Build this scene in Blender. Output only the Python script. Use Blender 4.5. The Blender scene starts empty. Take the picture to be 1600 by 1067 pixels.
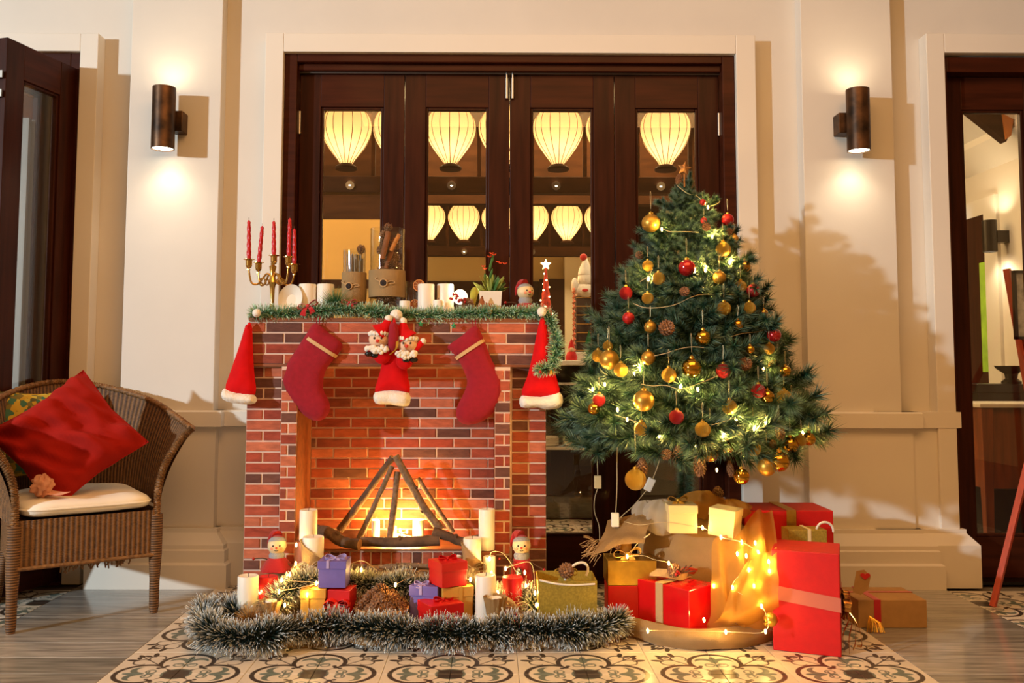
import bpy, math, random
import numpy as np
from mathutils import Matrix, Vector, noise as mnoise
R = math.radians
PI = math.pi
SC = bpy.context.scene
COL = SC.collection
random.seed(7)
rng = np.random.default_rng(7)

# ------------------------------------------------------------------ camera
F_PX, H_CAM = 1400.0, 0.885            # focal length in pixels of the 1600 px frame, eye height
def _cam_basis(pitch, yaw, roll):
    p, y, r = R(pitch), R(yaw), R(roll)
    Fw = np.array([math.sin(y)*math.cos(p), math.cos(y)*math.cos(p), math.sin(p)])
    Rt = np.array([math.cos(y), -math.sin(y), 0.0])
    Up = np.cross(Rt, Fw)
    return Rt*math.cos(r)+Up*math.sin(r), Up*math.cos(r)-Rt*math.sin(r), Fw
RT, UP, FW = _cam_basis(4.0, 0.35, 0.15)
_d = np.array([0.0, 1.0, 0.0])
CX = 768.5 - F_PX*(_d@RT)/(_d@FW)
CY = 579.0 + F_PX*(_d@UP)/(_d@FW)
cam_data = bpy.data.cameras.new('camera')
cam = bpy.data.objects.new('camera', cam_data); COL.objects.link(cam)
cam_data.sensor_width = 36.0
cam_data.lens = 36.0*F_PX/1600.0
cam_data.shift_x = (800.0-CX)/1600.0
cam_data.shift_y = (CY-533.5)/1600.0
cam_data.clip_start = 0.05
cam.matrix_world = Matrix(((RT[0], UP[0], -FW[0], 0), (RT[1], UP[1], -FW[1], 0), (RT[2], UP[2], -FW[2], H_CAM), (0, 0, 0, 1)))
SC.camera = cam

def P(px, py, Y):
    """point of the photograph carried to the depth Y (metres from the camera)"""
    d = FW*F_PX + RT*(px-CX) - UP*(py-CY)
    return Vector((d[0]*Y/d[1], Y, H_CAM + d[2]*Y/d[1]))
def PZ(px, py, z=0.0):
    """point of the photograph carried to the height z"""
    d = FW*F_PX + RT*(px-CX) - UP*(py-CY)
    t = (z-H_CAM)/d[2]
    return Vector((d[0]*t, d[1]*t, z))
def XX(px, Y, py=579): return P(px, py, Y).x
def ZZ(py, Y, px=768): return P(px, py, Y).z

# ------------------------------------------------------------------ light, exposure
SC.view_settings.view_transform = 'Standard'
SC.view_settings.look = 'None'
SC.view_settings.exposure = 0.22
SC.view_settings.gamma = 1.0
SC.view_settings.use_curve_mapping = False
SC.cycles.max_bounces = 8
SC.cycles.diffuse_bounces = 3
SC.cycles.glossy_bounces = 3
SC.cycles.transmission_bounces = 5
SC.cycles.transparent_max_bounces = 10
SC.cycles.caustics_reflective = False
SC.cycles.caustics_refractive = False
SC.cycles.sample_clamp_indirect = 4.0

wd = bpy.data.worlds.new('night'); SC.world = wd; wd.use_nodes = True
wd.node_tree.nodes['Background'].inputs[0].default_value = (1.0, 0.47, 0.14, 1)
wd.node_tree.nodes['Background'].inputs[1].default_value = 0.29

def light(name, kind, loc, energy, col, size=0.1, target=None, **kw):
    d = bpy.data.lights.new(name, kind); d.energy = energy; d.color = col
    if kind == 'AREA':
        d.shape = 'RECTANGLE'; d.size = size; d.size_y = kw.get('size_y', size)
    else:
        d.shadow_soft_size = size
    if kind == 'SPOT':
        d.spot_size = R(kw.get('angle', 90)); d.spot_blend = kw.get('blend', 0.8)
    o = bpy.data.objects.new(name, d); COL.objects.link(o); o.location = loc
    if target is not None:
        o.rotation_euler = (Vector(target)-Vector(loc)).to_track_quat('-Z', 'Y').to_euler()
    return o
light('flash', 'POINT', (-6.9, -2.3, 2.35), 1850, (0.80, 0.93, 1.0), 0.12)
light('veranda_ceiling_light', 'AREA', (0.4, 1.2, 3.1), 72, (1.0, 0.50, 0.17), 3.0, (0.4, 1.6, 0), size_y=2.0)
light('hall_ceiling_light', 'AREA', (-0.5, 6.6, 2.75), 260, (1.0, 0.66, 0.27), 4.0, (-0.5, 6.6, 0), size_y=1.6)
light('hall_left_fill', 'AREA', (-3.2, 5.0, 2.8), 110, (1.0, 0.60, 0.22), 1.0, (-3.2, 5.2, 0), size_y=1.0)  # unseen lamp, added to turn the view through the left leaf golden
light('counter_fill_spot', 'SPOT', (0.55, 4.55, 2.7), 55, (1.0, 0.80, 0.52), 0.05, (0.5, 5.35, 1.1), angle=40)  # unseen spot, added to brighten the figures on the counter
light('side_room_light', 'AREA', (2.3, 5.2, 2.6), 22, (1.0, 0.72, 0.40), 1.0, (2.6, 5.6, 0), size_y=1.4)

# ------------------------------------------------------------------ materials
def S(r, g, b):
    f = lambda c: (c/12.92 if c <= 0.04045 else ((c+0.055)/1.055)**2.4)
    return (f(r/255), f(g/255), f(b/255))
def new_mat(name):
    m = bpy.data.materials.new(name); m.use_nodes = True
    nt = m.node_tree; nt.nodes.clear()
    out = nt.nodes.new('ShaderNodeOutputMaterial')
    return m, nt, out
def M(name, col, rough=0.5, metal=0.0, var=0.0, vscale=6.0, stretch=(1, 1, 1), bump=0.0, bscale=40.0, sheen=0.0,
      coat=0.0, sss=0.0, emit=0.0, ecol=None, spec=0.5, col2=None, trans=0.0):
    m, nt, out = new_mat(name)
    b = nt.nodes.new('ShaderNodeBsdfPrincipled')
    b.inputs['Roughness'].default_value = rough
    b.inputs['Metallic'].default_value = metal
    b.inputs['Specular IOR Level'].default_value = spec
    b.inputs['Sheen Weight'].default_value = sheen
    b.inputs['Coat Weight'].default_value = coat
    b.inputs['Coat Roughness'].default_value = 0.1
    if sss:
        b.inputs['Subsurface Weight'].default_value = sss
        b.inputs['Subsurface Radius'].default_value = (1.0, 0.6, 0.3)
        b.inputs['Subsurface Scale'].default_value = 0.02
    if emit:
        b.inputs['Emission Color'].default_value = (*(ecol or col), 1)
        b.inputs['Emission Strength'].default_value = emit
    b.inputs['Base Color'].default_value = (*col, 1)
    tc = mp = None
    if var or bump:
        tc = nt.nodes.new('ShaderNodeTexCoord'); mp = nt.nodes.new('ShaderNodeMapping')
        mp.inputs['Scale'].default_value = stretch
        nt.links.new(tc.outputs['Object'], mp.inputs[0])
    if var:
        n = nt.nodes.new('ShaderNodeTexNoise'); n.inputs['Scale'].default_value = vscale; n.inputs['Detail'].default_value = 5
        nt.links.new(mp.outputs[0], n.inputs['Vector'])
        cr = nt.nodes.new('ShaderNodeValToRGB')
        c2 = col2 or tuple(min(1, c*(1+var)) for c in col)
        c1 = tuple(c*(1-var) for c in col)
        cr.color_ramp.elements[0].color = (*c1, 1); cr.color_ramp.elements[0].position = 0.32
        cr.color_ramp.elements[1].color = (*c2, 1); cr.color_ramp.elements[1].position = 0.68
        nt.links.new(n.outputs['Fac'], cr.inputs[0]); nt.links.new(cr.outputs[0], b.inputs['Base Color'])
    if bump:
        n2 = nt.nodes.new('ShaderNodeTexNoise'); n2.inputs['Scale'].default_value = bscale; n2.inputs['Detail'].default_value = 3
        nt.links.new(mp.outputs[0], n2.inputs['Vector'])
        bp = nt.nodes.new('ShaderNodeBump'); bp.inputs['Strength'].default_value = bump; bp.inputs['Distance'].default_value = 0.004
        nt.links.new(n2.outputs['Fac'], bp.inputs['Height']); nt.links.new(bp.outputs[0], b.inputs['Normal'])
    last = b.outputs[0]
    if trans:
        tr = nt.nodes.new('ShaderNodeBsdfTransparent'); mx = nt.nodes.new('ShaderNodeMixShader'); mx.inputs[0].default_value = trans
        nt.links.new(last, mx.inputs[1]); nt.links.new(tr.outputs[0], mx.inputs[2]); last = mx.outputs[0]
    nt.links.new(last, out.inputs[0])
    return m
def glass_mat(name, tint=(1, 1, 1), rough=0.0, ior=1.45, base=0.02):
    m, nt, out = new_mat(name)
    tr = nt.nodes.new('ShaderNodeBsdfTransparent'); tr.inputs[0].default_value = (*tint, 1)
    gl = nt.nodes.new('ShaderNodeBsdfGlossy'); gl.inputs['Roughness'].default_value = rough
    lw = nt.nodes.new('ShaderNodeLayerWeight'); lw.inputs[0].default_value = 0.5; E.nt = nt
    fr = E.op('MULTIPLY_ADD', E.op('POWER', E(lw.outputs['Facing']), 3.0), 0.75, 0.05).k      # Schlick reflectance
    mx = nt.nodes.new('ShaderNodeMixShader')
    nt.links.new(fr, mx.inputs[0]); nt.links.new(tr.outputs[0], mx.inputs[1]); nt.links.new(gl.outputs[0], mx.inputs[2])
    nt.links.new(mx.outputs[0], out.inputs[0])
    return m
def cloth_mat(name, col, trans_w=0.4, alpha=1.0, weave=0.0, wscale=300.0, col2=None):
    """thin cloth: diffuse + translucent, optionally see-through (tulle, organza)"""
    m, nt, out = new_mat(name)
    df = nt.nodes.new('ShaderNodeBsdfDiffuse'); tl = nt.nodes.new('ShaderNodeBsdfTranslucent'); mx = nt.nodes.new('ShaderNodeMixShader')
    mx.inputs[0].default_value = trans_w
    tc = nt.nodes.new('ShaderNodeTexCoord'); n = nt.nodes.new('ShaderNodeTexNoise'); n.inputs['Scale'].default_value = 18; n.inputs['Detail'].default_value = 6
    cr = nt.nodes.new('ShaderNodeValToRGB')
    cr.color_ramp.elements[0].color = (*[c*0.78 for c in col], 1); cr.color_ramp.elements[1].color = (*(col2 or [min(1, c*1.15) for c in col]), 1)
    nt.links.new(tc.outputs['Object'], n.inputs['Vector']); nt.links.new(n.outputs['Fac'], cr.inputs[0])
    for s in (df, tl): nt.links.new(cr.outputs[0], s.inputs['Color'])
    if weave:
        w1 = nt.nodes.new('ShaderNodeTexNoise'); w1.inputs['Scale'].default_value = wscale
        bp = nt.nodes.new('ShaderNodeBump'); bp.inputs['Strength'].default_value = weave; bp.inputs['Distance'].default_value = 0.003
        nt.links.new(tc.outputs['Object'], w1.inputs['Vector']); nt.links.new(w1.outputs['Fac'], bp.inputs['Height']); nt.links.new(bp.outputs[0], df.inputs['Normal'])
    nt.links.new(df.outputs[0], mx.inputs[1]); nt.links.new(tl.outputs[0], mx.inputs[2]); last = mx.outputs[0]
    if alpha < 1:
        tr = nt.nodes.new('ShaderNodeBsdfTransparent'); m2 = nt.nodes.new('ShaderNodeMixShader'); m2.inputs[0].default_value = alpha
        nt.links.new(tr.outputs[0], m2.inputs[1]); nt.links.new(last, m2.inputs[2]); last = m2.outputs[0]
    nt.links.new(last, out.inputs[0])
    return m
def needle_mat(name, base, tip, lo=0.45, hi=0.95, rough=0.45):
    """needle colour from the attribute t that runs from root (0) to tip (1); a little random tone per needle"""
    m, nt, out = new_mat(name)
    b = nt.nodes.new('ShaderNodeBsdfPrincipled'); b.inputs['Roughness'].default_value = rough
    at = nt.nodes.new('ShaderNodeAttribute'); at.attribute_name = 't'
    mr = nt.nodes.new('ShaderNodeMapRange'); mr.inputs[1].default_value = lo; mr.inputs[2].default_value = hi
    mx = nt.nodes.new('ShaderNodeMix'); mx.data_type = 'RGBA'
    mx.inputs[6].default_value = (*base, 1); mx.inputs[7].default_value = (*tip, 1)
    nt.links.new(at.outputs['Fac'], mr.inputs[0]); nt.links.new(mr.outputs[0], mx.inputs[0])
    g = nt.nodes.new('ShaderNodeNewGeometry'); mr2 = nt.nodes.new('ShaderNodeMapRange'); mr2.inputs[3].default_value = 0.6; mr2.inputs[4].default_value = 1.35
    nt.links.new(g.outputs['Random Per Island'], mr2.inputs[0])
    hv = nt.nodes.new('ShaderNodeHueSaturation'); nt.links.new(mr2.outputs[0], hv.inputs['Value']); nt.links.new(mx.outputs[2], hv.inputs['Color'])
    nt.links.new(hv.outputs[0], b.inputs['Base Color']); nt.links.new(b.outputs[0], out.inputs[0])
    return m

class E:                                  # small node-expression helper: arithmetic on shader values
    nt = None
    def __init__(s, k): s.k = k
    @staticmethod
    def op(o, *a, clamp=False):
        n = E.nt.nodes.new('ShaderNodeMath'); n.operation = o; n.use_clamp = clamp
        for i, v in enumerate(a):
            if isinstance(v, E): E.nt.links.new(v.k, n.inputs[i])
            else: n.inputs[i].default_value = v
        return E(n.outputs[0])
    def __add__(s, o): return E.op('ADD', s, o)
    def __radd__(s, o): return E.op('ADD', s, o)
    def __sub__(s, o): return E.op('SUBTRACT', s, o)
    def __rsub__(s, o): return E.op('SUBTRACT', o, s)
    def __mul__(s, o): return E.op('MULTIPLY', s, o)
    def __rmul__(s, o): return E.op('MULTIPLY', s, o)
    def abs(s): return E.op('ABSOLUTE', s)
def emax(a, b): return E.op('MAXIMUM', a, b)
def emin(a, b): return E.op('MINIMUM', a, b)
def disc(a, b, ca, cb, r, sa=1.0, sb=1.0, rot=0.0):
    x, y = a-ca, b-cb
    if rot:
        c, s = math.cos(rot), math.sin(rot); x, y = x*c+y*s, y*c-x*s
    x, y = x*(1/sa), y*(1/sb)
    return E.op('SQRT', x*x+y*y)-r
def mask(d, w=0.014): return E.op('MULTIPLY_ADD', d, -1.0/w, 0.5, clamp=True)

def mosaic_mat(name, x0, y0):
    """cement tile: quatrefoil, fleur-de-lis and corner sprigs printed over 2 x 2 tiles of 0.2 m"""
    m, nt, out = new_mat(name); E.nt = nt
    g = nt.nodes.new('ShaderNodeNewGeometry'); sp = nt.nodes.new('ShaderNodeSeparateXYZ'); nt.links.new(g.outputs['Position'], sp.inputs[0])
    fx = E.op('FRACT', (E(sp.outputs[0])-(x0-0.2))*2.5); fy = E.op('FRACT', (E(sp.outputs[1])-(y0-0.2))*2.5)
    u, v = (fx*2-1).abs(), (fy*2-1).abs()
    a, b = emax(u, v), emin(u, v)
    ring = mask(disc(a, b, .5, 0, .385).abs()-.036)
    dk = mask(disc(a, b, 0, 0, .19))
    rim = mask(disc(a, b, 0, 0, .225))
    tre = emin(disc(a, b, .285, .285, .045), disc(a, b, .345, .25, .035))
    fl = disc(a, b, .63, 0, .16, 1, .34)                                           # middle petal
    cres = emax(disc(a, b, .585, .155, .135), -1*disc(a, b, .50, .175, .125))      # side petals
    band = emax((a-.425).abs()-.016, b-.13); stem = emax((a-.38).abs()-.06, b-.022)
    curl = emax(disc(a, b, .40, .10, .07).abs()-.014, -1*(b-.02))
    green = emin(emin(emin(fl, cres), emin(band, stem)), curl)
    s1 = emax(emax((a-b).abs()-.016, .39-a), a-.80)                                # diagonal sprig
    s2 = emax(disc(a, b, .70, .52, .12).abs()-.013, .62-a)
    lf = emin(disc(a, b, .86, .60, .10, 1, .42, 0.2), disc(a, b, .80, .80, .075, 1, .5, PI/4))
    lf2 = disc(a, b, .80, .70, .07, 1, .5, 1.2)
    spr = emin(emin(s1, s2), emin(lf, lf2))
    brown = emax(emax(ring, dk), emax(mask(tre), mask(spr)))
    gr = emax(mask(green), rim)
    n = nt.nodes.new('ShaderNodeTexNoise'); n.inputs['Scale'].default_value = 9; n.inputs['Detail'].default_value = 6
    nt.links.new(g.outputs['Position'], n.inputs['Vector'])
    def mix(f, c1, c2):
        x = nt.nodes.new('ShaderNodeMix'); x.data_type = 'RGBA'
        for k, c in ((0, f), (6, c1), (7, c2)):
            if isinstance(c, tuple): x.inputs[k].default_value = (*c, 1)
            else: nt.links.new(c, x.inputs[k])
        return x.outputs[2]
    cream = mix(n.outputs['Fac'], S(208, 196, 176), S(232, 222, 204))
    c = mix(gr.k, cream, S(104, 116, 106)); c = mix(brown.k, c, S(66, 56, 48))
    bs = nt.nodes.new('ShaderNodeBsdfPrincipled'); bs.inputs['Roughness'].default_value = 0.32
    nt.links.new(c, bs.inputs['Base Color']); nt.links.new(bs.outputs[0], out.inputs[0])
    return m

def ramp_random_mat(name, cols, rough=0.8, stretch=(1, 1, 1), bump=0.4, bscale=60, amt=0.25, vscale=14, coat=0.0, spec=0.3):
    """one tone per object out of cols, plus streaky noise"""
    m, nt, out = new_mat(name)
    oi = nt.nodes.new('ShaderNodeObjectInfo'); cr = nt.nodes.new('ShaderNodeValToRGB'); cr.color_ramp.interpolation = 'CONSTANT'
    el = cr.color_ramp.elements
    while len(el) < len(cols): el.new(0.5)
    for i, c in enumerate(cols):
        el[i].position = i/len(cols); el[i].color = (*c, 1)
    nt.links.new(oi.outputs['Random'], cr.inputs[0])
    tc = nt.nodes.new('ShaderNodeTexCoord'); mp = nt.nodes.new('ShaderNodeMapping'); mp.inputs['Scale'].default_value = stretch
    ad = nt.nodes.new('ShaderNodeVectorMath'); ad.operation = 'ADD'
    sc = nt.nodes.new('ShaderNodeMath'); sc.operation = 'MULTIPLY'; sc.inputs[1].default_value = 37.0
    nt.links.new(oi.outputs['Random'], sc.inputs[0]); nt.links.new(tc.outputs['Object'], ad.inputs[0]); nt.links.new(sc.outputs[0], ad.inputs[1])
    nt.links.new(ad.outputs[0], mp.inputs[0])
    n = nt.nodes.new('ShaderNodeTexNoise'); n.inputs['Scale'].default_value = vscale; n.inputs['Detail'].default_value = 6
    nt.links.new(mp.outputs[0], n.inputs['Vector'])
    mr = nt.nodes.new('ShaderNodeMapRange'); mr.inputs[1].default_value = .3; mr.inputs[2].default_value = .7; mr.inputs[3].default_value = 1-amt; mr.inputs[4].default_value = 1+amt
    nt.links.new(n.outputs['Fac'], mr.inputs[0])
    hv = nt.nodes.new('ShaderNodeHueSaturation'); nt.links.new(mr.outputs[0], hv.inputs['Value']); nt.links.new(cr.outputs[0], hv.inputs['Color'])
    b = nt.nodes.new('ShaderNodeBsdfPrincipled'); b.inputs['Roughness'].default_value = rough; b.inputs['Coat Weight'].default_value = coat
    b.inputs['Specular IOR Level'].default_value = spec
    nt.links.new(hv.outputs[0], b.inputs['Base Color'])
    if bump:
        n2 = nt.nodes.new('ShaderNodeTexNoise'); n2.inputs['Scale'].default_value = bscale
        nt.links.new(mp.outputs[0], n2.inputs['Vector'])
        bp = nt.nodes.new('ShaderNodeBump'); bp.inputs['Strength'].default_value = bump; bp.inputs['Distance'].default_value = 0.003
        nt.links.new(n2.outputs['Fac'], bp.inputs['Height']); nt.links.new(bp.outputs[0], b.inputs['Normal'])
    nt.links.new(b.outputs[0], out.inputs[0])
    return m

# ------------------------------------------------------------------ mesh builder and object helpers
WM = {}                                   # world matrix of every thing that parents parts
class MB:
    def __init__(s): s.v = []; s.f = []; s.m = []; s.t = []; s.mi = 0
    def raw(s, vs, fs, ts=None):
        o = len(s.v); s.v.extend([tuple(p) for p in vs]); s.f.extend([tuple(i+o for i in f) for f in fs]); s.m.extend([s.mi]*len(fs))
        s.t.extend(ts if ts is not None else [0.0]*len(vs)); return s
    def box(s, x0, x1, y0, y1, z0, z1):
        return s.raw([(x0, y0, z0), (x1, y0, z0), (x1, y1, z0), (x0, y1, z0), (x0, y0, z1), (x1, y0, z1), (x1, y1, z1), (x0, y1, z1)],
                     [(3, 2, 1, 0), (4, 5, 6, 7), (0, 1, 5, 4), (1, 2, 6, 5), (2, 3, 7, 6), (3, 0, 4, 7)])
    def obox(s, c, ax, ay, az, hx, hy, hz):
        """box from its centre, three axes, half sizes"""
        c = Vector(c); X, Y_, Z = Vector(ax).normalized()*hx, Vector(ay).normalized()*hy, Vector(az).normalized()*hz
        vs = [c+X*i+Y_*j+Z*k for k in (-1, 1) for i, j in ((-1, -1), (1, -1), (1, 1), (-1, 1))]
        return s.raw(vs, [(3, 2, 1, 0), (4, 5, 6, 7), (0, 1, 5, 4), (1, 2, 6, 5), (2, 3, 7, 6), (3, 0, 4, 7)])
    def rbox(s, cx, cy, z0, z1, w, d, ang):
        """upright box turned by ang about its centre (cx, cy)"""
        c, n = math.cos(ang), math.sin(ang)
        return s.obox((cx, cy, (z0+z1)/2), (c, n, 0), (-n, c, 0), (0, 0, 1), w/2, d/2, (z1-z0)/2)
    def tube(s, pts, r, n=8, caps=True, ts=None):
        pts = [Vector(p) for p in pts]; k = len(pts)
        rs = r if hasattr(r, '__len__') else [r]*k
        T = [(pts[min(i+1, k-1)]-pts[max(i-1, 0)]).normalized() for i in range(k)]
        a = Vector((0, 0, 1)) if abs(T[0].z) < 0.9 else Vector((1, 0, 0))
        N = (a-T[0]*a.dot(T[0])).normalized(); vs = []
        for i in range(k):
            N = (N-T[i]*N.dot(T[i]));
            N = N.normalized() if N.length > 1e-6 else T[i].orthogonal().normalized()
            B = T[i].cross(N)
            for j in range(n):
                q = 2*PI*j/n; vs.append(pts[i]+(N*math.cos(q)+B*math.sin(q))*rs[i])
        fs = [(i*n+j, i*n+(j+1) % n, (i+1)*n+(j+1) % n, (i+1)*n+j) for i in range(k-1) for j in range(n)]
        if caps: fs += [tuple(range(n-1, -1, -1)), tuple((k-1)*n+j for j in range(n))]
        return s.raw(vs, fs, [t for t in (ts or [0.0]*k) for _ in range(n)])
    def cyl(s, p0, p1, r0, r1=None, n=16, caps=True): return s.tube([p0, p1], [r0, r0 if r1 is None else r1], n, caps)
    def lathe(s, prof, o=(0, 0, 0), n=24, ax=(0, 0, 1), close=False, wob=None):
        """profile of (radius, height) turned about ax through o"""
        A = Vector(ax).normalized(); U = A.orthogonal().normalized(); V = A.cross(U); o = Vector(o)
        if abs(A.z) > .999: U, V = Vector((1, 0, 0)), Vector((0, 1, 0))*(1 if A.z > 0 else -1)
        k = len(prof)
        vs = [o+A*z+(U*math.cos(2*PI*j/n)+V*math.sin(2*PI*j/n))*(r*(wob(j/n, i/(k-1)) if wob else 1)) for i, (r, z) in enumerate(prof) for j in range(n)]
        fs = [(i*n+j, i*n+(j+1) % n, (i+1)*n+(j+1) % n, (i+1)*n+j) for i in range(k-1) for j in range(n)]
        if close: fs += [tuple(range(n-1, -1, -1)), tuple((k-1)*n+j for j in range(n))]
        return s.raw(vs, fs)
    def sph(s, c, r, nu=16, nv=10, rot=None):
        rx, ry, rz = r if hasattr(r, '__len__') else (r, r, r)
        c = Vector(c); vs = []
        for i in range(1, nv):
            a = PI*i/nv
            for j in range(nu):
                q = 2*PI*j/nu; p = Vector((rx*math.sin(a)*math.cos(q), ry*math.sin(a)*math.sin(q), rz*math.cos(a)))
                vs.append(c+(rot @ p if rot else p))
        t, b = Vector((0, 0, rz)), Vector((0, 0, -rz))
        vs += [c+(rot @ t if rot else t), c+(rot @ b if rot else b)]
        fs = [(i*nu+j, (i+1)*nu+j, (i+1)*nu+(j+1) % nu, i*nu+(j+1) % nu) for i in range(nv-2) for j in range(nu)]
        T, B, L = (nv-1)*nu, (nv-1)*nu+1, (nv-2)*nu
        fs += [(T, j, (j+1) % nu) for j in range(nu)]+[(B, L+(j+1) % nu, L+j) for j in range(nu)]
        return s.raw(vs, fs)
    def grid(s, nx, ny, fn, flip=False, wrap=False):
        vs = [fn(i/nx, j/ny) for j in range(ny+1) for i in range(nx+1)]
        w = nx+1
        fs = [(j*w+i, j*w+i+1, (j+1)*w+i+1, (j+1)*w+i) for j in range(ny) for i in range(nx)]
        if flip: fs = [f[::-1] for f in fs]
        return s.raw(vs, fs)
    def prism(s, pts, y0, y1):
        """outline of (x, z) points extruded from y0 to y1"""
        n = len(pts)
        vs = [(x, y0, z) for x, z in pts]+[(x, y1, z) for x, z in pts]
        return s.raw(vs, [tuple(range(n)), tuple(range(2*n-1, n-1, -1))]+[(i, i+n, (i+1) % n+n, (i+1) % n) for i in range(n)])
    def blades(s, roots, dirs, lens, wid):
        """one thin flat blade per tinsel strand; attribute t runs to 1 at the tip"""
        roots, dirs, lens = np.asarray(roots), np.asarray(dirs), np.asarray(lens)[:, None]
        rnd = rng.normal(size=dirs.shape); sd = np.cross(dirs, rnd); sd /= np.linalg.norm(sd, axis=1)[:, None]+1e-9
        e = roots+dirs*lens; n = len(roots); o = len(s.v)
        vs = np.stack([roots-sd*wid/2, roots+sd*wid/2, e+sd*wid*.42, e-sd*wid*.42], 1).reshape(-1, 3)
        s.v.extend(map(tuple, vs.tolist())); s.f.extend((o+4*i, o+4*i+1, o+4*i+2, o+4*i+3) for i in range(n)); s.m.extend([s.mi]*n)
        s.t.extend([0.0, 0.0, 1.0, 1.0]*n); return s
    def needles(s, roots, dirs, lens, wid):
        """one thin triangle per needle; attribute t runs to 1 at the tip"""
        roots, dirs, lens = np.asarray(roots), np.asarray(dirs), np.asarray(lens)[:, None]
        rnd = rng.normal(size=dirs.shape); sd = np.cross(dirs, rnd); sd /= np.linalg.norm(sd, axis=1)[:, None]+1e-9
        a, b, c = roots-sd*wid/2, roots+sd*wid/2, roots+dirs*lens
        vs = np.stack([a, b, c], 1).reshape(-1, 3); n = len(roots); o = len(s.v)
        s.v.extend(map(tuple, vs.tolist())); s.f.extend((o+3*i, o+3*i+1, o+3*i+2) for i in range(n)); s.m.extend([s.mi]*n)
        s.t.extend([0.0, 0.0, 1.0]*n); return s
    def mesh(s, name, mats, inv=None, smooth=None, attr=False):
        me = bpy.data.meshes.new(name)
        vs = s.v
        if inv is not None: vs = [tuple(inv @ Vector(p)) for p in vs]
        me.from_pydata(vs, [], s.f)
        for m in (mats if isinstance(mats, (list, tuple)) else [mats]): me.materials.append(m)
        if any(s.m): me.polygons.foreach_set('material_index', s.m)
        if attr:
            at = me.attributes.new('t', 'FLOAT', 'POINT'); at.data.foreach_set('value', s.t)
        if smooth is not None:
            me.polygons.foreach_set('use_smooth', [True]*len(s.f))
            me.set_sharp_from_angle(angle=R(smooth))
        me.update()
        return me
    def build(s, name, mats, parent=None, at=None, smooth=None, bevel=0.0, attr=False, kind=None, seg=2):
        inv = None; loc = None
        if parent is not None: inv = WM[parent.name].inverted()
        elif at is not None: inv = Matrix.Translation(-Vector(at)); loc = at
        o = bpy.data.objects.new(name, s.mesh(name, mats, inv, smooth, attr)); COL.objects.link(o)
        if parent is not None:
            o.parent = parent; WM[o.name] = WM[parent.name]
        elif loc is not None: o.location = loc; WM[o.name] = Matrix.Translation(Vector(loc))
        else: WM[o.name] = Matrix.Identity(4)
        if bevel:
            bm = o.modifiers.new('bevel', 'BEVEL'); bm.width = bevel; bm.segments = seg; bm.limit_method = 'ANGLE'; bm.angle_limit = R(40)
        if kind: o['kind'] = kind
        return o
def thing(name, label, cat, loc=(0, 0, 0), rotz=0.0, group=None):
    o = bpy.data.objects.new(name, None); COL.objects.link(o); o.empty_display_size = 0.05
    o.location = loc; o.rotation_euler = (0, 0, rotz); o['label'] = label; o['category'] = cat
    if group: o['group'] = group
    WM[o.name] = Matrix.Translation(Vector(loc)) @ Matrix.Rotation(rotz, 4, 'Z')
    return o
def tag(o, label, cat, group=None):
    o['label'] = label; o['category'] = cat
    if group: o['group'] = group
    return o
def struct(name, mb, mat, bevel=0.0, smooth=None, parent=None):
    o = mb.build(name, mat, parent=parent, bevel=bevel, smooth=smooth)
    if parent is None: o['kind'] = 'structure'
    return o
def piece(name, me, parent, loc, rot=None, scale=None):
    """a piece that shares mesh data, placed in world space under its parent"""
    o = bpy.data.objects.new(name, me); COL.objects.link(o); o.parent = parent
    Mx = Matrix.Translation(Vector(loc))
    if rot is not None: Mx = Mx @ rot.to_4x4()
    if scale is not None: Mx = Mx @ Matrix.Diagonal((*scale, 1))
    o.matrix_local = WM[parent.name].inverted() @ Mx
    return o
def bez(pts, n=24):
    """Catmull-Rom through pts"""
    pts = [Vector(p) for p in pts]; q = [pts[0]*2-pts[1]]+pts+[pts[-1]*2-pts[-2]]; out = []; k = len(pts)-1
    for i in range(k):
        a, b, c, d = q[i:i+4]; m = max(2, n//k)
        for j in range(m):
            t = j/m; out.append(0.5*((2*b)+(c-a)*t+(2*a-5*b+4*c-d)*t*t+(3*b-a-3*c+d)*t**3))
    out.append(pts[-1]); return out
def nz(x, y=0.0, z=0.0): return mnoise.noise(Vector((x, y, z)))
# ------------------------------------------------------------------ shared materials
m_paint = M('cream_paint', S(222, 215, 203), 0.75, var=0.03, vscale=3, bump=0.05, bscale=120)
m_trim = M('white_trim_paint', S(230, 222, 208), 0.6, var=0.02, vscale=3)
m_dark = M('dark_mahogany', S(54, 22, 10), 0.42, spec=.12, var=0.35, vscale=5, stretch=(8, 8, 0.7), bump=0.05, coat=0.05)
m_darkh = M('dark_mahogany_head', S(62, 25, 11), 0.42, spec=.12, var=0.3, vscale=5, stretch=(0.7, 8, 8), coat=0.05)
m_black = M('black_lacquer', S(14, 10, 9), 0.3)
m_brownmid = M('brown_joinery', S(84, 52, 30), 0.5, var=0.25, vscale=5, stretch=(6, 6, 0.6))
m_glass = glass_mat('clear_glass')
m_steel = M('brushed_steel', S(190, 186, 178), 0.3, 1.0)
m_grey = M('grey_reflection_bar', S(120, 118, 110), 0.5, 0.3)
m_bronze = M('aged_bronze', S(58, 42, 30), 0.42, 0.7, var=0.5, vscale=14, col2=S(104, 72, 46))
m_grout = M('grout', S(120, 110, 98), 0.9)

YW, YC, YD = 3.845, 3.775, 3.865          # wall face, casing face, door leaf face
ZTOP = 3.3
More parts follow.
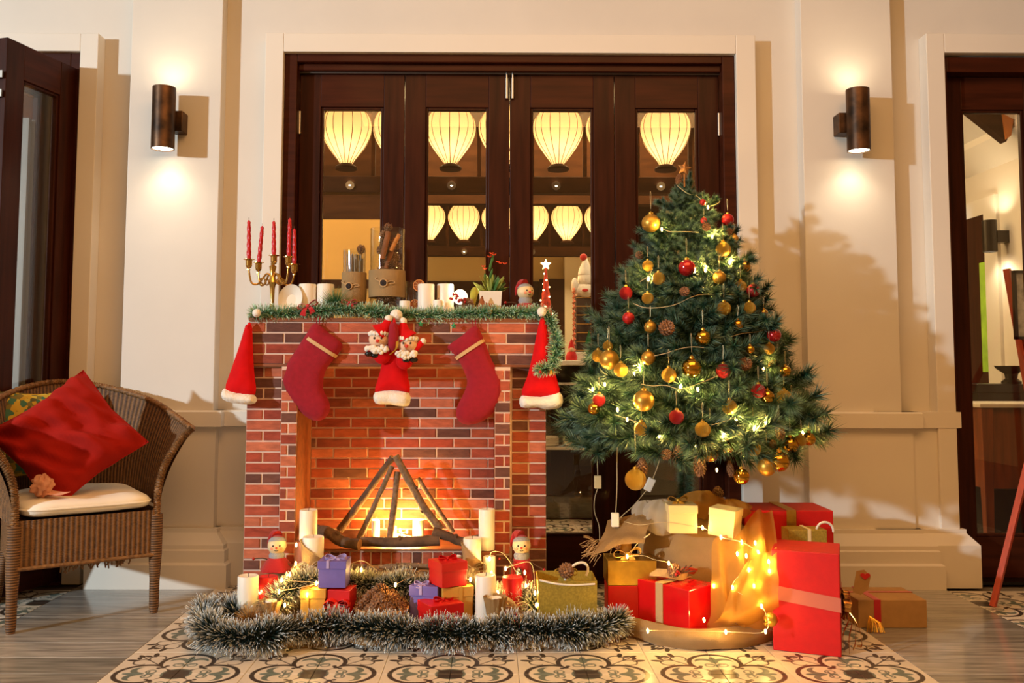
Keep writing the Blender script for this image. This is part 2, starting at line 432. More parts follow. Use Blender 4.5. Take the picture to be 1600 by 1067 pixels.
# ------------------------------------------------------------------ floor: slab, cement tiles, wood planks
CXT, CYT = PZ(703.5, 1053)[0]+0.2, PZ(703.5, 1053)[1]   # centre of a motif row; the strip is six motifs wide
STR0, STR1 = CXT-1.2, CXT+1.2
ROW = CYT
slab = MB().box(-4.5, 5, -2.5, 9.2, -0.12, -0.012)
floor = struct('floor', slab, m_grout)
m_tile = mosaic_mat('cement_tile', CXT-0.2, ROW)
def tile_mesh(w, d, h=0.012, c=0.0012):
    b = MB(); x, y = w/2, d/2
    b.raw([(-x, -y, -h), (x, -y, -h), (x, y, -h), (-x, y, -h), (-x, -y, -c), (x, -y, -c), (x, y, -c), (-x, y, -c),
           (-x+c, -y+c, 0), (x-c, -y+c, 0), (x-c, y-c, 0), (-x+c, y-c, 0)],
          [(0, 1, 5, 4), (1, 2, 6, 5), (2, 3, 7, 6), (3, 0, 4, 7), (4, 5, 9, 8), (5, 6, 10, 9), (6, 7, 11, 10), (7, 4, 8, 11), (8, 9, 10, 11)])
    return b
me_tile = tile_mesh(0.1988, 0.1988).mesh('cement_tile', m_tile)
me_tilec = tile_mesh(0.1988, 0.1).mesh('cement_tile_cut', m_tile)
YEND = 3.74
SIDE = 0.57
rows = [ROW-0.9+0.2*i for i in range(20)]
def lay(x0, n, ystop, y0):
    for j in range(40):
        y = ROW-1.3+0.2*j          # tile centres, so that joints pass through the motif centre
        if y < y0 or y+0.1 > ystop+0.02: continue
        for i in range(n):
            piece('tile', me_tile, floor, (x0+0.1+0.2*i, y, 0.0))
lay(STR0, 12, 3.99, 1.7)
lay(STR0-SIDE-0.8, 4, YEND+0.05, 2.2)
lay(STR1+SIDE, 5, YEND+0.05, 2.2)
lay(STR0+1.0, 5, 5.6, 4.0)
m_plank = ramp_random_mat('grey_wood_plank', [S(150, 147, 139), S(164, 160, 152), S(138, 135, 127), S(158, 154, 146)], rough=0.17, stretch=(1.2, 14, 1), bump=0.06, bscale=30, amt=0.42, vscale=4.5, coat=0.3, spec=0.5)
me_plank = tile_mesh(SIDE-0.002, 0.1485).mesh('wood_plank', m_plank)
for xc in (STR0-SIDE/2, STR1+SIDE/2):
    for j in range(14):
        y = YEND+0.075-0.15*j
        if y > 1.75: piece('plank', me_plank, floor, (xc, y, 0.0))

# ------------------------------------------------------------------ walls
xl0, xl1 = P(415, 55, YC).x, P(443, 85, YC).x           # centre casing, left board
xr0, xr1 = P(1150, 85, YC).x, P(1180, 60, YC).x
zc0, zc1 = ZZ(82, YC, 800), ZZ(53, YC, 800)
xL = P(125, 85, YC).x; xLo = P(154, 60, YC).x           # left doorway, casing
xR = P(1476, 85, YC).x; xRo = P(1447, 60, YC).x
zl0 = ZZ(80, YC, 200)
wb = MB()
wb.box(xL, xl1, YW, 3.985, 0, ZTOP); wb.box(xr0, xR, YW, 3.985, 0, ZTOP)
wb.box(xl1, xr0, YW, 3.985, zc0, ZTOP); wb.box(-3.2, xL, YW, 3.985, zl0, ZTOP); wb.box(xR, 3.3, YW, 3.985, zl0, ZTOP)
wb.box(-4.5, -3.2, YW, 3.985, 0, ZTOP); wb.box(3.3, 5.0, YW, 3.985, 0, ZTOP)
struct('wall_back', wb, m_paint)
def casing(name, x0, x1, x2, x3, z0, z1):
    b = MB()
    if x0 is not None: b.box(x0, x1, YC, YW, 0, z1)
    if x3 is not None: b.box(x2, x3, YC, YW, 0, z1)
    a, c = (x1 if x0 is not None else -3.2), (x2 if x3 is not None else 3.3)
    b.box(a, c, YC+.0005, YW, z0, z1-.0005)
    return struct(name, b, m_trim, bevel=0.003)
casing('trim_1', xl0, xl1, xr0, xr1, zc0, zc1)
casing('trim_2', None, -3.2, xL, xLo, zl0, ZZ(52, YC, 200))
casing('trim_3', xRo, xR, 3.3, None, ZZ(82, YC, 1500), ZZ(52, YC, 1500))
struct('ceiling', MB().box(-6.5, 6.5, 0.6, 3.985, ZTOP, ZTOP+0.1), m_paint)

def stepped(b, x0, x1, yf, prof, yb=YW+0.01):
    vs = []
    for o, z in prof: vs += [(x0-o, yb, z), (x0-o, yf-o, z), (x1+o, yf-o, z), (x1+o, yb, z)]
    k = len(prof)
    fs = [(i*4+j, i*4+j+1, i*4+5+j, i*4+4+j) for i in range(k-1) for j in range(3)]
    fs += [(0, 3, 2, 1), tuple((k-1)*4+j for j in range(4))]
    b.raw(vs, fs)
ZLT, ZLB, ZPT = 0.716, 0.646, 0.232
PL = [(.080, 0), (.080, .095), (.068, .104), (.068, .150), (.062, .156), (.062, .172), (.022, .216), (.022, .232), (0.0, .232), (0.0, ZLB), (.030, ZLB+.004), (.030, ZLT-.006), (.024, ZLT), (-.02, ZLT)]
def pilaster(n, x0, x1, dl, dr):
    b = MB().box(x0, x1, 3.778, YW+.01, ZLT-.01, ZTOP); struct('trim_%d' % n, b, m_paint, bevel=0.003)
    b = MB(); stepped(b, x0-dl, x1+dr, 3.778, PL); return struct('trim_%d' % (n+1), b, m_trim)
pxl0, pxl1 = P(197, 325, 3.778).x, P(341, 325, 3.778).x
pxr0, pxr1 = P(1257, 325, 3.778).x, P(1400, 325, 3.778).x
pilaster(4, pxl0, pxl1, .012, .012)
pilaster(6, pxr0, pxr1, .004, .045)
b = MB(); stepped(b, pxl1-.1, xl1-.004, 3.825, [(min(o, .06)*(1 if i < 9 else 1), z) for i, (o, z) in enumerate(PL)]); struct('trim_8', b, m_trim)
b = MB(); stepped(b, pxr1-.1, xR, 3.79, [(min(o, .06) if z < .6 else min(o, .018), z) for o, z in PL]); struct('trim_9', b, m_trim)
struct('trim_10', MB().box(xLo-.0, pxl0+.02, YW-.012, YW+.01, 0, 0.10), m_trim)

# ------------------------------------------------------------------ dark folding doors
def door_frame(name, x0, x1, z1, w, hh):
    b = MB().box(x0, x0+w, 3.80, 3.98, 0, z1).box(x1-w, x1, 3.80, 3.98, 0, z1)
    b.box(x0+w, x1-w, 3.80, 3.98, z1-hh*.55, z1); b.box(x0+w, x1-w, 3.825, 3.98, z1-hh, z1-hh*.55)
    return struct(name, b, m_darkh, bevel=0.004)
fw = (XX(463, 3.82)-XX(443, 3.82))
zl_top = ZZ(117, YD, 800)
fr = door_frame('trim_11', xl1, xr0, zc0, fw, zc0-zl_top-.003)
struct('track', MB().box(xl1+fw, xr0-fw, YD-.015, YD+.01, zl_top-.001, zl_top+.007), m_steel, parent=fr)
ZG0, ZG1 = ZZ(838, YD, 900), ZZ(168, YD, 800)
def leaf(n, x0, w, z0, z1, hinge=None, handle=None, mat=m_dark, loc=None, rot=0.0, st=.092):
    """one glazed leaf; built flat at its place, or swung about loc"""
    y0 = YD if loc is None else 0.0
    T = .042
    o = bpy.data.objects.new('door_%d' % n, None); COL.objects.link(o); o['kind'] = 'structure'; o.empty_display_size = .05
    if loc is not None: o.location = loc; o.rotation_euler = (0, 0, rot); WM[o.name] = Matrix.Translation(loc) @ Matrix.Rotation(rot, 4, 'Z')
    else: WM[o.name] = Matrix.Identity(4)
    Mx = WM[o.name]
    def bb(name, boxes, mt, bev=0.002):
        b = MB()
        for q in boxes: b.box(*q)
        b.v = [tuple(Mx @ Vector(v)) for v in b.v]
        return b.build(name, mt, o, bevel=bev)
    g = .0015
    x1 = x0+w
    bb('stile', [(x0+g, x0+st, y0, y0+T, z0, z1)], mat); bb('stile', [(x1-st, x1-g, y0, y0+T, z0, z1)], mat)
    bb('rail', [(x0+st, x1-st, y0+.001, y0+T-.001, ZG1, z1)], m_darkh if mat is m_dark else mat)
    bb('rail', [(x0+st, x1-st, y0+.001, y0+T-.001, z0, ZG0)], m_darkh if mat is m_dark else mat)
    e = .012
    a, c = x0+st, x1-st
    bb('glazing_bead', [(a, a+e, y0+.008, y0+T-.008, ZG0, ZG1), (c-e, c, y0+.008, y0+T-.008, ZG0, ZG1), (a+e, c-e, y0+.008, y0+T-.008, ZG1-e, ZG1), (a+e, c-e, y0+.008, y0+T-.008, ZG0, ZG0+e)], mat, .003)
    bb('pane', [(a+.004, c-.004, y0+T/2-.002, y0+T/2+.002, ZG0+.004, ZG1-.004)], m_glass, 0)
    if handle is not None:
        h = MB().tube([(handle, y0-.012, zl_top-.11), (handle, y0-.012, zl_top-.02)], .0075, 10).tube([(handle, y0-.012, zl_top-.02), (handle, y0-.012, zl_top+.003)], .005, 10)
        h.box(handle-.004, handle+.004, y0-.008, y0, zl_top-.08, zl_top-.06)
        h.v = [tuple(Mx @ Vector(v)) for v in h.v]; h.build('shoot_bolt', m_steel, o, smooth=40)
    if hinge is not None:
        for zz in (zl_top-.22, 1.0, .3):
            h = MB().tube([(hinge, y0-.006, zz-.05), (hinge, y0-.006, zz+.05)], .007, 10); h.v = [tuple(Mx @ Vector(v)) for v in h.v]; h.build('hinge', m_steel, o, smooth=40)
    return o
xa, xb = xl1+fw, xr0-fw
lw = (xb-xa)/4
for i in range(4):
    leaf(i+1, xa+lw*i, lw, .012, zl_top-.002, hinge={0: xa+.002, 3: xb-.002}.get(i), handle={1: xa+2*lw-.013, 2: xa+2*lw+.013}.get(i))
struct('trim_12', MB().box(xl1, xr0, 3.79, 3.985, 0, .012), m_darkh)
# left doorway: frame, a pair of leaves folded outwards
bfl = MB().box(xL-.05, xL, 3.80, 3.98, 0, zl0).box(-3.2, xL-.05, 3.80, 3.98, zl0-.075, zl0); struct('trim_13', bfl, m_darkh, bevel=.003)
struct('trim_14', MB().box(-3.2, xL, 3.76, 3.985, 0, .012), m_darkh)
hx, hy = P(121, 103, 3.80).x, 3.80
exy = P(12, 46, 3.43)
dl5 = math.hypot(exy.x-hx, exy.y-hy); an = math.atan2(hy-exy.y, hx-exy.x)
def swung(n, ox, oy, ang, mat=m_dark):
    return leaf(n, 0, dl5, .012, zl_top-.004, loc=Vector((ox, oy, 0)), rot=ang, mat=mat)
swung(5, exy.x, exy.y, an)                 # face with glass seen from the room side
l6 = swung(6, exy.x-.075, exy.y+.01, an+R(2.0))
bh = MB()
for zz in (2.03, 1.955): bh.box(exy.x-.06, exy.x-.008, exy.y-.012, exy.y-.001, zz-.014, zz+.014)
bh.build('hinge', m_steel, l6)
for k, (t, wd_) in enumerate(((.70, .02), (.80, .012), (.90, .014))):
    q = Vector((exy.x-.16, exy.y, 0)).lerp(Vector((hx-.11, hy, 0)), t)
    struct('trim_%d' % (15+k), MB().box(q.x-wd_, q.x+wd_, q.y-.01, q.y+.01, .02, 1.93), m_grey)  # grey bars standing in for the vertical reflections in the leaf glass
# right doorway
bfr = MB().box(xR, xR+.02, 3.80, 3.98, 0, zl0).box(xR+.02, 3.3, 3.80, 3.98, zl_top, zl0); struct('trim_18', bfr, m_darkh, bevel=.003)
struct('trim_19', MB().box(xR, 3.3, 3.79, 3.985, 0, .012), m_black)
leaf(7, xR+.02, lw, .012, zl_top-.002); leaf(8, xR+.02+lw, lw, .012, zl_top-.002); leaf(9, xR+.02+2*lw, lw, .012, zl_top-.002)

# ------------------------------------------------------------------ wall sconces
m_bulb = M('lamp_glow', (1, .85, .6), 0.5, emit=14, ecol=(1, .82, .55))
def sconce(px, ptop, pbot, side, label, back_y=3.778, par=None):
    Y = back_y-.098
    c0, c1 = P(px[0], ptop, Y), P(px[1], pbot, Y); x = (c0.x+c1.x)/2; z1, z0 = c0.z, c1.z; r = .047
    t = thing('wall_sconce', label, 'sconce', (x, back_y, (z0+z1)/2), group='bronze wall sconces')
    b = MB().lathe([(r-.004, z0+.012), (r-.003, z0), (r, z0), (r, z1), (r-.003, z1), (r-.004, z1-.012)], (x, Y, 0), 32)
    b.lathe([(r-.003, z0), (r-.006, z0+.05)], (x, Y, 0), 32).lathe([(r-.006, z1-.05), (r-.003, z1)], (x, Y, 0), 32)
    b.build('tube', m_bronze, t, smooth=40)
    zm = (z0+z1)/2
    MB().box(x+side*.018, x+side*.068, Y+.03, back_y+.001, zm-.045, zm+.042).build('wall_bracket', m_bronze, t, bevel=.003)
    MB().box(x-.02, x+.02, Y+.03, back_y-.03, zm-.03, zm+.03).build('arm', m_bronze, t)
    for zz, sg in ((z0, 1), (z1, -1)):
        MB().lathe([(0.0001, zz+sg*.004), (r-.006, zz+sg*.004)], (x, Y, 0), 24).build('lamp_glow', m_bulb, t)
    return x, Y, z0, z1
for a in (((257, 254), 137, 233, 1, 'bronze tube sconce on the left pilaster, above the wicker armchair', 3.778),
          ((1340, 1342), 140, 236, -1, 'bronze tube sconce on the right pilaster, right of the tree', 3.778)):
    x, Y, z0, z1 = sconce(*a)
    light('sconce_down', 'SPOT', (x, Y+.012, z0-.003), 2.8, (1, .84, .62), .03, (x, Y+.06, 0), angle=125, blend=.9)
    light('sconce_up', 'SPOT', (x, Y+.012, z1+.004), 1.0, (1, .80, .54), .03, (x, Y+.3, 3.2), angle=120, blend=.9)
# ------------------------------------------------------------------ hall behind the doors
m_wall_in = M('hall_cream_paint', S(214, 190, 140), 0.8, var=0.05, vscale=2)
m_gold_in = M('hall_ochre_paint', S(196, 150, 70), 0.8, var=0.08, vscale=2)
m_wood_in = M('hall_brown_timber', S(52, 29, 15), 0.7, spec=.06, var=0.3, vscale=4, stretch=(1, 6, 6))
m_white = M('white_gloss', S(238, 232, 220), 0.4)
struct('wall_rear', MB().box(-4.5, 3.2, 9.0, 9.15, 0, 3.2), m_wall_in)
struct('trim_20', MB().box(-4.5, 3.2, 8.94, 9.0, 0, ZZ(440, 9, 700)).box(-4.5, 3.2, 8.9, 9.0, ZZ(396, 9), 3.2), m_wood_in)
struct('wall_left', MB().box(-4.5, -4.4, 3.985, 9, 0, 3.2), m_gold_in)
struct('wall_side', MB().box(-4.4, XX(596, 6.2), 6.2, 6.3, 0, ZZ(343, 6.2, 540)), m_gold_in)
struct('trim_21', MB().box(-4.4, XX(596, 6.2), 6.18, 6.2, ZZ(451, 6.2), ZZ(438, 6.2)), m_wood_in)
struct('wall_upper', MB().box(-4.4, 1.6, 6.9, 7.0, ZZ(318, 6.9), 3.2), m_wood_in)
struct('trim_29', MB().box(-4.4, XX(596, 6.2), 6.2, 6.3, ZZ(343, 6.2, 540), 2.9), m_wood_in)
struct('trim_22', MB().box(-4.4, 3.2, 3.985, 9.0, 3.0, 3.1), m_wood_in)
bd = MB().box(XX(842, 8.9), XX(882, 8.9), 8.80, 8.9, 0, ZZ(437, 8.9)); struct('door_10', bd, m_wood_in, bevel=.01)
struct('trim_23', MB().box(XX(882, 8.85), XX(945, 8.85), 8.80, 8.93, .5, ZZ(400, 8.85)), m_white)

# lantern racks: frame with bars, silk lanterns hanging in its bays
m_silk, nt, out = new_mat('lantern_silk')
tl = nt.nodes.new('ShaderNodeBsdfTranslucent'); df = nt.nodes.new('ShaderNodeBsdfDiffuse'); mx = nt.nodes.new('ShaderNodeMixShader'); mx.inputs[0].default_value = .68
tl.inputs[0].default_value = (*S(255, 240, 204), 1); df.inputs[0].default_value = (*S(252, 236, 200), 1)
nt.links.new(tl.outputs[0], mx.inputs[1]); nt.links.new(df.outputs[0], mx.inputs[2])
nt.links.new(df.outputs[0], mx.inputs[1]); nt.links.new(tl.outputs[0], mx.inputs[2]); nt.links.new(mx.outputs[0], out.inputs[0])
m_rib = M('lantern_rib', S(120, 84, 40), 0.7)
def lantern_prof():
    pr = []
    for i in range(15):
        t = i/14
        zz = .355*t
        r = .034+(.148-.034)*math.sin(min(1, t/.62)*PI/2)**1.15 if t < .62 else .148*math.sqrt(max(0, 1-((t-.62)/.40)**2))
        pr.append((max(r, .03), zz))
    return pr
LP = lantern_prof(); NR = 16
def lantern(x, y, z, s, label, group, power):
    t = thing('silk_lantern', label, 'lantern', (x, y, z), group=group)
    wob = lambda a, h: 1-.03*abs(math.sin(a*NR*PI))**2*1.0
    MB().lathe([(r*s, z+h*s) for r, h in LP], (x, y, 0), 64, wob=lambda a, h: 1-.028*math.sin(a*NR*PI)**2).build('shade', m_silk, t, smooth=60)
    for k in range(NR):
        a = 2*PI*k/NR
        MB().tube([(x+(r*s+.001)*math.cos(a), y+(r*s+.001)*math.sin(a), z+h*s) for r, h in LP], .0022*s, 4).build('rib', m_rib, t)
    MB().lathe([(.001, -.03*s), (.062*s, -.03*s), (.066*s, -.018*s), (.05*s, -.004*s), (.034*s, .004*s), (.001, .004*s)], (x, y, z), 24).build('base_cap', m_wood_in, t, smooth=40)
    MB().lathe([(.001, .357*s), (.034*s, .357*s), (.03*s, .38*s), (.004, .385*s), (.004, 3.0-z), (.001, 3.0-z)], (x, y, z), 12).build('top_cap', m_wood_in, t, smooth=40)
    light('lantern_lamp', 'POINT', (x, y, z+.13*s), power*.62, (1, .66, .32), .03)
m_spot = M('downlight_glow', (1, .9, .7), .5, emit=30, ecol=(1, .85, .55))
def rack(Y, xs, zb, zt, label, spot_label, lanterns, lgroup, power, beam_h, s):
    t = thing('lantern_rack', label, 'rack', (xs[0], Y+.2, zb))
    x0, x1 = xs[0]-.19*s, xs[-1]+.19*s
    for q in (.02, .5, .98): MB().cyl((x0+(x1-x0)*q, Y+.2, zt+.05), (x0+(x1-x0)*q, Y+.2, 3.0), .008, n=8).build('hanger', m_wood_in, t)
    MB().box(x0, x1, Y+.17, Y+.25, zb-beam_h, zb).build('beam', m_wood_in, t, bevel=.004)
    MB().box(x0, x1, Y+.17, Y+.23, zt, zt+.06).build('top_rail', m_wood_in, t, bevel=.004)
    for i in range(len(xs)+1):
        xx = x0+(x1-x0)*i/len(xs)
        MB().box(xx-.012, xx+.012, Y+.19, Y+.215, zb, zt).build('bar', m_wood_in, t)
    for k, (i, lab) in enumerate(lanterns):
        lantern(xs[i], Y, zb+.03*s, s, lab, lgroup, power)
    for i, lab in spot_label:
        sp = thing('downlight', lab, 'downlight', (xs[i], Y+.16, zb-beam_h*.5))
        c = (xs[i], Y+.165, zb-beam_h*.55)
        MB().lathe([(.018, 0), (.026, .004), (.026, .018), (.001, .018)], c, 20, ax=(0, -1, -.4)).build('bezel', m_steel, sp, smooth=40)
        MB().sph(Vector(c)+Vector((0, -.008, -.003)), (.022, .010, .011), 16, 8).build('lamp', m_spot, sp, smooth=60)
Y1 = 5.2
sx = [XX(p, Y1, 250) for p in (541, 622, 704, 787, 872, 955, 1040)]
zb1 = ZZ(266, Y1, 800)
L1 = [(0, 'large lit cream lantern in the leftmost glass door'), (1, 'large lit lantern cut off by the right edge of the first door pane'),
      (2, 'large lit cream lantern in the second glass door from left'), (3, 'large lit lantern cut off by the right edge of the second door pane'),
      (4, 'large lit cream lantern in the third glass door from left'), (5, 'large lit lantern cut off by the right edge of the third door pane'),
      (6, 'large lit cream lantern in the rightmost glass door, above the tree top')]
rack(Y1, sx, zb1, zb1+.40, 'brown timber rack with bars behind the row of large lanterns',
     [(0, 'small bright downlight under the large lantern in the first door'), (2, 'small bright downlight under the large lantern in the second door'),
      (4, 'small bright downlight under the large lantern in the third door'), (6, 'small bright downlight under the lantern beside the tree top')], L1, 'large lanterns in the front row', 2.6, .10, 1.0)
Y2 = 8.2
sx2 = [XX(p, Y2, 380) for p in (620, 671, 724.5, 777, 833, 886, 938)]
zb2 = ZZ(381, Y2, 800)
L2 = [(1, 'smaller far lantern at left in the second door pane'), (2, 'smaller far lantern in the middle of the second door pane'), (3, 'smaller far lantern cut by the right edge of the second pane'),
      (4, 'smaller far lantern at left in the third door pane'), (5, 'smaller far lantern in the middle of the third door pane'), (6, 'smaller far lantern cut by the right edge of the third pane')]
rack(Y2, sx2, zb2, zb2+.42, 'far timber rack behind the row of smaller lanterns', [(2, 'far downlight under the middle lantern of the second door'), (4, 'far downlight at left under the lanterns of the third door')], L2, 'smaller lanterns in the back row', 2.6, .09, .98)

# counter with Christmas figures behind the third door
cy = 5.4
ctop = ZZ(563, cy-.15, 900)
ct = thing('counter', 'black glass-fronted counter with white top behind the third door', 'counter', (XX(900, cy), cy, 0))
cx0, cx1 = XX(760, cy), XX(1120, cy)
MB().box(cx0, cx1, cy-.18, cy+.3, ctop-.03, ctop).build('counter_top', m_white, ct, bevel=.004)
MB().box(cx0, cx1, cy+.02, cy+.28, 0.0, ctop-.03).build('carcass', m_black, ct)
for zz in (ZZ(597, cy), ZZ(695, cy)):
    MB().box(cx0, cx1, cy-.16, cy+.02, zz-.014, zz).build('shelf', m_white, ct)
MB().box(cx0, cx1, cy-.17, cy-.164, .04, ctop-.03).build('glass_front', m_glass, ct)
zs = ZZ(695, cy)
m_plate = M('white_china', S(226, 216, 190), .35)
for i, (pa, pb, lab) in enumerate(((832, 872, 'stack of white plates at left on the counter shelf'), (877, 922, 'stack of white plates in the middle of the counter shelf'), (925, 950, 'stack of white plates at right on the counter shelf'))):
    xc, rr = (XX(pa, cy)+XX(pb, cy))/2, (XX(pb, cy)-XX(pa, cy))/2
    b = MB().lathe([(.001, 0), (rr*.7, .0)]+[(rr*(1 if k % 2 else .94), .008+.004*k) for k in range(12)]+[(rr*.9, .058), (.001, .05)], (xc, cy-.075, zs), 28)
    b.v = [(x, cy-.075+(y-cy+.075)*.75, z) for x, y, z in b.v]
    tag(b.build('plate_stack', m_plate, smooth=30), lab, 'plates')
# red cone tree
m_redt = M('red_tinsel', S(206, 52, 34), .45, var=.4, vscale=40, bump=.8, bscale=120)
m_lit = M('warm_led', (1, .8, .4), .5, emit=6, ecol=(1, .75, .35))
tx, ty = XX(852, cy), cy-.06
t = thing('cone_tree', 'red tinsel cone tree with a white star on the counter', 'decoration', (tx, ty, ctop))
zt_ = ZZ(420, ty, 850)
MB().lathe([(.001, ctop)]+[((.066*(1-k/18)+.006)*(1 if k % 2 else .86), ctop+.003+(zt_-ctop)*k/18) for k in range(19)]+[(.001, zt_+.005)], (tx, ty, 0), 24).build('cone', m_redt, t, smooth=20)
def star_mb(c, r, th=.012, n=5, inner=.45, rot=0.0):
    b = MB(); c = Vector(c)
    pts = [(c.x+math.sin(rot+PI*k/n)*(r if k % 2 == 0 else r*inner), c.z+math.cos(rot+PI*k/n)*(r if k % 2 == 0 else r*inner)) for k in range(2*n)]
    vs = [(x, c.y, z) for x, z in pts]+[(c.x, c.y-th, c.z), (c.x, c.y+th, c.z)]
    fs = [(k, (k+1) % (2*n), 2*n) for k in range(2*n)]+[((k+1) % (2*n), k, 2*n+1) for k in range(2*n)]
    return b.raw(vs, fs)
star_mb((tx, ty, zt_+.025), .034).build('star', m_lit, t)
for k in range(26):
    q = k/26; a = k*2.4; rr = .066*(1-q)+.008
    MB().sph((tx+rr*math.cos(a), ty+rr*math.sin(a), ctop+.02+(zt_-ctop-.03)*q), .0055, 6, 4).build('light', m_lit, t)
# white Santa on a lit brick chimney
m_plush_w = M('white_plush', S(238, 230, 214), .95, sheen=.6, bump=.6, bscale=90)
m_redfelt = M('red_felt', S(196, 24, 20), .9, sheen=.3, bump=.15, bscale=200)
m_skin = M('doll_skin', S(236, 196, 160), .7)
m_chim = M('chimney_brown', S(58, 38, 26), .7)
sx_, sy_ = XX(913, cy), cy-.05
z0_, z1_ = ctop, ZZ(463, sy_, 912)
t = thing('santa_chimney', 'white plush santa with red pompom cap atop a brown chimney on the counter', 'decoration', (sx_, sy_, ctop))
MB().box(sx_-.055, sx_+.06, sy_-.04, sy_+.06, z0_+.05, z1_).build('chimney', m_chim, t, bevel=.004)
MB().box(sx_-.09, sx_+.08, sy_-.06, sy_+.07, z0_, z0_+.05).build('base', m_white, t, bevel=.004)
b = MB()
for k in range(7):
    zz = z0_+.06+(z1_-z0_-.07)*k/6; b.box(sx_-.056, sx_+.061, sy_-.042, sy_-.039, zz-.0025, zz+.0025)
b.build('mortar_line', m_gold_in, t)
b = MB().prism([(sx_-.005, z0_+.10), (sx_+.04, z0_+.10), (sx_+.018, z0_+.18)], sy_-.046, sy_-.042); b.build('felt_tree', M('green_felt', S(40, 110, 60), .9), t)
star_mb((sx_+.01, sy_-.044, z0_+.235), .022, .003).build('felt_star', M('blue_felt', S(52, 92, 120), .9), t)
b = MB()
for k in range(12):
    a = k*.9; zz = z0_+.05+(z1_-z0_)*k/12; b.tube([(sx_-.075, sy_-.04, zz), (sx_-.065, sy_-.05, zz+.012), (sx_-.072, sy_-.04, zz+.024)], .008, 6)
b.build('candy_cane', M('candy_stripe', S(220, 120, 90), .5, var=.6, vscale=60), t)
b = MB().sph((sx_, sy_, z1_+.03), (.068, .06, .055)).sph((sx_+.006, sy_, z1_+.10), (.05, .05, .06)); b.build('body', m_plush_w, t, smooth=60)
MB().lathe([(.045, 0), (.04, .03), (.022, .07), (.012, .1), (.001, .105)], (sx_+.004, sy_, z1_+.13), 18).build('cap', m_plush_w, t, smooth=60)
MB().sph((sx_-.008, sy_-.005, z1_+.235), .022, 12, 8).build('pompom', m_redfelt, t, smooth=60)
MB().sph((sx_-.062, sy_-.02, z1_+.06), (.022, .022, .05), 12, 8).sph((sx_+.064, sy_-.02, z1_+.05), (.022, .022, .045), 12, 8).build('arm', m_plush_w, t, smooth=60)
MB().sph((sx_-.004, sy_-.056, z1_+.032), (.02, .012, .010), 12, 8).build('mouth', m_redfelt, t, smooth=60)
# small red gnomes
for pxx, s_, lab in ((893, 1.0, 'small red felt gnome at the foot of the white santa on the counter'), (868, .72, 'tiny red felt gnome left of the chimney base on the counter')):
    gx, gy = XX(pxx, cy-.12), cy-.12
    t = thing('felt_gnome', lab, 'gnome', (gx, gy, ctop), group=None)
    MB().lathe([(.001, ctop), (.034*s_, ctop), (.036*s_, ctop+.02*s_), (.024*s_, ctop+.05*s_), (.001, ctop+.055*s_)], (gx, gy, 0), 16).build('body', m_redfelt, t, smooth=60)
    MB().sph((gx, gy-.008, ctop+.062*s_), .018*s_, 12, 8).build('head', m_skin, t, smooth=60)
    MB().lathe([(.021*s_, 0), (.014*s_, .03*s_), (.001, .06*s_)], (gx, gy, ctop+.07*s_), 14).build('hat', m_redfelt, t, smooth=60)

# ------------------------------------------------------------------ side room behind the right doors
XRW = 3.05
struct('wall_right', MB().box(XRW, XRW+.1, 3.985, 9.0, 0, 2.6), m_trim)
zcr = .885+(579-248)/1400*XRW*1400/(1545-768)
struct('trim_24', MB().prism([(XRW-.10, zcr+.08), (XRW, zcr-.06), (XRW+.02, zcr-.06), (XRW+.02, zcr+.14), (XRW-.10, zcr+.14)], 3.99, 9.0), m_white)
b = MB().raw([(XRW-.1, 3.99, zcr+.12), (XRW-.1, 9, zcr+.12), (1.75, 9, 2.95), (1.75, 3.99, 2.95), (XRW-.1, 3.99, zcr+.16), (XRW-.1, 9, zcr+.16), (1.75, 9, 2.99), (1.75, 3.99, 2.99)],
             [(0, 1, 2, 3), (7, 6, 5, 4), (0, 4, 5, 1), (1, 5, 6, 2), (2, 6, 7, 3), (3, 7, 4, 0)])
struct('trim_25', b, m_white)
struct('wall_partition', MB().box(1.72, 1.80, 5.9, 9.0, 0, 3.0), m_wall_in)
m_orangew = M('orange_rafter', S(178, 104, 44), .5, var=.2, vscale=5)
bb_ = P(1572, 188, 5.0)
struct('trim_26', MB().prism([(bb_.x-.30, bb_.z+.10), (bb_.x-.02, bb_.z-.13), (bb_.x+.03, bb_.z-.02), (bb_.x+.02, bb_.z+.10)], 4.97, 5.03), m_wood_in)
struct('trim_27', MB().prism([(bb_.x-.05, bb_.z+.10), (bb_.x-.028, bb_.z-.12), (bb_.x+.0, bb_.z-.10), (bb_.x+.035, bb_.z+.10)], 4.955, 4.97), m_orangew)
# doorway with casing in the side wall, green light beyond
def yx(px): return XRW*1400/(px-768)
yA, yB = yx(1550), yx(1500)
zD = .885+(579-330)/1400*yA
struct('trim_28', MB().box(XRW-.02, XRW, yA-.14, yA, 0, zD+.10).box(XRW-.02, XRW, yA, yB+.3, zD, zD+.10), m_white)
struct('door_11', MB().box(XRW-.015, XRW-.002, yA, yB+.3, 0, zD), m_dark)
m_leafy = M('garden_green', S(120, 150, 30), .6, var=.5, vscale=9, emit=.5, ecol=S(150, 170, 40))
struct('window_1', MB().box(XRW-.02, XRW-.012, yx(1553)+.02, yx(1541), .885, 1.56), m_leafy)
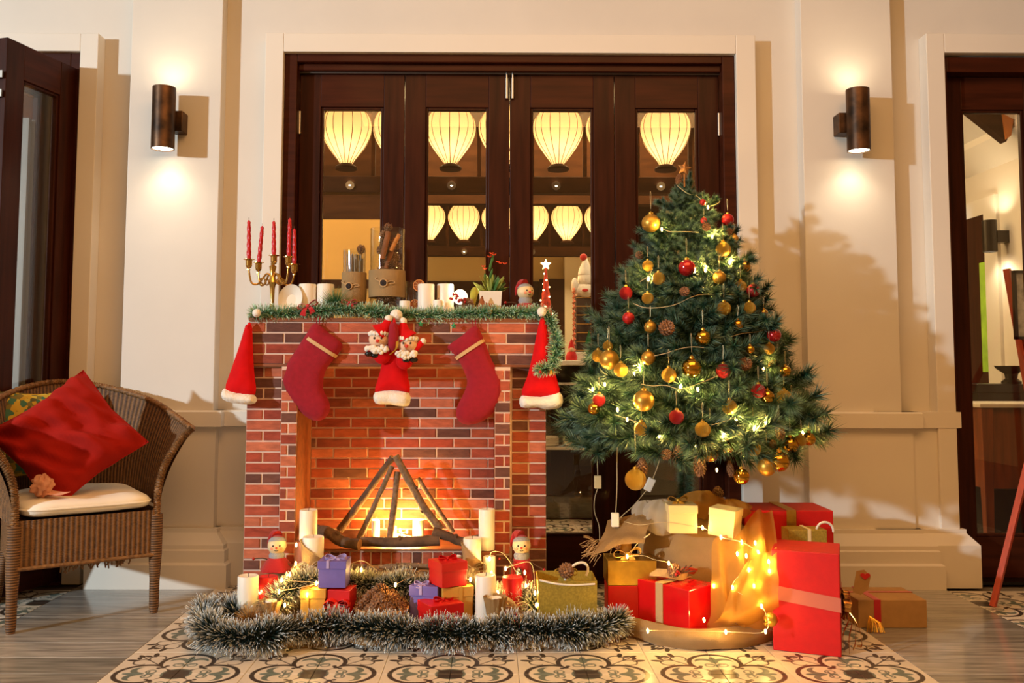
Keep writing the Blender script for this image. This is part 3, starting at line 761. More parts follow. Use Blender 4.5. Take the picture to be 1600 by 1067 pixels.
# sconce on the side wall (axis runs along the wall)
Ys = yx(1581); zs0, zs1 = .885+(579-390)/1400*Ys, .885+(579-340)/1400*Ys
t = thing('wall_sconce', 'small dark sconce on the side room wall seen through the right door', 'sconce', (XRW, Ys, zs0))
MB().lathe([(.034, zs0+.03), (.036, zs0), (.040, zs0), (.040, zs1), (.036, zs1), (.034, zs1-.03)], (XRW-.10, Ys, 0), 24).build('tube', m_black, t, smooth=40)
MB().box(XRW-.07, XRW, Ys-.03, Ys+.03, (zs0+zs1)/2-.04, (zs0+zs1)/2+.03).build('wall_bracket', m_black, t)
MB().lathe([(.0001, zs0+.01), (.035, zs0+.01)], (XRW-.10, Ys, 0), 20).build('lamp_glow', m_bulb, t)
light('side_sconce_down', 'SPOT', (XRW-.09, Ys, zs0-.003), 4, (1, .8, .5), .02, (XRW-.05, Ys, 0), angle=130, blend=.9)
light('side_sconce_up', 'SPOT', (XRW-.09, Ys, zs1+.003), 3, (1, .8, .5), .02, (XRW-.02, Ys, 3.0), angle=130, blend=.9)
# black console with a black bowl on it
cxx, cyy = XX(1560, 4.9), 4.9
t = thing('console', 'low black console behind the brown stand in the side room', 'console', (cxx, cyy, 0))
zt2 = ZZ(600, cyy, 1560)
MB().box(XX(1526, cyy), XRW-.03, cyy, cyy+.4, zt2-.05, zt2).build('top', m_black, t, bevel=.004)
MB().box(XX(1530, cyy), XRW-.05, cyy+.02, cyy+.38, .0, zt2-.05).build('body', m_black, t)
MB().lathe([(.001, 0), (.05, 0), (.052, .012), (.03, .04), (.035, .07), (.075, .10), (.08, .115), (.07, .115), (.001, .09)], (XX(1583, cyy+.1), cyy+.12, zt2), 24)
tag(MB().lathe([(.001, 0), (.05, 0), (.052, .012), (.03, .03), (.035, .055), (.075, .085), (.085, .10), (.075, .10), (.001, .08)], (0, 0, 0), 24).build('bowl', m_black, at=(0, 0, 0), smooth=40), 'black footed bowl on the low black console', 'bowl').location = (XX(1583, cyy+.1), cyy+.12, zt2)
# inside easel holding a framed drawing
m_easel = M('orange_red_wood', S(176, 62, 30), .45, var=.15, vscale=8, stretch=(8, 8, .6))
Ye = 4.7
t = thing('picture_easel', 'orange-red easel holding a framed drawing behind the right door', 'easel', (XX(1590, Ye), Ye, 0))
a, c = P(1573, 420, Ye), P(1612, 640, Ye)
MB().tube([a, c], [.022, .022], 4).build('leg', m_easel, t)
a2 = P(1700, 420, Ye); MB().tube([a2, P(1665, 640, Ye)], .022, 4).build('leg', m_easel, t)
MB().box(P(1596, 545, Ye).x, P(1670, 545, Ye).x, Ye-.03, Ye+.03, ZZ(545, Ye)-.01, ZZ(528, Ye)).build('ledge', m_easel, t, bevel=.003)
MB().box(c.x-.02, a2.x, Ye+.02, Ye+.05, 0.0, ZZ(640, Ye)).build('stand', m_easel, t)
pf = thing('framed_drawing', 'framed grey drawing standing on the easel behind the right door', 'picture', (P(1620, 470, Ye-.03).x, Ye-.03, ZZ(528, Ye)))
x0, x1, z0, z1 = P(1583, 480, Ye-.03).x, P(1680, 480, Ye-.03).x, ZZ(528, Ye-.03), ZZ(420, Ye-.03)
MB().box(x0, x1, Ye-.045, Ye-.025, z0, z0+.015).box(x0, x1, Ye-.045, Ye-.025, z1-.015, z1).box(x0, x0+.015, Ye-.045, Ye-.025, z0, z1).box(x1-.015, x1, Ye-.045, Ye-.025, z0, z1).build('frame', m_black, pf)
MB().box(x0+.01, x1-.01, Ye-.035, Ye-.028, z0+.01, z1-.01).build('drawing', M('grey_drawing', S(190, 184, 170), .6, var=.4, vscale=22, col2=S(225, 220, 208)), pf)
# brown stand
m_stand = M('red_brown_wood', S(128, 62, 28), .4, var=.25, vscale=6, stretch=(6, 6, .7), coat=.2)
Yb = 4.1
t = thing('wooden_stand', 'red-brown wooden stand with a sloping white-topped desk behind the right door', 'stand', (XX(1580, Yb), Yb, 0))
x0, x1 = XX(1531, Yb), XX(1680, Yb)
zt3, zb3 = ZZ(637, Yb, 1560), ZZ(765, Yb, 1560)
MB().box(x0+.02, x1-.02, Yb+.02, Yb+.36, zb3, zt3).build('cabinet', m_stand, t, bevel=.004)
MB().box(x0-.01, x1+.01, Yb-.01, Yb+.38, zt3, zt3+.018).build('top', m_white, t, bevel=.003)
for xx in (x0, x1-.05):
    for yy in (Yb, Yb+.33):
        b = MB(); v = [(xx, yy, zt3), (xx+.055, yy, zt3), (xx+.055, yy+.05, zt3), (xx, yy+.05, zt3)]
        w = [(xx+.015, yy+.01, 0), (xx+.045, yy+.01, 0), (xx+.045, yy+.04, 0), (xx+.015, yy+.04, 0)]
        b.raw(w+v, [(3, 2, 1, 0), (4, 5, 6, 7), (0, 1, 5, 4), (1, 2, 6, 5), (2, 3, 7, 6), (3, 0, 4, 7)]).build('leg', m_stand, t, bevel=.003)
# easel leg standing outside, before the right door
Yl = PZ(1551, 948)[1]
pf0, pf1 = PZ(1551, 948), P(1612, 700, Yl+.12)
pt = pf0+(pf1-pf0)*2.0
t = thing('sign_easel', 'orange-red wooden easel leg standing on the tiles before the right door', 'easel', pf0)
MB().tube([pf0, pt], [.014, .017], 4).build('leg', m_easel, t)
MB().tube([(pt.x*2-pf0.x, pf0.y, 0), pt], [.014, .017], 4).build('leg', m_easel, t)
MB().tube([(pt.x, pf0.y+.3, 0), pt], [.014, .017], 4).build('leg', m_easel, t)
# ------------------------------------------------------------------ builders shared by the decorations
from mathutils import geometry as mgeo
def inside(p, poly):
    c = False; n = len(poly); j = n-1
    for i in range(n):
        a, b = poly[i], poly[j]
        if (a[1] > p[1]) != (b[1] > p[1]) and p[0] < (b[0]-a[0])*(p[1]-a[1])/(b[1]-a[1])+a[0]: c = not c
        j = i
    return c
def smooth_loop(pts, n=4):
    k = len(pts); out = []
    for i in range(k):
        a, b, c, d = [Vector((*pts[(i+j) % k], 0)) for j in (-1, 0, 1, 2)]
        for j in range(n):
            t = j/n; q = 0.5*((2*b)+(c-a)*t+(2*a-5*b+4*c-d)*t*t+(3*b-a-3*c+d)*t**3); out.append((q.x, q.y))
    return out
def puff(b, outline, y, T, D, step, back=0.35, smooth=4, wob=0.0):
    """padded shape: outline of (x, z) points filled and swollen towards the room by T, half width D"""
    lp = smooth_loop(outline, smooth) if smooth else outline
    n = len(lp); pts = [Vector(p) for p in lp]; edges = [(i, (i+1) % n) for i in range(n)]
    xs, zs = [p[0] for p in lp], [p[1] for p in lp]
    def dist(p):
        m = 9
        for i in range(n):
            a, c = Vector(lp[i]), Vector(lp[(i+1) % n]); ab = c-a; t = max(0, min(1, (p-a).dot(ab)/max(ab.length_squared, 1e-12)))
            m = min(m, (p-a-ab*t).length)
        return m
    x = min(xs)+step/2; row = 0
    while x < max(xs):
        z = min(zs)+step/2+(step/2 if row % 2 else 0)
        while z < max(zs):
            q = Vector((x, z))
            if inside(q, lp) and dist(q) > step*.45: pts.append(q)
            z += step
        x += step*.87; row += 1
    vs, es, fs, *_ = mgeo.delaunay_2d_cdt(pts, edges, [], 1, 1e-7)
    h = []
    for v in vs:
        d = min(dist(v)/D, 1.0); h.append(math.sqrt(max(0, 1-(1-d)**2)))
    f1 = [(v.x, y-T*k*(1+wob*nz(v.x*30, v.y*30)), v.y) for v, k in zip(vs, h)]; f2 = [(v.x, y+T*back*k, v.y) for v, k in zip(vs, h)]
    tri = []
    for f in fs:
        a, c, e = [vs[i] for i in f[:3]]
        ccw = (c-a).cross(e-a) > 0
        tri.append(tuple(f) if ccw else tuple(f)[::-1])
    b.raw(f1, tri); b.raw(f2, [f[::-1] for f in tri]); return b
def strip(b, pts, wv, w, th=0.0012):
    """ribbon: path, width direction(s), width"""
    pts = [Vector(p) for p in pts]; k = len(pts); vs = []
    wvs = wv if isinstance(wv, list) else [wv]*k
    ws = w if hasattr(w, '__len__') else [w]*k
    for i in range(k):
        T = (pts[min(i+1, k-1)]-pts[max(i-1, 0)]); W = Vector(wvs[i]).normalized(); N = T.cross(W); N = N.normalized()*th/2 if N.length > 1e-9 else Vector((0, 0, th/2))
        for sw, sn in ((-1, -1), (1, -1), (1, 1), (-1, 1)): vs.append(pts[i]+W*ws[i]/2*sw+N*sn)
    fs = [(i*4+j, i*4+(j+1) % 4, i*4+4+(j+1) % 4, i*4+4+j) for i in range(k-1) for j in range(4)]+[(3, 2, 1, 0), tuple((k-1)*4+j for j in range(4))]
    return b.raw(vs, fs)
def bow(b, c, r, u, n, s, w, tails=True, loops=2):
    """bow at c: r sideways, u up, n towards the viewer, half width s, ribbon width w"""
    c, r, u, n = Vector(c), Vector(r).normalized(), Vector(u).normalized(), Vector(n).normalized()
    for sg in (-1, 1):
        for l in range(loops-1):
            k = 1-.25*l
            loop = [(0, 0), (.35, .28), (.8, .42), (1.05, .18), (.95, -.08), (.5, -.10), (0, 0)]
            pp = bez([c+r*sg*x*s*k+u*(z*s*k+l*.2*s)+n*.02*s for x, z in loop], 18)
            strip(b, pp, (n+u*.15*sg).normalized(), [w*(.35+.65*math.sin(PI*i/(len(pp)-1))) for i in range(len(pp))])
        if tails:
            pp = bez([c, c+r*sg*.35*s-u*.35*s+n*.12*s, c+r*sg*.55*s-u*.9*s+n*.05*s], 8)
            strip(b, pp, (r+u*.4*sg).normalized(), [w*(.4+.6*i/(len(pp)-1)) for i in range(len(pp))])
    b.sph(c+n*w*.15, (w*.32, w*.32, w*.36), 8, 6)
    return b
m_cone = M('pinecone_brown', S(108, 66, 42), .75, var=.45, vscale=9, col2=S(178, 130, 90))
def pinecone_mesh(n=64, open_=1.0):
    b = MB(); g = PI*(3-math.sqrt(5))
    b.sph((0, 0, 0), (.17, .17, .44), 8, 6)
    for i in range(n):
        t = (i+.5)/n; z = .5-t; rr = .40*math.sin(PI*min(1, .12+t*.82))**.8; a = i*g
        o = Vector((math.cos(a), math.sin(a), 0)); sdv = Vector((-math.sin(a), math.cos(a), 0)); up = Vector((0, 0, 1))
        root = o*rr*.45+up*z; tip = o*rr*1.36+up*(z+.10*open_); w = .13*(.5+rr)
        mid = o*rr*1.08+up*(z+.01)
        b.raw([root-sdv*.03, root+sdv*.03, mid+sdv*w, tip, mid-sdv*w, mid-up*.06+o*.02], [(0, 1, 2, 3, 4), (1, 0, 5), (2, 1, 5), (3, 2, 5), (4, 3, 5), (0, 4, 5)])
    return b.mesh('pinecone', m_cone)
me_cone = pinecone_mesh()
def rot_to(v): return Vector((0, 0, 1)).rotation_difference(Vector(v).normalized()).to_matrix()
def pinecone(loc, h, w, label, axis=(0, 0, 1), parent=None, group=None, name='pinecone'):
    if parent is not None: return piece(name, me_cone, parent, loc, rot_to(axis), (w, w, h))
    o = bpy.data.objects.new(name, me_cone); COL.objects.link(o)
    o.matrix_world = Matrix.Translation(Vector(loc)) @ rot_to(axis).to_4x4() @ Matrix.Diagonal((w, w, h, 1))
    return tag(o, label, 'pinecone', group)
m_wax = M('white_wax', S(240, 232, 216), .45, sss=.25)
m_waxred = M('red_wax', S(196, 22, 30), .4, sss=.1)
m_wick = M('wick', S(60, 50, 44), .9)
m_flame = M('flame', (1, .7, .25), .5, emit=22, ecol=(1, .66, .22))
m_burlap = cloth_mat('burlap', S(178, 146, 102), .18, weave=.7, wscale=420)
m_burlapd = cloth_mat('natural_burlap', S(168, 132, 86), .15, weave=.8, wscale=380)
m_tulle = cloth_mat('ivory_organza', S(240, 226, 200), .5, .72)
m_gold = M('gold_foil', S(206, 160, 62), .32, .85, var=.12, vscale=30)
def candle_mb(x, y, z0, z1, r):
    return MB().lathe([(.001, z0), (r*.97, z0), (r, z0+.003), (r, z1-.004), (r*.95, z1), (r*.8, z1-.002), (r*.3, z1-.004), (.001, z1-.004)], (x, y, 0), 28)
def candle(px0, px1, ptop, pbase, Y, label, mat=None, lit=False, z0=None, group=None, cat='candle', name='pillar_candle'):
    a, c = P(px0, ptop, Y), P(px1, ptop, Y); x, r = (a.x+c.x)/2, (c.x-a.x)/2
    z1 = a.z; z0 = ZZ(pbase, Y, px0) if z0 is None else z0
    t = thing(name, label, cat, (x, Y, z0), group=group)
    candle_mb(x, Y, z0, z1, r).build('wax', mat or m_wax, t, smooth=45)
    MB().tube([(x, Y, z1-.005), (x+.001, Y, z1+.004), (x+.002, Y, z1+.009)], .0011, 6).build('wick', m_wick, t)
    if lit:
        light('candle_glow_fill', 'POINT', (x, Y, z1+.012), 1.1, (1, .46, .09), .006)  # no flame burns here; lamp added so the candle glows
    return x, r, z0, z1

# ------------------------------------------------------------------ brick fireplace
m_brick = ramp_random_mat('printed_brick', [S(166, 80, 58), S(146, 64, 48), S(180, 97, 70), S(112, 72, 60), S(158, 70, 50), S(192, 110, 80), S(136, 68, 53), S(98, 63, 54), S(170, 84, 56)], rough=.72, stretch=(1, 1, 3), bump=.35, bscale=90, amt=.22, vscale=22, spec=.2)
m_mortar = M('printed_mortar', S(222, 190, 170), .8, var=.06, vscale=30)
m_brownpaper = M('brown_board', S(138, 76, 38), .6, var=.25, vscale=6, stretch=(1, 6, 6))
_bm = {}
def brick_mesh(w, h, d=.004):
    k = (round(w, 3), round(h, 3))
    if k not in _bm:
        b = MB(); c = .0016; x, z = w/2, h/2
        b.raw([(-x, 0, -z), (x, 0, -z), (x, 0, z), (-x, 0, z), (-x+c, -d, -z+c), (x-c, -d, -z+c), (x-c, -d, z-c), (-x+c, -d, z-c)],
              [(0, 1, 5, 4), (1, 2, 6, 5), (2, 3, 7, 6), (3, 0, 4, 7), (4, 5, 6, 7)])
        _bm[k] = b.mesh('brick', m_brick)
    return _bm[k]
def bricks(part, x0, x1, z1, rows_, y, pitch, L, off, j=.0062, zmin=0.0):
    for rI in range(rows_):
        zt = z1-pitch*rI; zb = zt-pitch
        if zb < zmin-.02: break
        x = x0-((off+rI*.5) % 1.0)*L
        while x < x1:
            a, c = max(x+j/2, x0+.001), min(x+L-j/2, x1-.001)
            if c-a > .009: piece('brick', brick_mesh(c-a, pitch-j), part, ((a+c)/2, y, (zt+zb)/2))
            x += L
FP, FJ, FH, FB = 3.42, 3.36, 3.395, 3.62
fp = thing('brick_fireplace', 'mock fireplace of red printed brick with a brown mantel edge', 'fireplace', (XX(618, FP), FP+.1, 0))
zM = ZZ(497, FH, 618); zH1 = ZZ(503, FH, 618); zH0 = ZZ(569, FH, 618)
fx0, fx1 = P(385, 660, FP).x, P(853, 650, FP).x
jx0, jx1 = P(437, 760, FJ).x, P(462, 760, FJ).x
kx0, kx1 = P(773, 760, FJ).x, P(797, 760, FJ).x
hx0, hx1 = P(390, 535, FH).x, P(846, 535, FH).x
PITCH = (zH1-zH0)/4; BL = .140
MB().box(hx0-.004, hx1+.004, FH-.006, 3.69, zH1, zM).build('mantel_board', m_brownpaper, fp, bevel=.002)
hd = MB().box(hx0, hx1, FH, 3.69, zH0+.0005, zH1).build('header', m_mortar, fp)
bricks(hd, hx0, hx1, zH1-.002, 4, FH, PITCH, BL, .57)
MB().box(hx0-.002, hx1+.002, FH-.004, FP+.02, zH0-.010, zH0).build('header_edge', m_brownpaper, fp, bevel=.001)
for nm, a, c, j0, j1, o1, o2 in (('left_pillar', fx0, jx1, jx0, jx1, .55, .2), ('right_pillar', kx0, fx1, kx0, kx1, .05, .6)):
    pl = MB().box(a, c, FP, 3.69, 0, zH0).build('pillar', m_mortar, fp)
    left = nm[0] == 'l'
    bricks(pl, a if left else j1+.008, j0-.001 if left else c, zH0-.012, 26, FP, PITCH, BL, o1, zmin=.07)
    jb = MB().box(j0, j1, FJ, FP, 0, zH0-.010).build('jamb', m_mortar, fp)
    bricks(jb, j0, j1, zH0-.020, 26, FJ, PITCH, BL*.62, o2, zmin=.07)
    xs_ = j1 if left else j0
    MB().box(xs_-.001, xs_+.002, FJ+.001, FB, 0, zH0-.011).build('jamb_lining', m_brownpaper, fp)
bp_ = MB().box(jx1, kx0, FB, FB+.03, 0, zH0).build('back_panel', m_mortar, fp)
HF = 3.43; zHe = ZZ(857, HF, 620)
bricks(bp_, jx1+.003, kx0-.001, zH0-.014, 30, FB, PITCH, BL*.98, .35, zmin=zHe)
he = MB().box(jx1+.002, kx0-.002, HF, FB, 0, zHe-.006).build('hearth', m_mortar, fp)
MB().box(jx1+.002, kx0-.002, HF-.008, FB, zHe-.006, zHe).build('hearth_board', m_brownpaper, fp)
nb = 19; wbk = (kx0-jx1-.004)/nb; hb = zHe-ZZ(881, HF, 620)
for i in range(nb):
    piece('brick', brick_mesh(wbk-.006, hb-.012), he, (jx1+.002+wbk*(i+.5), HF, zHe-.008-hb/2))

# ------------------------------------------------------------------ logs of the fire
m_bark = M('driftwood_bark', S(122, 100, 78), .85, var=.35, vscale=26, stretch=(3, 3, 3), bump=.7, bscale=110)
m_barkd = M('dark_bark', S(92, 68, 48), .9, var=.4, vscale=22, bump=.9, bscale=90)
m_cut = M('cut_wood', S(196, 146, 88), .8, var=.15, vscale=40)
def log(pp, r, label, mat=None, seg=14, knots=0, seed=0.0):
    pts = bez(pp, seg); k = len(pts)
    rs = [(r if not hasattr(r, '__len__') else r[0]+(r[1]-r[0])*i/(k-1))*(1+.16*nz(i*.55+seed, seed)) for i in range(k)]
    base = min(pts, key=lambda q: q.z)
    t = thing('log', label, 'log', base)
    b = MB().tube(pts, rs, 10, caps=False)
    b.v = [(x+.0016*nz(x*160, z*160, seed), y+.0016*nz(z*160, y*160, seed), z+.0016*nz(y*160, x*160, seed)) for x, y, z in b.v]
    b.build('bark', mat or m_bark, t, smooth=60)
    for i, sg in ((0, -1), (k-1, 1)):
        d = (pts[1]-pts[0] if i == 0 else pts[-1]-pts[-2]).normalized()*sg
        MB().lathe([(rs[i]*1.0, -.001), (rs[i]*.98, .0005), (.001, .001)], pts[i], 10, ax=d).build('cut_end', m_cut, t)
    for q in range(knots):
        i = int((q+1)*k/(knots+1)); d = (pts[i+1]-pts[i]).cross(Vector((0, 1, .2*(-1)**q))).normalized()*(-1)**q
        MB().lathe([(rs[i]*.55, rs[i]*.5), (rs[i]*.42, rs[i]*1.25), (.001, rs[i]*1.3)], pts[i], 8, ax=(d+Vector((0, -.4, 0)))).build('knot', mat or m_barkd, t, smooth=60)
    return t
zl = zHe
log([P(614, 714, 3.49), P(573, 771, 3.52), P(531, 828, 3.54)], (.013, .016), 'long dark log leaning at the back left of the log tepee', m_barkd, seed=1)
log([P(613, 728, 3.475), P(588, 784, 3.46), P(561, 842, 3.45)], (.010, .012), 'pale straight stick second from left in the log tepee', seed=2)
log([P(621, 737, 3.49), P(616, 788, 3.475), P(609, 841, 3.465)], (.012, .0135), 'pale stick standing upright in the middle of the log tepee', seed=3)
log([P(618, 712, 3.46), P(646, 764, 3.465), P(664, 796, 3.46), P(689, 828, 3.45)], (.014, .017), 'thick knotty log leaning right in front of the log tepee', knots=2, seed=4)
log([P(653, 747, 3.55), P(680, 790, 3.55), P(708, 832, 3.55)], (.009, .011), 'thin stick leaning right behind the thick knotty log', seed=5)
log([P(564, 846, 3.41), P(625, 847, 3.405), P(687, 844, 3.41)], (.018, .021), 'horizontal log lying across the front of the hearth', m_barkd, knots=1, seed=6)
log([P(495, 828, 3.44), P(515, 833, 3.41), P(535, 846, 3.39), P(562, 851, 3.37)], (.022, .020), 'crooked dark log with a sawn end at the left of the hearth', m_barkd, knots=1, seed=7)
log([P(677, 831, 3.42), P(700, 838, 3.41), P(722, 846, 3.405), P(750, 841, 3.40)], (.019, .015), 'crooked dark log at the right of the hearth', m_barkd, knots=1, seed=8)
log([P(592, 888, 3.35), P(633, 884, 3.36), P(678, 886, 3.35)], (.013, .011), 'grey branch lying below the hearth bricks, right of center', knots=2, seed=9)
log([P(545, 884, 3.33), P(570, 888, 3.32), P(600, 897, 3.30)], (.012, .014), 'grey branch lying below the hearth bricks behind the purple box', knots=1, seed=10)
log([P(600, 902, 3.31), P(640, 897, 3.31), P(690, 899, 3.30)], (.014, .012), 'grey branch low on the floor under the hearth branches', knots=1, seed=11)
candle(581, 593.5, 812, 0, 3.555, 'glowing candle behind the left sticks of the log tepee', lit=True, z0=zHe)
candle(645, 663, 812, 0, 3.56, 'glowing candle behind the thick log in the fireplace', lit=True, z0=zHe)
candle(608, 620, 822, 0, 3.57, 'small glowing candle behind the upright middle stick', lit=True, z0=zHe)

# ------------------------------------------------------------------ stockings and hats on the mantel
m_stock = M('maroon_felt', S(148, 14, 34), .95, sheen=.05, var=.10, vscale=60, bump=.25, bscale=240)
m_tape = M('beige_tape', S(206, 168, 118), .8, bump=.2, bscale=300)
m_velvet = M('red_velvet', S(205, 6, 12), .85, sheen=.04, spec=.2, var=.08, vscale=25, bump=.1, bscale=160)
m_fluff = M('white_fleece', S(240, 232, 218), .95, sheen=.6, bump=1.0, bscale=150, var=.04, vscale=60)
YS = 3.375
def stocking(out, tape, label, hang):
    o3 = [P(x, y, YS) for x, y in out]; ol = [(q.x, q.z) for q in o3]
    t = thing('stocking', label, 'stocking', (sum(q[0] for q in ol)/len(ol), YS, min(q[1] for q in ol)))
    puff(MB(), ol, YS, .030, .05, .011, back=.3, smooth=3).build('felt_body', m_stock, t, smooth=70)
    a, c = P(*tape[0], YS-.031), P(*tape[1], YS-.031); d = (c-a)
    n = 14; pp = []
    for i in range(n+1):
        q = i/n; dd = min(q, 1-q)*d.length; k = math.sqrt(max(0, 1-(1-min(dd/.05, 1))**2)); pp.append(Vector((a.x+d.x*q, YS-.031*k-.002, a.z+d.z*q)))
    strip(MB(), pp, d.cross(Vector((0, 1, 0))), .013, .003).build('tape', m_tape, t)
    h = P(*hang, YS); MB().tube(bez([h+Vector((-.004, -.004, -.012)), h+Vector((-.006, .004, .02)), h+Vector((0, .02, .035)), h+Vector((.006, .004, .02)), h+Vector((.004, -.004, -.012))], 16), .0016, 5).build('hanging_loop', m_stock, t)
stocking([(492.5, 505), (514, 520), (535, 537.5), (530, 551), (522, 561), (508, 581), (505, 607), (513, 624), (515.5, 639), (509, 652.5), (495, 657.5), (478, 651), (456, 629), (442, 606), (440, 590), (450, 566), (465, 543), (478, 522.5)],
         ((476, 526), (524, 557)), 'maroon felt stocking with a beige tape, left of the santa dolls', (497, 506))
stocking([(699.6, 541), (721, 525), (743.5, 509), (757, 532.7), (768.8, 563), (784, 590), (786.5, 613.7), (775.5, 639), (755, 657.5), (731.6, 663.6), (716.5, 657.5), (712.4, 644), (716.5, 630.5), (725, 613.7), (730, 597), (725, 580), (714.8, 559.7), (706, 550)],
         ((712, 560), (756, 531)), 'maroon felt stocking with a beige tape, right of the santa dolls', (741, 510))
def hat(ol, brim, tip, pom, pr, label, Y):
    q = [P(x, y, Y) for x, y in ol]; t = thing('santa_hat', label, 'hat', P(brim[0][0], brim[0][1], Y))
    puff(MB(), [(v.x, v.z) for v in q], Y, .032, .06, .011, back=.25, smooth=3, wob=.1).build('velvet_cone', m_velvet, t, smooth=70)
    q = [P(x, y, Y) for x, y in brim]
    puff(MB(), [(v.x, v.z) for v in q], Y-.004, .040, .022, .008, back=.25, smooth=3, wob=.12).build('fleece_brim', m_fluff, t, smooth=70)
    c = P(*pom, Y-.012); MB().sph(c, pr, 16, 10).build('pompom', m_fluff, t, smooth=70)
hat([(386, 507), (390, 503), (394, 512), (395, 540), (397, 580), (399, 616), (375, 618), (352, 610), (362, 575), (374, 540), (383, 510)], [(350, 607), (372, 613), (398, 617), (399, 630), (374, 631), (349, 624)], 0, (401, 489), .016, 'red santa hat hanging at the left end of the mantel', 3.37)
hat([(617, 505), (632, 520), (634, 545), (636, 580), (640, 613), (612, 610), (586, 614), (594, 580), (601, 545), (606, 520)], [(586, 613), (612, 610), (639, 614), (640, 632), (630, 635), (610, 632), (587, 630)], 0, (619, 493), .024, 'red santa hat hanging below the two santa dolls', 3.365)
hat([(845, 497), (852, 500), (860, 540), (867, 580), (874, 617), (845, 620), (815, 618), (825, 585), (834, 545), (840, 515)], [(815, 618), (845, 620), (875, 613), (878, 634), (858, 640), (840, 637), (814, 636)], 0, (846.5, 487), .018, 'red santa hat hanging at the right end of the mantel', 3.365)
# two santa dolls, a small stocking and a gold ribbon
m_eye = M('bead_black', S(16, 14, 14), .25)
m_nose = M('nose_red', S(214, 60, 44), .6)
def santa(hc, s, tip, tilt, label, armL, armR, legs):
    Y = 3.325; c = P(*hc, Y)
    t = thing('santa_doll', label, 'doll', c)
    MB().sph(c, (.030*s, .024*s, .027*s), 18, 12).build('head', m_skin, t, smooth=60)
    b = MB()
    for k in range(34):
        a = random.uniform(-1.15, 1.15); d = random.uniform(.45, 1.15)
        b.sph(c+Vector((math.sin(a)*.030*s*d, -.020*s-.006*random.random(), -.018*s-.022*s*d*math.cos(a)*.9)), .0080*s*random.uniform(.7, 1.1), 7, 5)
    b.build('beard', m_plush_w, t, smooth=60)
    b = MB()
    for sg in (-1, 1): b.sph(c+Vector((sg*.0105*s, -.0232*s, .003*s)), .0033*s, 8, 6)
    b.build('eyes', m_eye, t, smooth=60)
    MB().sph(c+Vector((-.001, -.027*s, -.006*s)), .0055*s, 10, 8).build('nose', m_nose, t, smooth=60)
    b = MB()
    for k in range(16):
        a = 2*PI*k/16; b.sph(c+Vector((math.cos(a)*.026*s, math.sin(a)*.022*s-.001, .0165*s+.002*math.sin(k*2))), .0075*s, 7, 5)
    b.build('hat_trim', m_plush_w, t, smooth=60)
    tp = P(*tip, Y); b = MB().tube(bez([c+Vector((0, 0, .018*s)), c.lerp(tp, .5)+Vector((.006*tilt, 0, .006)), tp], 8), [.029*s*(1-.78*i/8)+.002 for i in range(9)][:len(bez([c, c.lerp(tp, .5), tp], 8))], 14)
    b.build('hat', m_velvet, t, smooth=60)
    MB().sph(tp, .0115*s, 12, 8).build('pompom', m_plush_w, t, smooth=60)
    bc = c+Vector((.012*tilt, .008, -.048*s)); MB().sph(bc, (.026*s, .022*s, .026*s), 14, 10).build('body', m_velvet, t, smooth=60)
    for a in (armL, armR):
        e = P(*a, Y-.005); MB().tube(bez([bc+Vector((0, 0, .012)), bc.lerp(e, .6), e], 6), [.012*s, .011*s, .010*s, .010*s, .009*s, .009*s, .009*s][:len(bez([bc, bc.lerp(e, .6), e], 6))], 8).build('arm', m_velvet, t, smooth=60)
        MB().sph(e, .0095*s, 10, 8).build('mitten', m_plush_w, t, smooth=60)
    for l in legs:
        e = P(*l, Y-.008); MB().tube([bc, e.lerp(bc, .15)], .010*s, 8).build('leg', m_velvet, t, smooth=60)
        MB().sph(e, (.014*s, .012*s, .008*s), 10, 8).build('boot', m_eye, t, smooth=60)
santa((592, 530), 1.25, (607, 498), 1, 'plush santa doll on the left, facing left, over the middle hat', (604, 545), (574, 545), ((577, 553), (586, 555)))
santa((637, 538), 1.25, (630, 502), -1, 'plush santa doll on the right waving, over the middle hat', (661, 533), (625, 556), ((634, 563), (646, 562)))
o3 = [P(x, y, 3.30) for x, y in ((610, 505), (619, 504), (623, 520), (621, 540), (615, 549), (607, 543), (607, 522))]
t = thing('mini_stocking', 'tiny maroon stocking with gold ribbon between the two santa dolls', 'stocking', o3[4])
puff(MB(), [(v.x, v.z) for v in o3], 3.30, .016, .02, .007, back=.5).build('felt_body', m_stock, t, smooth=70)
pp = bez([P(621, 533, 3.275), P(619, 545, 3.27), P(609, 554, 3.275)], 8); strip(MB(), pp, (1, 0, .4), .010, .002).build('gold_ribbon', m_gold, t)
MB().lathe([(.006, 0), (.004, .012), (.001, .02)], P(616, 505, 3.30), 8).build('tip', m_velvet, t, smooth=60)
# ------------------------------------------------------------------ burlap ground under the display
def mound(x, y):
    k = max(0, min(1, (y-3.10)/.16)); k = k*k*(3-2*k)
    return .012+.095*k*max(0, min(1, (x+.98)/.1))*max(0, min(1, (.30-x)/.1))
bx0, bx1 = -.98, .30
b = MB().grid(64, 30, lambda u, v: (bx0+(bx1-bx0)*u, 2.96+.035*math.sin(u*17)+(.46-.035*math.sin(u*17))*v*(1.0), mound(bx0+(bx1-bx0)*u, 2.96+.46*v)*min(1, v*14+.12)+.004*nz(u*22, v*9)))
tag(b.build('burlap_cloth', m_burlap, at=(-.34, 3.1, 0), smooth=60), 'burlap cloth spread on the floor before the brick fireplace', 'cloth')
sx0, sx1 = XX(540, 3.0), XX(662, 3.0)
b = MB().lathe([(.001, 0), (.128, 0), (.134, .006), (.134, .020), (.126, .026), (.001, .027)], ((sx0+sx1)/2, 3.03, .014), 40)
tag(b.build('burlap_mat', m_burlap, at=((sx0+sx1)/2, 3.03, .014), smooth=35), 'round beige burlap mat under the pinecone basket, behind the front garland', 'mat')

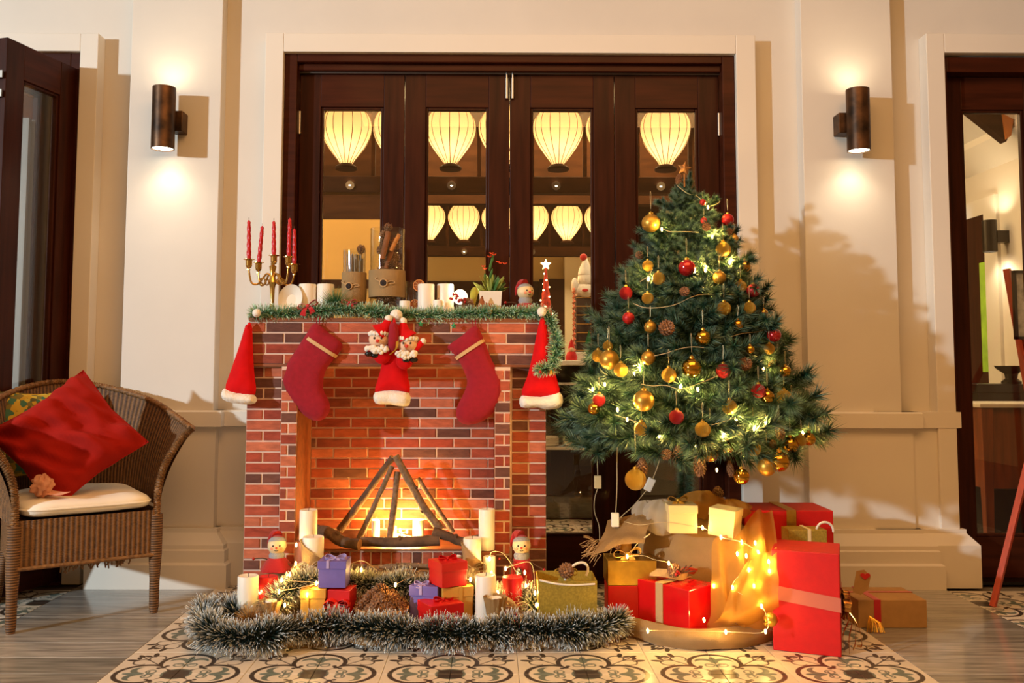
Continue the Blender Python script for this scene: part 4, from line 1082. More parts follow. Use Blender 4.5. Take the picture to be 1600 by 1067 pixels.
# ------------------------------------------------------------------ tinsel garlands
m_tins = needle_mat('frosted_tinsel', S(10, 36, 32), S(232, 238, 236), .70, 1.0)
m_tins2 = needle_mat('frosted_tinsel_back', S(30, 56, 40), S(222, 218, 196), .5, 1.0)
m_garl = needle_mat('green_garland', S(66, 140, 92), S(206, 224, 196), .45, 1.1)
m_wire = M('dark_green_wire', S(30, 46, 36), .6)
def garland(path, name, label, mat, rad, n, wid, lean=.0, flat=1.0, groundz=None, jit=.35):
    pts = bez(path, 70); t = thing(name, label, 'garland', min(pts, key=lambda p: p.z))
    MB().tube(pts, .006, 6).build('wire_core', m_wire, t)
    A = np.array([tuple(p) for p in pts]); seg = np.linalg.norm(np.diff(A, axis=0), axis=1); cum = np.concatenate([[0], np.cumsum(seg)])
    s = rng.random(n)*cum[-1]; s[:n//40] = cum[-1]; s[n//40:n//20] = 0
    C = np.stack([np.interp(s, cum, A[:, i]) for i in range(3)], 1)
    T = np.stack([np.interp(s, cum[:-1]+seg/2, np.diff(A, axis=0)[:, i]/seg) for i in range(3)], 1); T /= np.linalg.norm(T, axis=1)[:, None]
    D = rng.normal(size=(n, 3)); D -= T*np.sum(D*T, 1)[:, None]*(1-jit); D[:, 2] = D[:, 2]*flat; D += T*lean
    D[:n//20] += T[:n//20]*np.where(np.arange(n//20) < n//40, 1.2, -1.2)[:, None]
    D /= np.linalg.norm(D, axis=1)[:, None]
    L = rad*(.72+.4*rng.random(n))*(1+.14*np.sin(s*31)+.10*np.sin(s*57+1))
    if groundz is not None:                                   # needles bend flat where they meet the ground
        zt = C[:, 2]+D[:, 2]*L; low = zt < groundz+.003
        D[low, 2] = np.maximum(D[low, 2], (groundz+.004-C[low, 2])/np.maximum(L[low], 1e-6))
    MB().blades(C, D, L, wid).build('tinsel_needles', mat, t, attr=True, kind='stuff')
    return t
zz = .062
gp = [PZ(372, 962, zz), PZ(352, 950, zz), PZ(326, 955, zz), PZ(318, 975, zz), PZ(345, 993, zz), PZ(400, 996, zz), PZ(458, 984, zz), PZ(520, 979, zz), PZ(620, 986, zz), PZ(720, 990, zz), PZ(800, 985, zz), PZ(880, 985, zz), PZ(935, 980, zz), PZ(962, 972, zz)]
garland(gp, 'tinsel_garland', 'dark green tinsel garland with frosted white tips along the front of the display', m_tins, .060, 13000, .0022, groundz=.001)
gb = [P(428, 945, 3.1), P(450, 925, 3.12), P(482, 908, 3.14), P(540, 910, 3.16), P(590, 914, 3.16), P(640, 915, 3.16), P(690, 918, 3.16), P(740, 925, 3.15), P(775, 935, 3.13), P(822, 935, 3.13), P(836, 948, 3.1)]
garland(gb, 'tinsel_garland', 'second tinsel garland lit yellow, winding behind the small gift boxes', m_tins2, .056, 10000, .0021, groundz=.014)
yg = 3.40
gm = [P(402, 490, yg), P(450, 489, yg), P(500, 486, yg), P(550, 484, yg), P(600, 489, yg), P(650, 492, yg), P(700, 492, yg), P(750, 490, yg), P(800, 489, yg), P(846, 490, yg-.01), P(860, 503, yg-.03), P(869, 530, yg-.05), P(868, 556, yg-.06), P(860, 573, yg-.06), P(846, 577, yg-.07)]
garland(gm, 'pine_garland', 'green pine garland along the mantel, its end hanging over the right hat', m_garl, .036, 8000, .0022, jit=.6, lean=.25)
m_sprig = needle_mat('pine_sprig', S(40, 96, 52), S(110, 150, 90), .4, 1)
def sprig(c, r, n, label):
    D = rng.normal(size=(n, 3)); D[:, 2] = np.abs(D[:, 2])+.25; D /= np.linalg.norm(D, axis=1)[:, None]
    Cc = np.tile(np.array(tuple(c)), (n, 1))+D*r*.15
    tag(MB().needles(Cc, D, np.full(n, r)*(.7+.4*rng.random(n)), .0025).build('pine_sprig', m_sprig, at=c, attr=True), label, 'sprig')
sprig(P(524, 480, 3.42), .075, 260, 'dark green pine sprig standing right of the two mantel candles')

# ------------------------------------------------------------------ things on the mantel
m_brass = M('polished_brass', S(214, 170, 92), .22, 1.0, var=.1, vscale=20)
YM = 3.52
zc_ = zM+.001
cb = P(425, 480, YM)
t = thing('candelabrum', 'brass five-armed candelabrum at the left end of the mantel', 'candelabrum', (cb.x, YM, zc_))
zhub = ZZ(436, YM); ztop = ZZ(416, YM)
MB().lathe([(.001, 0), (.052, 0), (.054, .006), (.045, .012), (.020, .020), (.011, .032), (.0075, .06), (.0095, .12), (.012, zhub-zc_-.028), (.018, zhub-zc_-.016), (.012, zhub-zc_), (.009, zhub-zc_+.02), (.014, ztop-zc_-.004), (.010, ztop-zc_)], (cb.x, YM, zc_), 24).build('stem', m_brass, t, smooth=40)
cups = []
for px, pb, dy, tx_, ptop, lab in ((389, 408, -.02, 389, 343, 'leftmost red twisted candle on the candelabrum'), (404, 413, .05, 410, 352, 'leaning red twisted candle, second from left on the candelabrum'),
                                   (428, 402, 0, 428, 344, 'middle red twisted candle on the candelabrum'), (451, 404, -.055, 453, 340, 'tallest-standing red twisted candle, second from right on the candelabrum'), (460, 416, .03, 460, 356, 'rightmost red twisted candle on the candelabrum')):
    c = P(px, pb, YM+dy); q = P(tx_, ptop, YM+dy)
    h = .034; z0 = c.z-h+.006
    MB().lathe([(.001, 0), (.006, 0), (.0105, .004), (.0125, .012), (.0125, h-.006), (.0135, h-.002), (.0215, h), (.0215, h+.002), (.0115, h+.001), (.010, h-.008), (.001, h-.010)], (c.x, YM+dy, z0), 20).build('candle_cup', m_brass, t, smooth=40)
    if px != 428:
        a = Vector((cb.x, YM, zhub)); e = Vector((c.x, YM+dy, z0)); d = Vector((e.x-a.x, e.y-a.y, 0)); up = Vector((0, 0, 1))
        pp = bez([a, a+d*.22+up*.018, a+d*.42-up*.002, a+d*.62-up*.024, a+d*.88-up*.018, e-up*.006, e], 26)
        MB().tube(pp, .0038, 8).build('arm', m_brass, t, smooth=60)
        cc = a+d*.40-up*.016; dn = d.normalized()
        MB().tube([cc+dn*(.017*math.cos(k*.42+.6)*(1-k*.05))+up*(.017*math.sin(k*.42+.6)*(1-k*.05)) for k in range(15)], .0028, 6).build('scroll', m_brass, t, smooth=60)
        MB().lathe([(.001, -.004), (.009, -.003), (.009, -.001), (.001, .001)], e-up*.004, 12).build('collar', m_brass, t)
    else:
        MB().lathe([(.007, 0), (.009, .008), (.006, z0-ztop)], (cb.x, YM, ztop), 14).build('neck', m_brass, t, smooth=40)
    # twisted candle
    b = MB(); n, k = 20, 40; axv = (q-Vector((c.x, YM+dy, c.z-.008)))
    base = Vector((c.x, YM+dy, c.z-.010)); L = axv.length; ax = axv.normalized(); U = ax.orthogonal().normalized(); V = ax.cross(U); vs = []
    for i in range(k+1):
        s_ = i/k; r = .0085-.0022*s_ if s_ < .95 else .0064*(1-(s_-.95)/.05*.75)
        for j in range(n):
            a = 2*PI*j/n; rr = r*(1+.16*math.cos(4*a+s_*34)); vs.append(base+ax*L*s_+(U*math.cos(a)+V*math.sin(a))*rr)
    b.raw(vs, [(i*n+j, i*n+(j+1) % n, (i+1)*n+(j+1) % n, (i+1)*n+j) for i in range(k) for j in range(n)]+[tuple(range(n-1, -1, -1)), tuple(k*n+j for j in range(n))])
    tw = thing('taper_candle', lab, 'candle', base)
    b.build('wax', m_waxred, tw, smooth=50)
    MB().tube([q, q+ax*.008], .0009, 5).build('wick', m_wick, tw)
# oval dish, candles, bows
m_cer = M('white_ceramic', S(238, 230, 214), .3)
dc = P(455, 469, 3.47)
b = MB(); rr_ = Matrix.Rotation(R(8), 3, 'Y') @ Matrix.Rotation(R(-12), 3, 'X'); prof = [(.001, .0), (.75, .0), (.82, -.008), (1, -.016), (1.0, -.022), (.85, -.014), (.001, .012)]
for pr in [prof]:
    vs = []; n = 40
    for r, h in pr:
        for j in range(n):
            a = 2*PI*j/n; vs.append(dc+rr_ @ Vector((.046*r*math.cos(a), h, .058*r*math.sin(a))))
    b.raw(vs, [(i*n+j, (i+1)*n+j, (i+1)*n+(j+1) % n, i*n+(j+1) % n) for i in range(len(pr)-1) for j in range(n)])
tag(b.build('oval_dish', m_cer, at=dc, smooth=50), 'white oval dish standing on edge behind the candelabrum foot', 'dish')
cz = zM+.001
candle(467.3, 494.6, 444, 0, 3.50, 'white pillar candle, left of the pair beside the oval dish', z0=cz)
candle(495.8, 522.2, 444, 0, 3.50, 'white pillar candle, right of the pair beside the oval dish', z0=cz)
candle(653, 679, 444, 0, 3.50, 'white pillar candle left of center on the mantel, behind a short candle', z0=cz)
candle(683, 709, 444, 0, 3.53, 'white pillar candle next to the glowing ball on the mantel', z0=cz)
candle(676.5, 693.4, 469, 0, 3.45, 'short white candle before the gap of two taller mantel candles', z0=cz)
candle(624, 641, 470, 0, 3.48, 'short white candle right of the tall jar of bark', z0=cz)
m_redrib = M('red_satin_ribbon', S(186, 14, 24), .4, sheen=.3)
def bow_thing(px, py, Y, s, w, label, mat=None, r=(1, 0, 0)):
    c = P(px, py, Y); tag(bow(MB(), c, r, (0, 0, 1), (0, -1, 0), s, w).build('ribbon_bow', mat or m_redrib, at=c, smooth=50), label, 'bow')
bow_thing(481, 478, 3.38, .036, .022, 'red ribbon bow on the garland before the left mantel candle', r=(1, 0, .25))
bow_thing(546, 473, 3.40, .028, .018, 'red ribbon bow on the garland before the smaller jar')
pinecone(P(457, 486, 3.42), .026, .030, 'tiny pinecone on the garland before the oval dish', (0, -1, .5))
pinecone(P(603, 484, 3.42), .030, .036, 'small pinecone on the garland before the tall jar', (0, -1, .4))
# glass jars
m_jar = glass_mat('jar_glass', (.97, .98, .97))
m_stick = M('grey_twig', S(150, 140, 126), .8, var=.3, vscale=40)
m_cinn = M('cinnamon', S(140, 82, 44), .75, var=.3, vscale=30, bump=.4)
m_slice = M('orange_slice', S(206, 128, 56), .5, var=.3, vscale=50)
m_twine = M('jute_twine', S(196, 160, 112), .85)
def jar(px0, px1, pt, pb0, pb1, btn, Y, label, br):
    a, c = P(px0, pt, Y), P(px1, pt, Y); x, r = (a.x+c.x)/2, (c.x-a.x)/2; z1 = a.z; z0 = zM+.001
    t = thing('glass_jar', label, 'jar', (x, Y, z0))
    MB().lathe([(.001, 0), (r*.98, 0), (r, .004), (r, z1-z0), (r-.003, z1-z0), (r-.003, .008), (.001, .008)], (x, Y, z0), 36).build('glass', m_jar, t, smooth=40)
    zb1, zb0 = ZZ(pb0, Y), ZZ(pb1, Y)
    MB().lathe([(r+.0008, zb0), (r+.004, zb0+.001), (r+.005, (zb0+zb1)/2), (r+.004, zb1), (r+.0008, zb1)], (x, Y, 0), 40, wob=lambda a_, h: 1+.012*nz(a_*14, h*3)).build('burlap_band', m_burlap, t, smooth=50)
    bc = P(*btn, Y-r-.006); b = MB().lathe([(br*.8, -.004), (br, -.002), (br, .004), (br*.78, .005)], bc, 20, ax=(0, -1, 0)); b.build('wood_button', m_twine, t, smooth=40)
    MB().lathe([(br*.80, .003), (br*.4, .0055), (.001, .006)], bc, 16, ax=(0, -1, 0)).build('spice_fill', M('dark_spice', S(44, 34, 32), .8, bump=1, bscale=300, var=.6, vscale=120), t)
    MB().tube(bez([bc+Vector((br*.8, -.004, .004)), bc+Vector((br*2.2, .004, .008)), bc+Vector((br*2.7, .004, .001)), bc+Vector((br*1.4, -.002, -.004))], 12), .0018, 5).build('twine_bow', m_twine, t)
    MB().tube(bez([bc+Vector((-br*.8, -.002, .006)), bc+Vector((-br*2.0, .006, .016)), bc+Vector((-br*1.6, .004, .022))], 10), .0018, 5).build('twine_bow', m_twine, t)
    return t, x, r, z0, z1
t1, x, r, z0, z1 = jar(536.6, 571.5, 391, 427, 474, (545, 447), 3.52, 'smaller glass jar with a burlap band and grey twigs on the mantel', .0145)
b = MB()
for k in range(46):
    a = random.uniform(0, 2*PI); q = random.uniform(0, r*.82); dx, dy = q*math.cos(a), q*math.sin(a)
    b.tube([(x+dx, 3.52+dy, z0+.012), (x+dx*.95+random.uniform(-.004, .004), 3.52+dy*.95, z1-.012-random.random()*.03)], .0026, 5)
tw = b.build('twig_bundle', m_stick, at=(x, 3.52, z0)); tag(tw, 'bundle of thin grey twigs inside the smaller glass jar', 'twigs')
pinecone(P(564, 390, 3.52), .036, .036, 'small pinecone on the rim of the smaller jar', (.2, -.3, 1))
t2, x, r, z0, z1 = jar(579, 632.5, 358, 424, 466, (599, 442), 3.52, 'tall glass jar with a burlap band, full of bark and pinecones', .016)
for k in range(22):
    a = random.uniform(0, 2*PI); q = random.uniform(0, r*.62); zc = z0+.03+(z1-z0-.05)*(k+.5)/22
    pinecone((x+q*math.cos(a), 3.52+q*math.sin(a), zc), .042, .046, 'small brown pinecone packed inside the tall glass jar', (random.uniform(-1, 1), random.uniform(-1, 1), random.uniform(-1, 1)), group='pinecones inside the tall jar')
for k, (p0, p1, rr, lab, mt) in enumerate((((597, 405), (607, 362), .011, 'thick cinnamon stick leaning in the middle of the tall jar', m_cinn), ((610, 392), (624, 366), .008, 'bright cinnamon stick leaning at the right of the tall jar', m_slice), ((603, 420), (618, 372), .010, 'dark cinnamon stick leaning behind the bright one in the tall jar', m_cinn))):
    A_, B_ = P(*p0, 3.485+.012*k), P(*p1, 3.49+.012*k)
    b = MB().lathe([(rr*.6, 0), (rr, .001), (rr, (B_-A_).length), (rr*.6, (B_-A_).length)], A_, 12, ax=B_-A_); tag(b.build('cinnamon_stick', mt, at=A_, smooth=40), lab, 'cinnamon stick')
pinecone(P(606, 356, 3.52), .034, .036, 'pinecone poking out of the top of the tall jar', (.4, -.3, 1))
b = MB().lathe([(.001, 0), (.040, 0), (.044, .006), (.043, .020), (.040, .024), (.001, .024)], (P(598, 478, 3.455).x, 3.455, zM+.002), 26, wob=lambda a_, h: 1+.05*nz(a_*9))
tag(b.build('wood_slice', m_cut, at=(P(598, 478, 3.455).x, 3.455, zM), smooth=40), 'round wood slice lying on the mantel before the tall jar', 'wood slice')
# small jar with dried orange behind the short candle
x = XX(648, 3.55, 450); r = .036
t = thing('glass_jar', 'small glass jar with burlap and dried orange slices behind the white candles', 'jar', (x, 3.55, zM))
zt_ = ZZ(440, 3.55); MB().lathe([(.001, 0), (r, 0), (r, zt_-zM), (r-.003, zt_-zM), (r-.003, .006), (.001, .006)], (x, 3.55, zM), 30).build('glass', m_jar, t, smooth=40)
MB().lathe([(r+.001, 0), (r+.004, .001), (r+.004, .048), (r+.001, .049)], (x, 3.55, zM+.004), 30).build('burlap_band', m_burlap, t, smooth=50)
def orange(px, py, Y, rr, label):
    c = P(px, py, Y); t = thing('orange_slice', label, 'orange slice', c)
    MB().lathe([(rr, -.002), (rr, .002), (rr*.86, .0025), (rr*.86, -.0025), (rr, -.002)], c, 28, ax=(0, -1, .1)).build('peel', m_slice, t, smooth=40)
    b = MB()
    for k in range(8):
        a = 2*PI*k/8; d = Vector((math.cos(a), 0, math.sin(a))); b.tube([c, c+d*rr*.88], .0012, 5)
    b.build('segment_wall', m_twine, t)
    MB().lathe([(.001, 0), (rr*.86, 0)], c, 24, ax=(0, -1, .1)).build('pulp', M('orange_pulp', S(170, 84, 30), .5, trans=.35), t)
orange(654.6, 446, 3.508, .0235, 'dried orange slice standing above the small burlap jar'); orange(648, 475, 3.505, .018, 'darker dried orange slice on the small burlap jar')
# glowing ball, berries, pot plant
m_ball = M('glowing_globe', (1, .9, .75), .3, emit=1.5, ecol=(1, .86, .66))
c = P(719, 464, 3.56); tag(MB().sph(c, .030, 24, 16).build('glowing_ball', m_ball, at=c, smooth=60), 'glowing white ball right of the mantel candles', 'lamp')
light('glowing_ball_lamp', 'POINT', c+Vector((0, -.05, .03)), .8, (1, .75, .45), .02)
m_berry = M('red_berry', S(170, 24, 22), .25, coat=.5); m_twig = M('brown_twig', S(84, 56, 36), .8)
c = P(705, 464, 3.44); t = thing('berry_twig', 'twig of red berries across the glowing ball', 'berries', c)
e = P(731, 470, 3.42); MB().tube(bez([c, c.lerp(e, .5)+Vector((0, 0, .006)), e+Vector((.01, 0, -.02))], 8), .0015, 5).build('twig', m_twig, t)
for k in range(13):
    q = k/13; cc = c.lerp(e, q)+Vector((random.uniform(-.006, .006), random.uniform(-.012, .006), random.uniform(-.012, .016))); MB().sph(cc, .0058, 10, 8).build('berry', m_berry, t, smooth=60)
pinecone(P(731, 476, 3.43), .045, .05, 'pinecone under the red berries left of the pot plant', (.3, -.6, .8))
m_felt_y = M('moss_felt', S(176, 168, 50), .9, sheen=.4, var=.2, vscale=40); m_felt_b = M('brown_felt', S(150, 84, 34), .9, sheen=.3)
o3 = [P(x, y, 3.455) for x, y in ((735, 456), (742, 448), (747, 456), (744, 470), (741, 481), (735, 478))]
t = thing('felt_leaf', 'yellow-green felt leaf standing left of the pot plant', 'leaf', o3[4]); puff(MB(), [(v.x, v.z) for v in o3], 3.455, .008, .012, .006).build('leaf', m_felt_y, t, smooth=60)
o3 = [P(x, y, 3.43) for x, y in ((747, 486), (749, 470), (754, 462), (758, 472), (774, 476), (775, 487))]
t = thing('felt_bell', 'brown felt shape lying before the white pot', 'felt shape', o3[0]); puff(MB(), [(v.x, v.z) for v in o3], 3.43, .010, .014, .006).build('felt_body', m_felt_b, t, smooth=60)
c = P(766, 487, 3.40); tag(MB().sph(c, .012, 16, 10).build('gold_ball', m_gold, at=c, smooth=60), 'small gold ball on the garland before the white pot', 'ball')
Yp_ = 3.50; x0, x1 = P(749, 470, Yp_).x, P(784, 470, Yp_).x; zt_ = ZZ(456, Yp_)
t = thing('potted_cactus', 'flowering cactus with flat green stems in a white square pot', 'plant', ((x0+x1)/2, Yp_, zM))
w = (x1-x0)/2; cx_ = (x0+x1)/2
b = MB(); vs = []
for hw, z in ((w*.86, zM+.001), (w, zt_), (w-.004, zt_), (w-.004, zt_-.012)): vs += [(cx_-hw, Yp_-hw, z), (cx_+hw, Yp_-hw, z), (cx_+hw, Yp_+hw, z), (cx_-hw, Yp_+hw, z)]
b.raw(vs, [(i*4+j, i*4+(j+1) % 4, i*4+4+(j+1) % 4, i*4+4+j) for i in range(3) for j in range(4)]+[(3, 2, 1, 0), (12, 13, 14, 15)]); b.build('pot', m_cer, t)
m_leafc = [M('cactus_green', S(66, 110, 50), .45, var=.2, vscale=30), M('cactus_yellow_green', S(150, 158, 74), .45, var=.2, vscale=30)]
def leaf_me(mat):
    b = MB(); n = 10; vs = []
    for i in range(n+1):
        s_ = i/n; hw = .17*math.sin(PI*min(1, .08+s_*.9))**.7
        vs += [(-hw, 0, s_), (0, -.035*math.sin(PI*s_)-.01, s_), (hw, 0, s_), (0, .035*math.sin(PI*s_)+.01, s_)]
    b.raw(vs, [(i*4+j, i*4+(j+1) % 4, i*4+4+(j+1) % 4, i*4+4+j) for i in range(n) for j in range(4)]+[(3, 2, 1, 0), tuple(n*4+j for j in range(4))]); return b.mesh('leaf', mat, smooth=60)
lms = [leaf_me(m) for m in m_leafc]
m_flow = M('orange_flower', S(214, 74, 30), .5, var=.3, vscale=60)
for k in range(70):
    a = k*2.4; el = random.uniform(.15, 1.35); d = Vector((math.cos(a)*math.cos(el), math.sin(a)*math.cos(el)*.8, math.sin(el))); L = random.uniform(.055, .085)*(1.0 if el > .6 else .8)
    piece('leaf', lms[0 if d.x > -.1 and k % 4 else 1], t, (cx_+d.x*.012, Yp_+d.y*.012, zt_-.008), rot_to(d) @ Matrix.Rotation(random.uniform(0, 3), 3, 'Z'), (L*.55, L*.5, L))
for k, (px, py) in enumerate(((768, 425), (767, 412), (770, 402), (758, 432))):
    c = P(px, py, Yp_); d = Vector((random.uniform(-.3, .3), -.3, 1)); piece('leaf', lms[0], t, c-d.normalized()*.03, rot_to(d), (.030, .03, .045))
for k, (px, py) in enumerate(((765, 402), (772, 399), (778, 410), (782, 412), (789, 413), (755, 417), (758, 421), (768, 397))):
    c = P(px, py, Yp_-.01)
    b = MB()
    for j in range(6): dd = Vector((math.cos(j*1.05), math.sin(j*1.05)-.3, .7)).normalized(); b.lathe([(.001, 0), (.0024, .004), (.0008, .011)], c, 6, ax=dd)
    b.build('flower', m_flow, t)
# peg dolls
m_peg = M('peg_wood', S(232, 206, 158), .5, var=.06, vscale=20); m_greyk = M('grey_knit', S(158, 158, 160), .95, bump=.8, bscale=250); m_redk = M('red_knit', S(170, 22, 26), .95, bump=.7, bscale=250, sheen=.2)
def doll(hc, hr, zb, Y, label, cape=False, arms=True, look=0.0, bell=False, body_w=1.3):
    c = P(*hc, Y); t = thing('snowman_doll', label, 'doll', (c.x, Y, zb)); r = hr
    MB().sph(c, (r, r, r*1.0), 24, 16).build('head', m_peg, t, smooth=60)
    neck = c.z-r*.93
    MB().lathe([(r*.5, neck-r*.55), (r*.78, neck-r*.5), (r*.86, neck-r*.1), (r*.72, neck+r*.22), (r*.5, neck+r*.2)], (c.x, Y, 0), 22).build('scarf', m_greyk, t, smooth=60)
    zt = neck-r*.3
    pr = [(r*.5, zt), (r*.95, zt-r*.25), (r*1.15, zt-(zt-zb)*.5), (r*body_w, zb+.004), (r*body_w*.9, zb), (.001, zb)]
    MB().lathe(pr[::-1], (c.x, Y, 0), 24).build('body', m_redk, t, smooth=50)
    dl = Vector((math.sin(look), -math.cos(look), 0)); sd = Vector((math.cos(look), math.sin(look), 0))
    def onhead(s_, u): q = (dl+sd*s_+Vector((0, 0, u))).normalized(); return c+q*r
    b = MB()
    for s_ in (-.38, .38): b.sph(onhead(s_, .12), r*.10, 10, 8)
    b.build('eyes', m_eye, t, smooth=60)
    n0 = onhead(0, -.10); MB().lathe([(r*.15, -.002), (r*.10, r*.12), (.0008, r*.34)], n0, 10, ax=dl).build('nose', m_nose, t, smooth=60)
    MB().tube([onhead(-.22, -.38)+dl*.0005, onhead(-.1, -.47)+dl*.0005, onhead(.1, -.47)+dl*.0005, onhead(.22, -.38)+dl*.0005], r*.035, 5).build('mouth', m_eye, t)
    b = MB()
    for s_ in (-.62, .62): b.lathe([(.0005, .0012), (r*.16, .0006), (r*.17, -.001)], onhead(s_, -.22), 12, ax=(dl+sd*s_))
    b.build('cheek', M('rosy_paint', S(230, 150, 110), .6), t)
    a0 = R(-18)
    MB().lathe([(r*1.05*math.cos(a), r*1.05*math.sin(a)) for a in [R(22+6*i) for i in range(6)]], c-dl*r*.06, 24, ax=(-.05, .22, 1)).build('cap_band', m_greyk, t, smooth=60)
    b = MB().lathe([(r*1.08*math.cos(R(q)), r*1.08*math.sin(R(q))) for q in range(48, 90, 8)]+[(.001, r*1.08)], c-dl*r*.10, 20, ax=(0, .35, 1))
    b.tube(bez([c+Vector((-.1*r, .3*r, .95*r)), c+Vector((-.55*r, .75*r, 1.05*r)), c+Vector((-1.0*r, .8*r, .35*r)), c+Vector((-1.15*r, .7*r, -.35*r))], 9), [r*.62, r*.55, r*.5, r*.44, r*.38, r*.32, r*.27, r*.2, r*.12, r*.06], 12)
    b.build('hat', m_redk, t, smooth=60)
    if cape:
        b = MB().lathe([(r*.72, zt+.002), (r*1.2, zt-r*.4), (r*1.75, zt-r*1.25), (r*1.8, zt-r*1.35), (r*1.1, zt-r*.5)], (c.x, Y, 0), 26, wob=lambda a_, h: 1+.14*h*math.sin(a_*2*PI*5))
        b.build('cape', m_redk, t, smooth=60)
        MB().lathe([(r*1.18, zb+.03), (r*1.25, zt-r*1.2), (r*1.1, zt-r*1.1)], (c.x, Y-r*.12, 0), 20).build('apron', m_burlap, t, smooth=60)
    if arms:
        sh = Vector((c.x, Y, zt-r*.35))
        for sg in (-1, 1):
            e = sh+Vector((sg*r*2.4, -r*.5, r*.25 if sg < 0 else -r*.9)); MB().tube(bez([sh+Vector((sg*r*.8, 0, 0)), sh.lerp(e, .6)+Vector((0, 0, r*.12)), e], 6), .0022, 5).build('stick_arm', m_twig, t)
            MB().sph(e, .0055, 8, 6).build('hand_bead', m_berry, t, smooth=60)
    if bell:
        o = Vector((c.x-r*.35, Y-r*1.45, zt-r*1.15)); MB().lathe([(.001, -.004), (r*.35, 0), (r*.42, .012), (r*.36, r*1.1), (.002, r*1.35)], o-Vector((0, 0, r*1.0)), 18).build('silver_bell', M('silver', S(200, 200, 200), .18, 1.0), t, smooth=50)
doll((433, 852), .0335, mound(-.79, 3.3), 3.30, 'snowman peg doll in red hat and red cape before the left brick pillar', cape=True, look=.15)
doll((815, 852), .0335, mound(.11, 3.3), 3.30, 'snowman peg doll in red hat holding a silver bell, before the right brick pillar', bell=True, look=-.05, body_w=1.45)
doll((821, 456), .0325, zM, 3.47, 'snowman peg doll in red hat seated at the right of the mantel', look=.5, body_w=1.8)
# small hangings on the mantel garland
m_gstar = M('green_glitter', S(60, 150, 100), .4, .3, bump=.6, bscale=400)
for px, py, lab in ((657, 506, 'small green star hanging from the mantel garland right of the santa dolls'), (709, 509, 'tiny green star hanging from the garland left of the right stocking')):
    c = P(px, py, 3.36); tag(star_mb(c, .014, .004).build('green_star', m_gstar, at=c), lab, 'star')
c = P(861, 583, 3.31); t = thing('gold_bell', 'tiny gold bell at the hanging end of the mantel garland', 'bell', c)
MB().lathe([(.001, .012), (.004, .011), (.006, .004), (.0085, -.004), (.001, -.003)], c, 14).build('bell', m_gold, t, smooth=60)
c = P(844, 581, 3.30); tag(MB().sph(c, .006, 12, 8).build('berry', m_berry, at=c, smooth=60), 'single red berry at the hanging end of the mantel garland', 'berry')
# ------------------------------------------------------------------ candles and small vases on the floor
gz = lambda x, Y: mound(x, Y)+.001
def fcandle(px0, px1, pt, Y, label, mat=None, **k): return candle(px0, px1, pt, 0, Y, label, mat, z0=k.pop('z0', gz(XX((px0+px1)/2, Y), Y)), **k)
fcandle(372, 404, 899, 3.10, 'tall white pillar candle at the left end of the floor display')
fcandle(404.5, 434, 900, 3.16, 'red pillar candle at left before the caped snowman doll', m_waxred)
fcandle(743, 775, 898, 3.06, 'tall white pillar candle standing right of the stacked red boxes')
fcandle(785, 817, 901, 3.12, 'red pillar candle left of the gold gift bag', m_waxred)
def stand(px0, px1, pt, Y, label):
    x = XX((px0+px1)/2, Y); z1 = ZZ(pt, Y); z0 = gz(x, Y)
    return tag(MB().lathe([(.001, z0), (.040, z0), (.038, z1-.004), (.036, z1), (.001, z1)], (x, Y, 0), 24).build('candle_stand', m_brownpaper, at=(x, Y, z0), smooth=40), label, 'stand')
stand(468, 496, 845, 3.36-.045, 'round brown stand under the tall candle at the left jamb')
fcandle(468.5, 496, 796, 3.315, 'tall white candle on a stand before the left jamb', z0=ZZ(845, 3.315)+.001)
stand(747, 773, 859, 3.31, 'round brown stand under the tall candle at the right jamb')
fcandle(748, 773, 795, 3.31, 'tall white candle on a stand before the right jamb', z0=ZZ(859, 3.31)+.001)
fcandle(755, 774, 869, 3.24, 'yellow-lit candle below the tall candle at the right jamb')
fcandle(705, 721, 868, 3.30, 'small white candle behind the upper red box', z0=.107)
fcandle(508, 521, 872, 3.29, 'small ivory candle behind the upper purple box', z0=.107)
def wrapped(px0, px1, pt, pw, pb, Y, label, slant):
    """candle whose foot is wrapped in burlap tied with an organza bow"""
    a, c = P(px0, pt, Y), P(px1, pt, Y); x, r = (a.x+c.x)/2, (c.x-a.x)/2; z0 = gz(x, Y)
    t = thing('wrapped_candle', label, 'candle', (x, Y, z0))
    candle_mb(x, Y, ZZ(pb, Y), a.z, r).build('wax', m_wax, t, smooth=45)
    MB().tube([(x, Y, a.z-.004), (x+.001, Y, a.z+.008)], .0011, 6).build('wick', m_wick, t)
    zw, zb = ZZ(pw, Y), ZZ(pb, Y)
    vs = []; n = 36; rows_ = 8
    for i in range(rows_+1):
        s_ = i/rows_
        for j in range(n):
            an_ = 2*PI*j/n; top = zw+slant*.035*math.cos(an_)+.006*nz(j*.6, 3); z = zb+(top-zb)*s_
            rr = r+.0035+.006*s_*s_+.0015*nz(j*.8, i)-.004*(1-s_); vs.append((x+rr*math.cos(an_), Y+rr*math.sin(an_), z))
    MB().raw(vs, [(i*n+j, i*n+(j+1) % n, (i+1)*n+(j+1) % n, (i+1)*n+j) for i in range(rows_) for j in range(n)]).build('burlap_wrap', m_burlap, t, smooth=60)
    MB().lathe([(.001, z0), (r*1.25, z0), (r*1.1, (z0+zb)/2), (r*.75, zb-.006), (r*.9, zb+.004)], (x, Y, 0), 24, wob=lambda a_, h: 1+.10*math.sin(a_*2*PI*7)*(1-h)).build('organza_skirt', m_tulle, t, smooth=60)
    bow(MB(), (x, Y-r*.95, zb-.004), (1, 0, .1), (0, 0, 1), (0, -1, 0), .05, .032, loops=3).build('organza_bow', m_tulle, t, smooth=60)
wrapped(473, 506, 838, 858, 884, 3.235, 'white candle in a burlap wrap with organza bow, left of the hearth', -1)
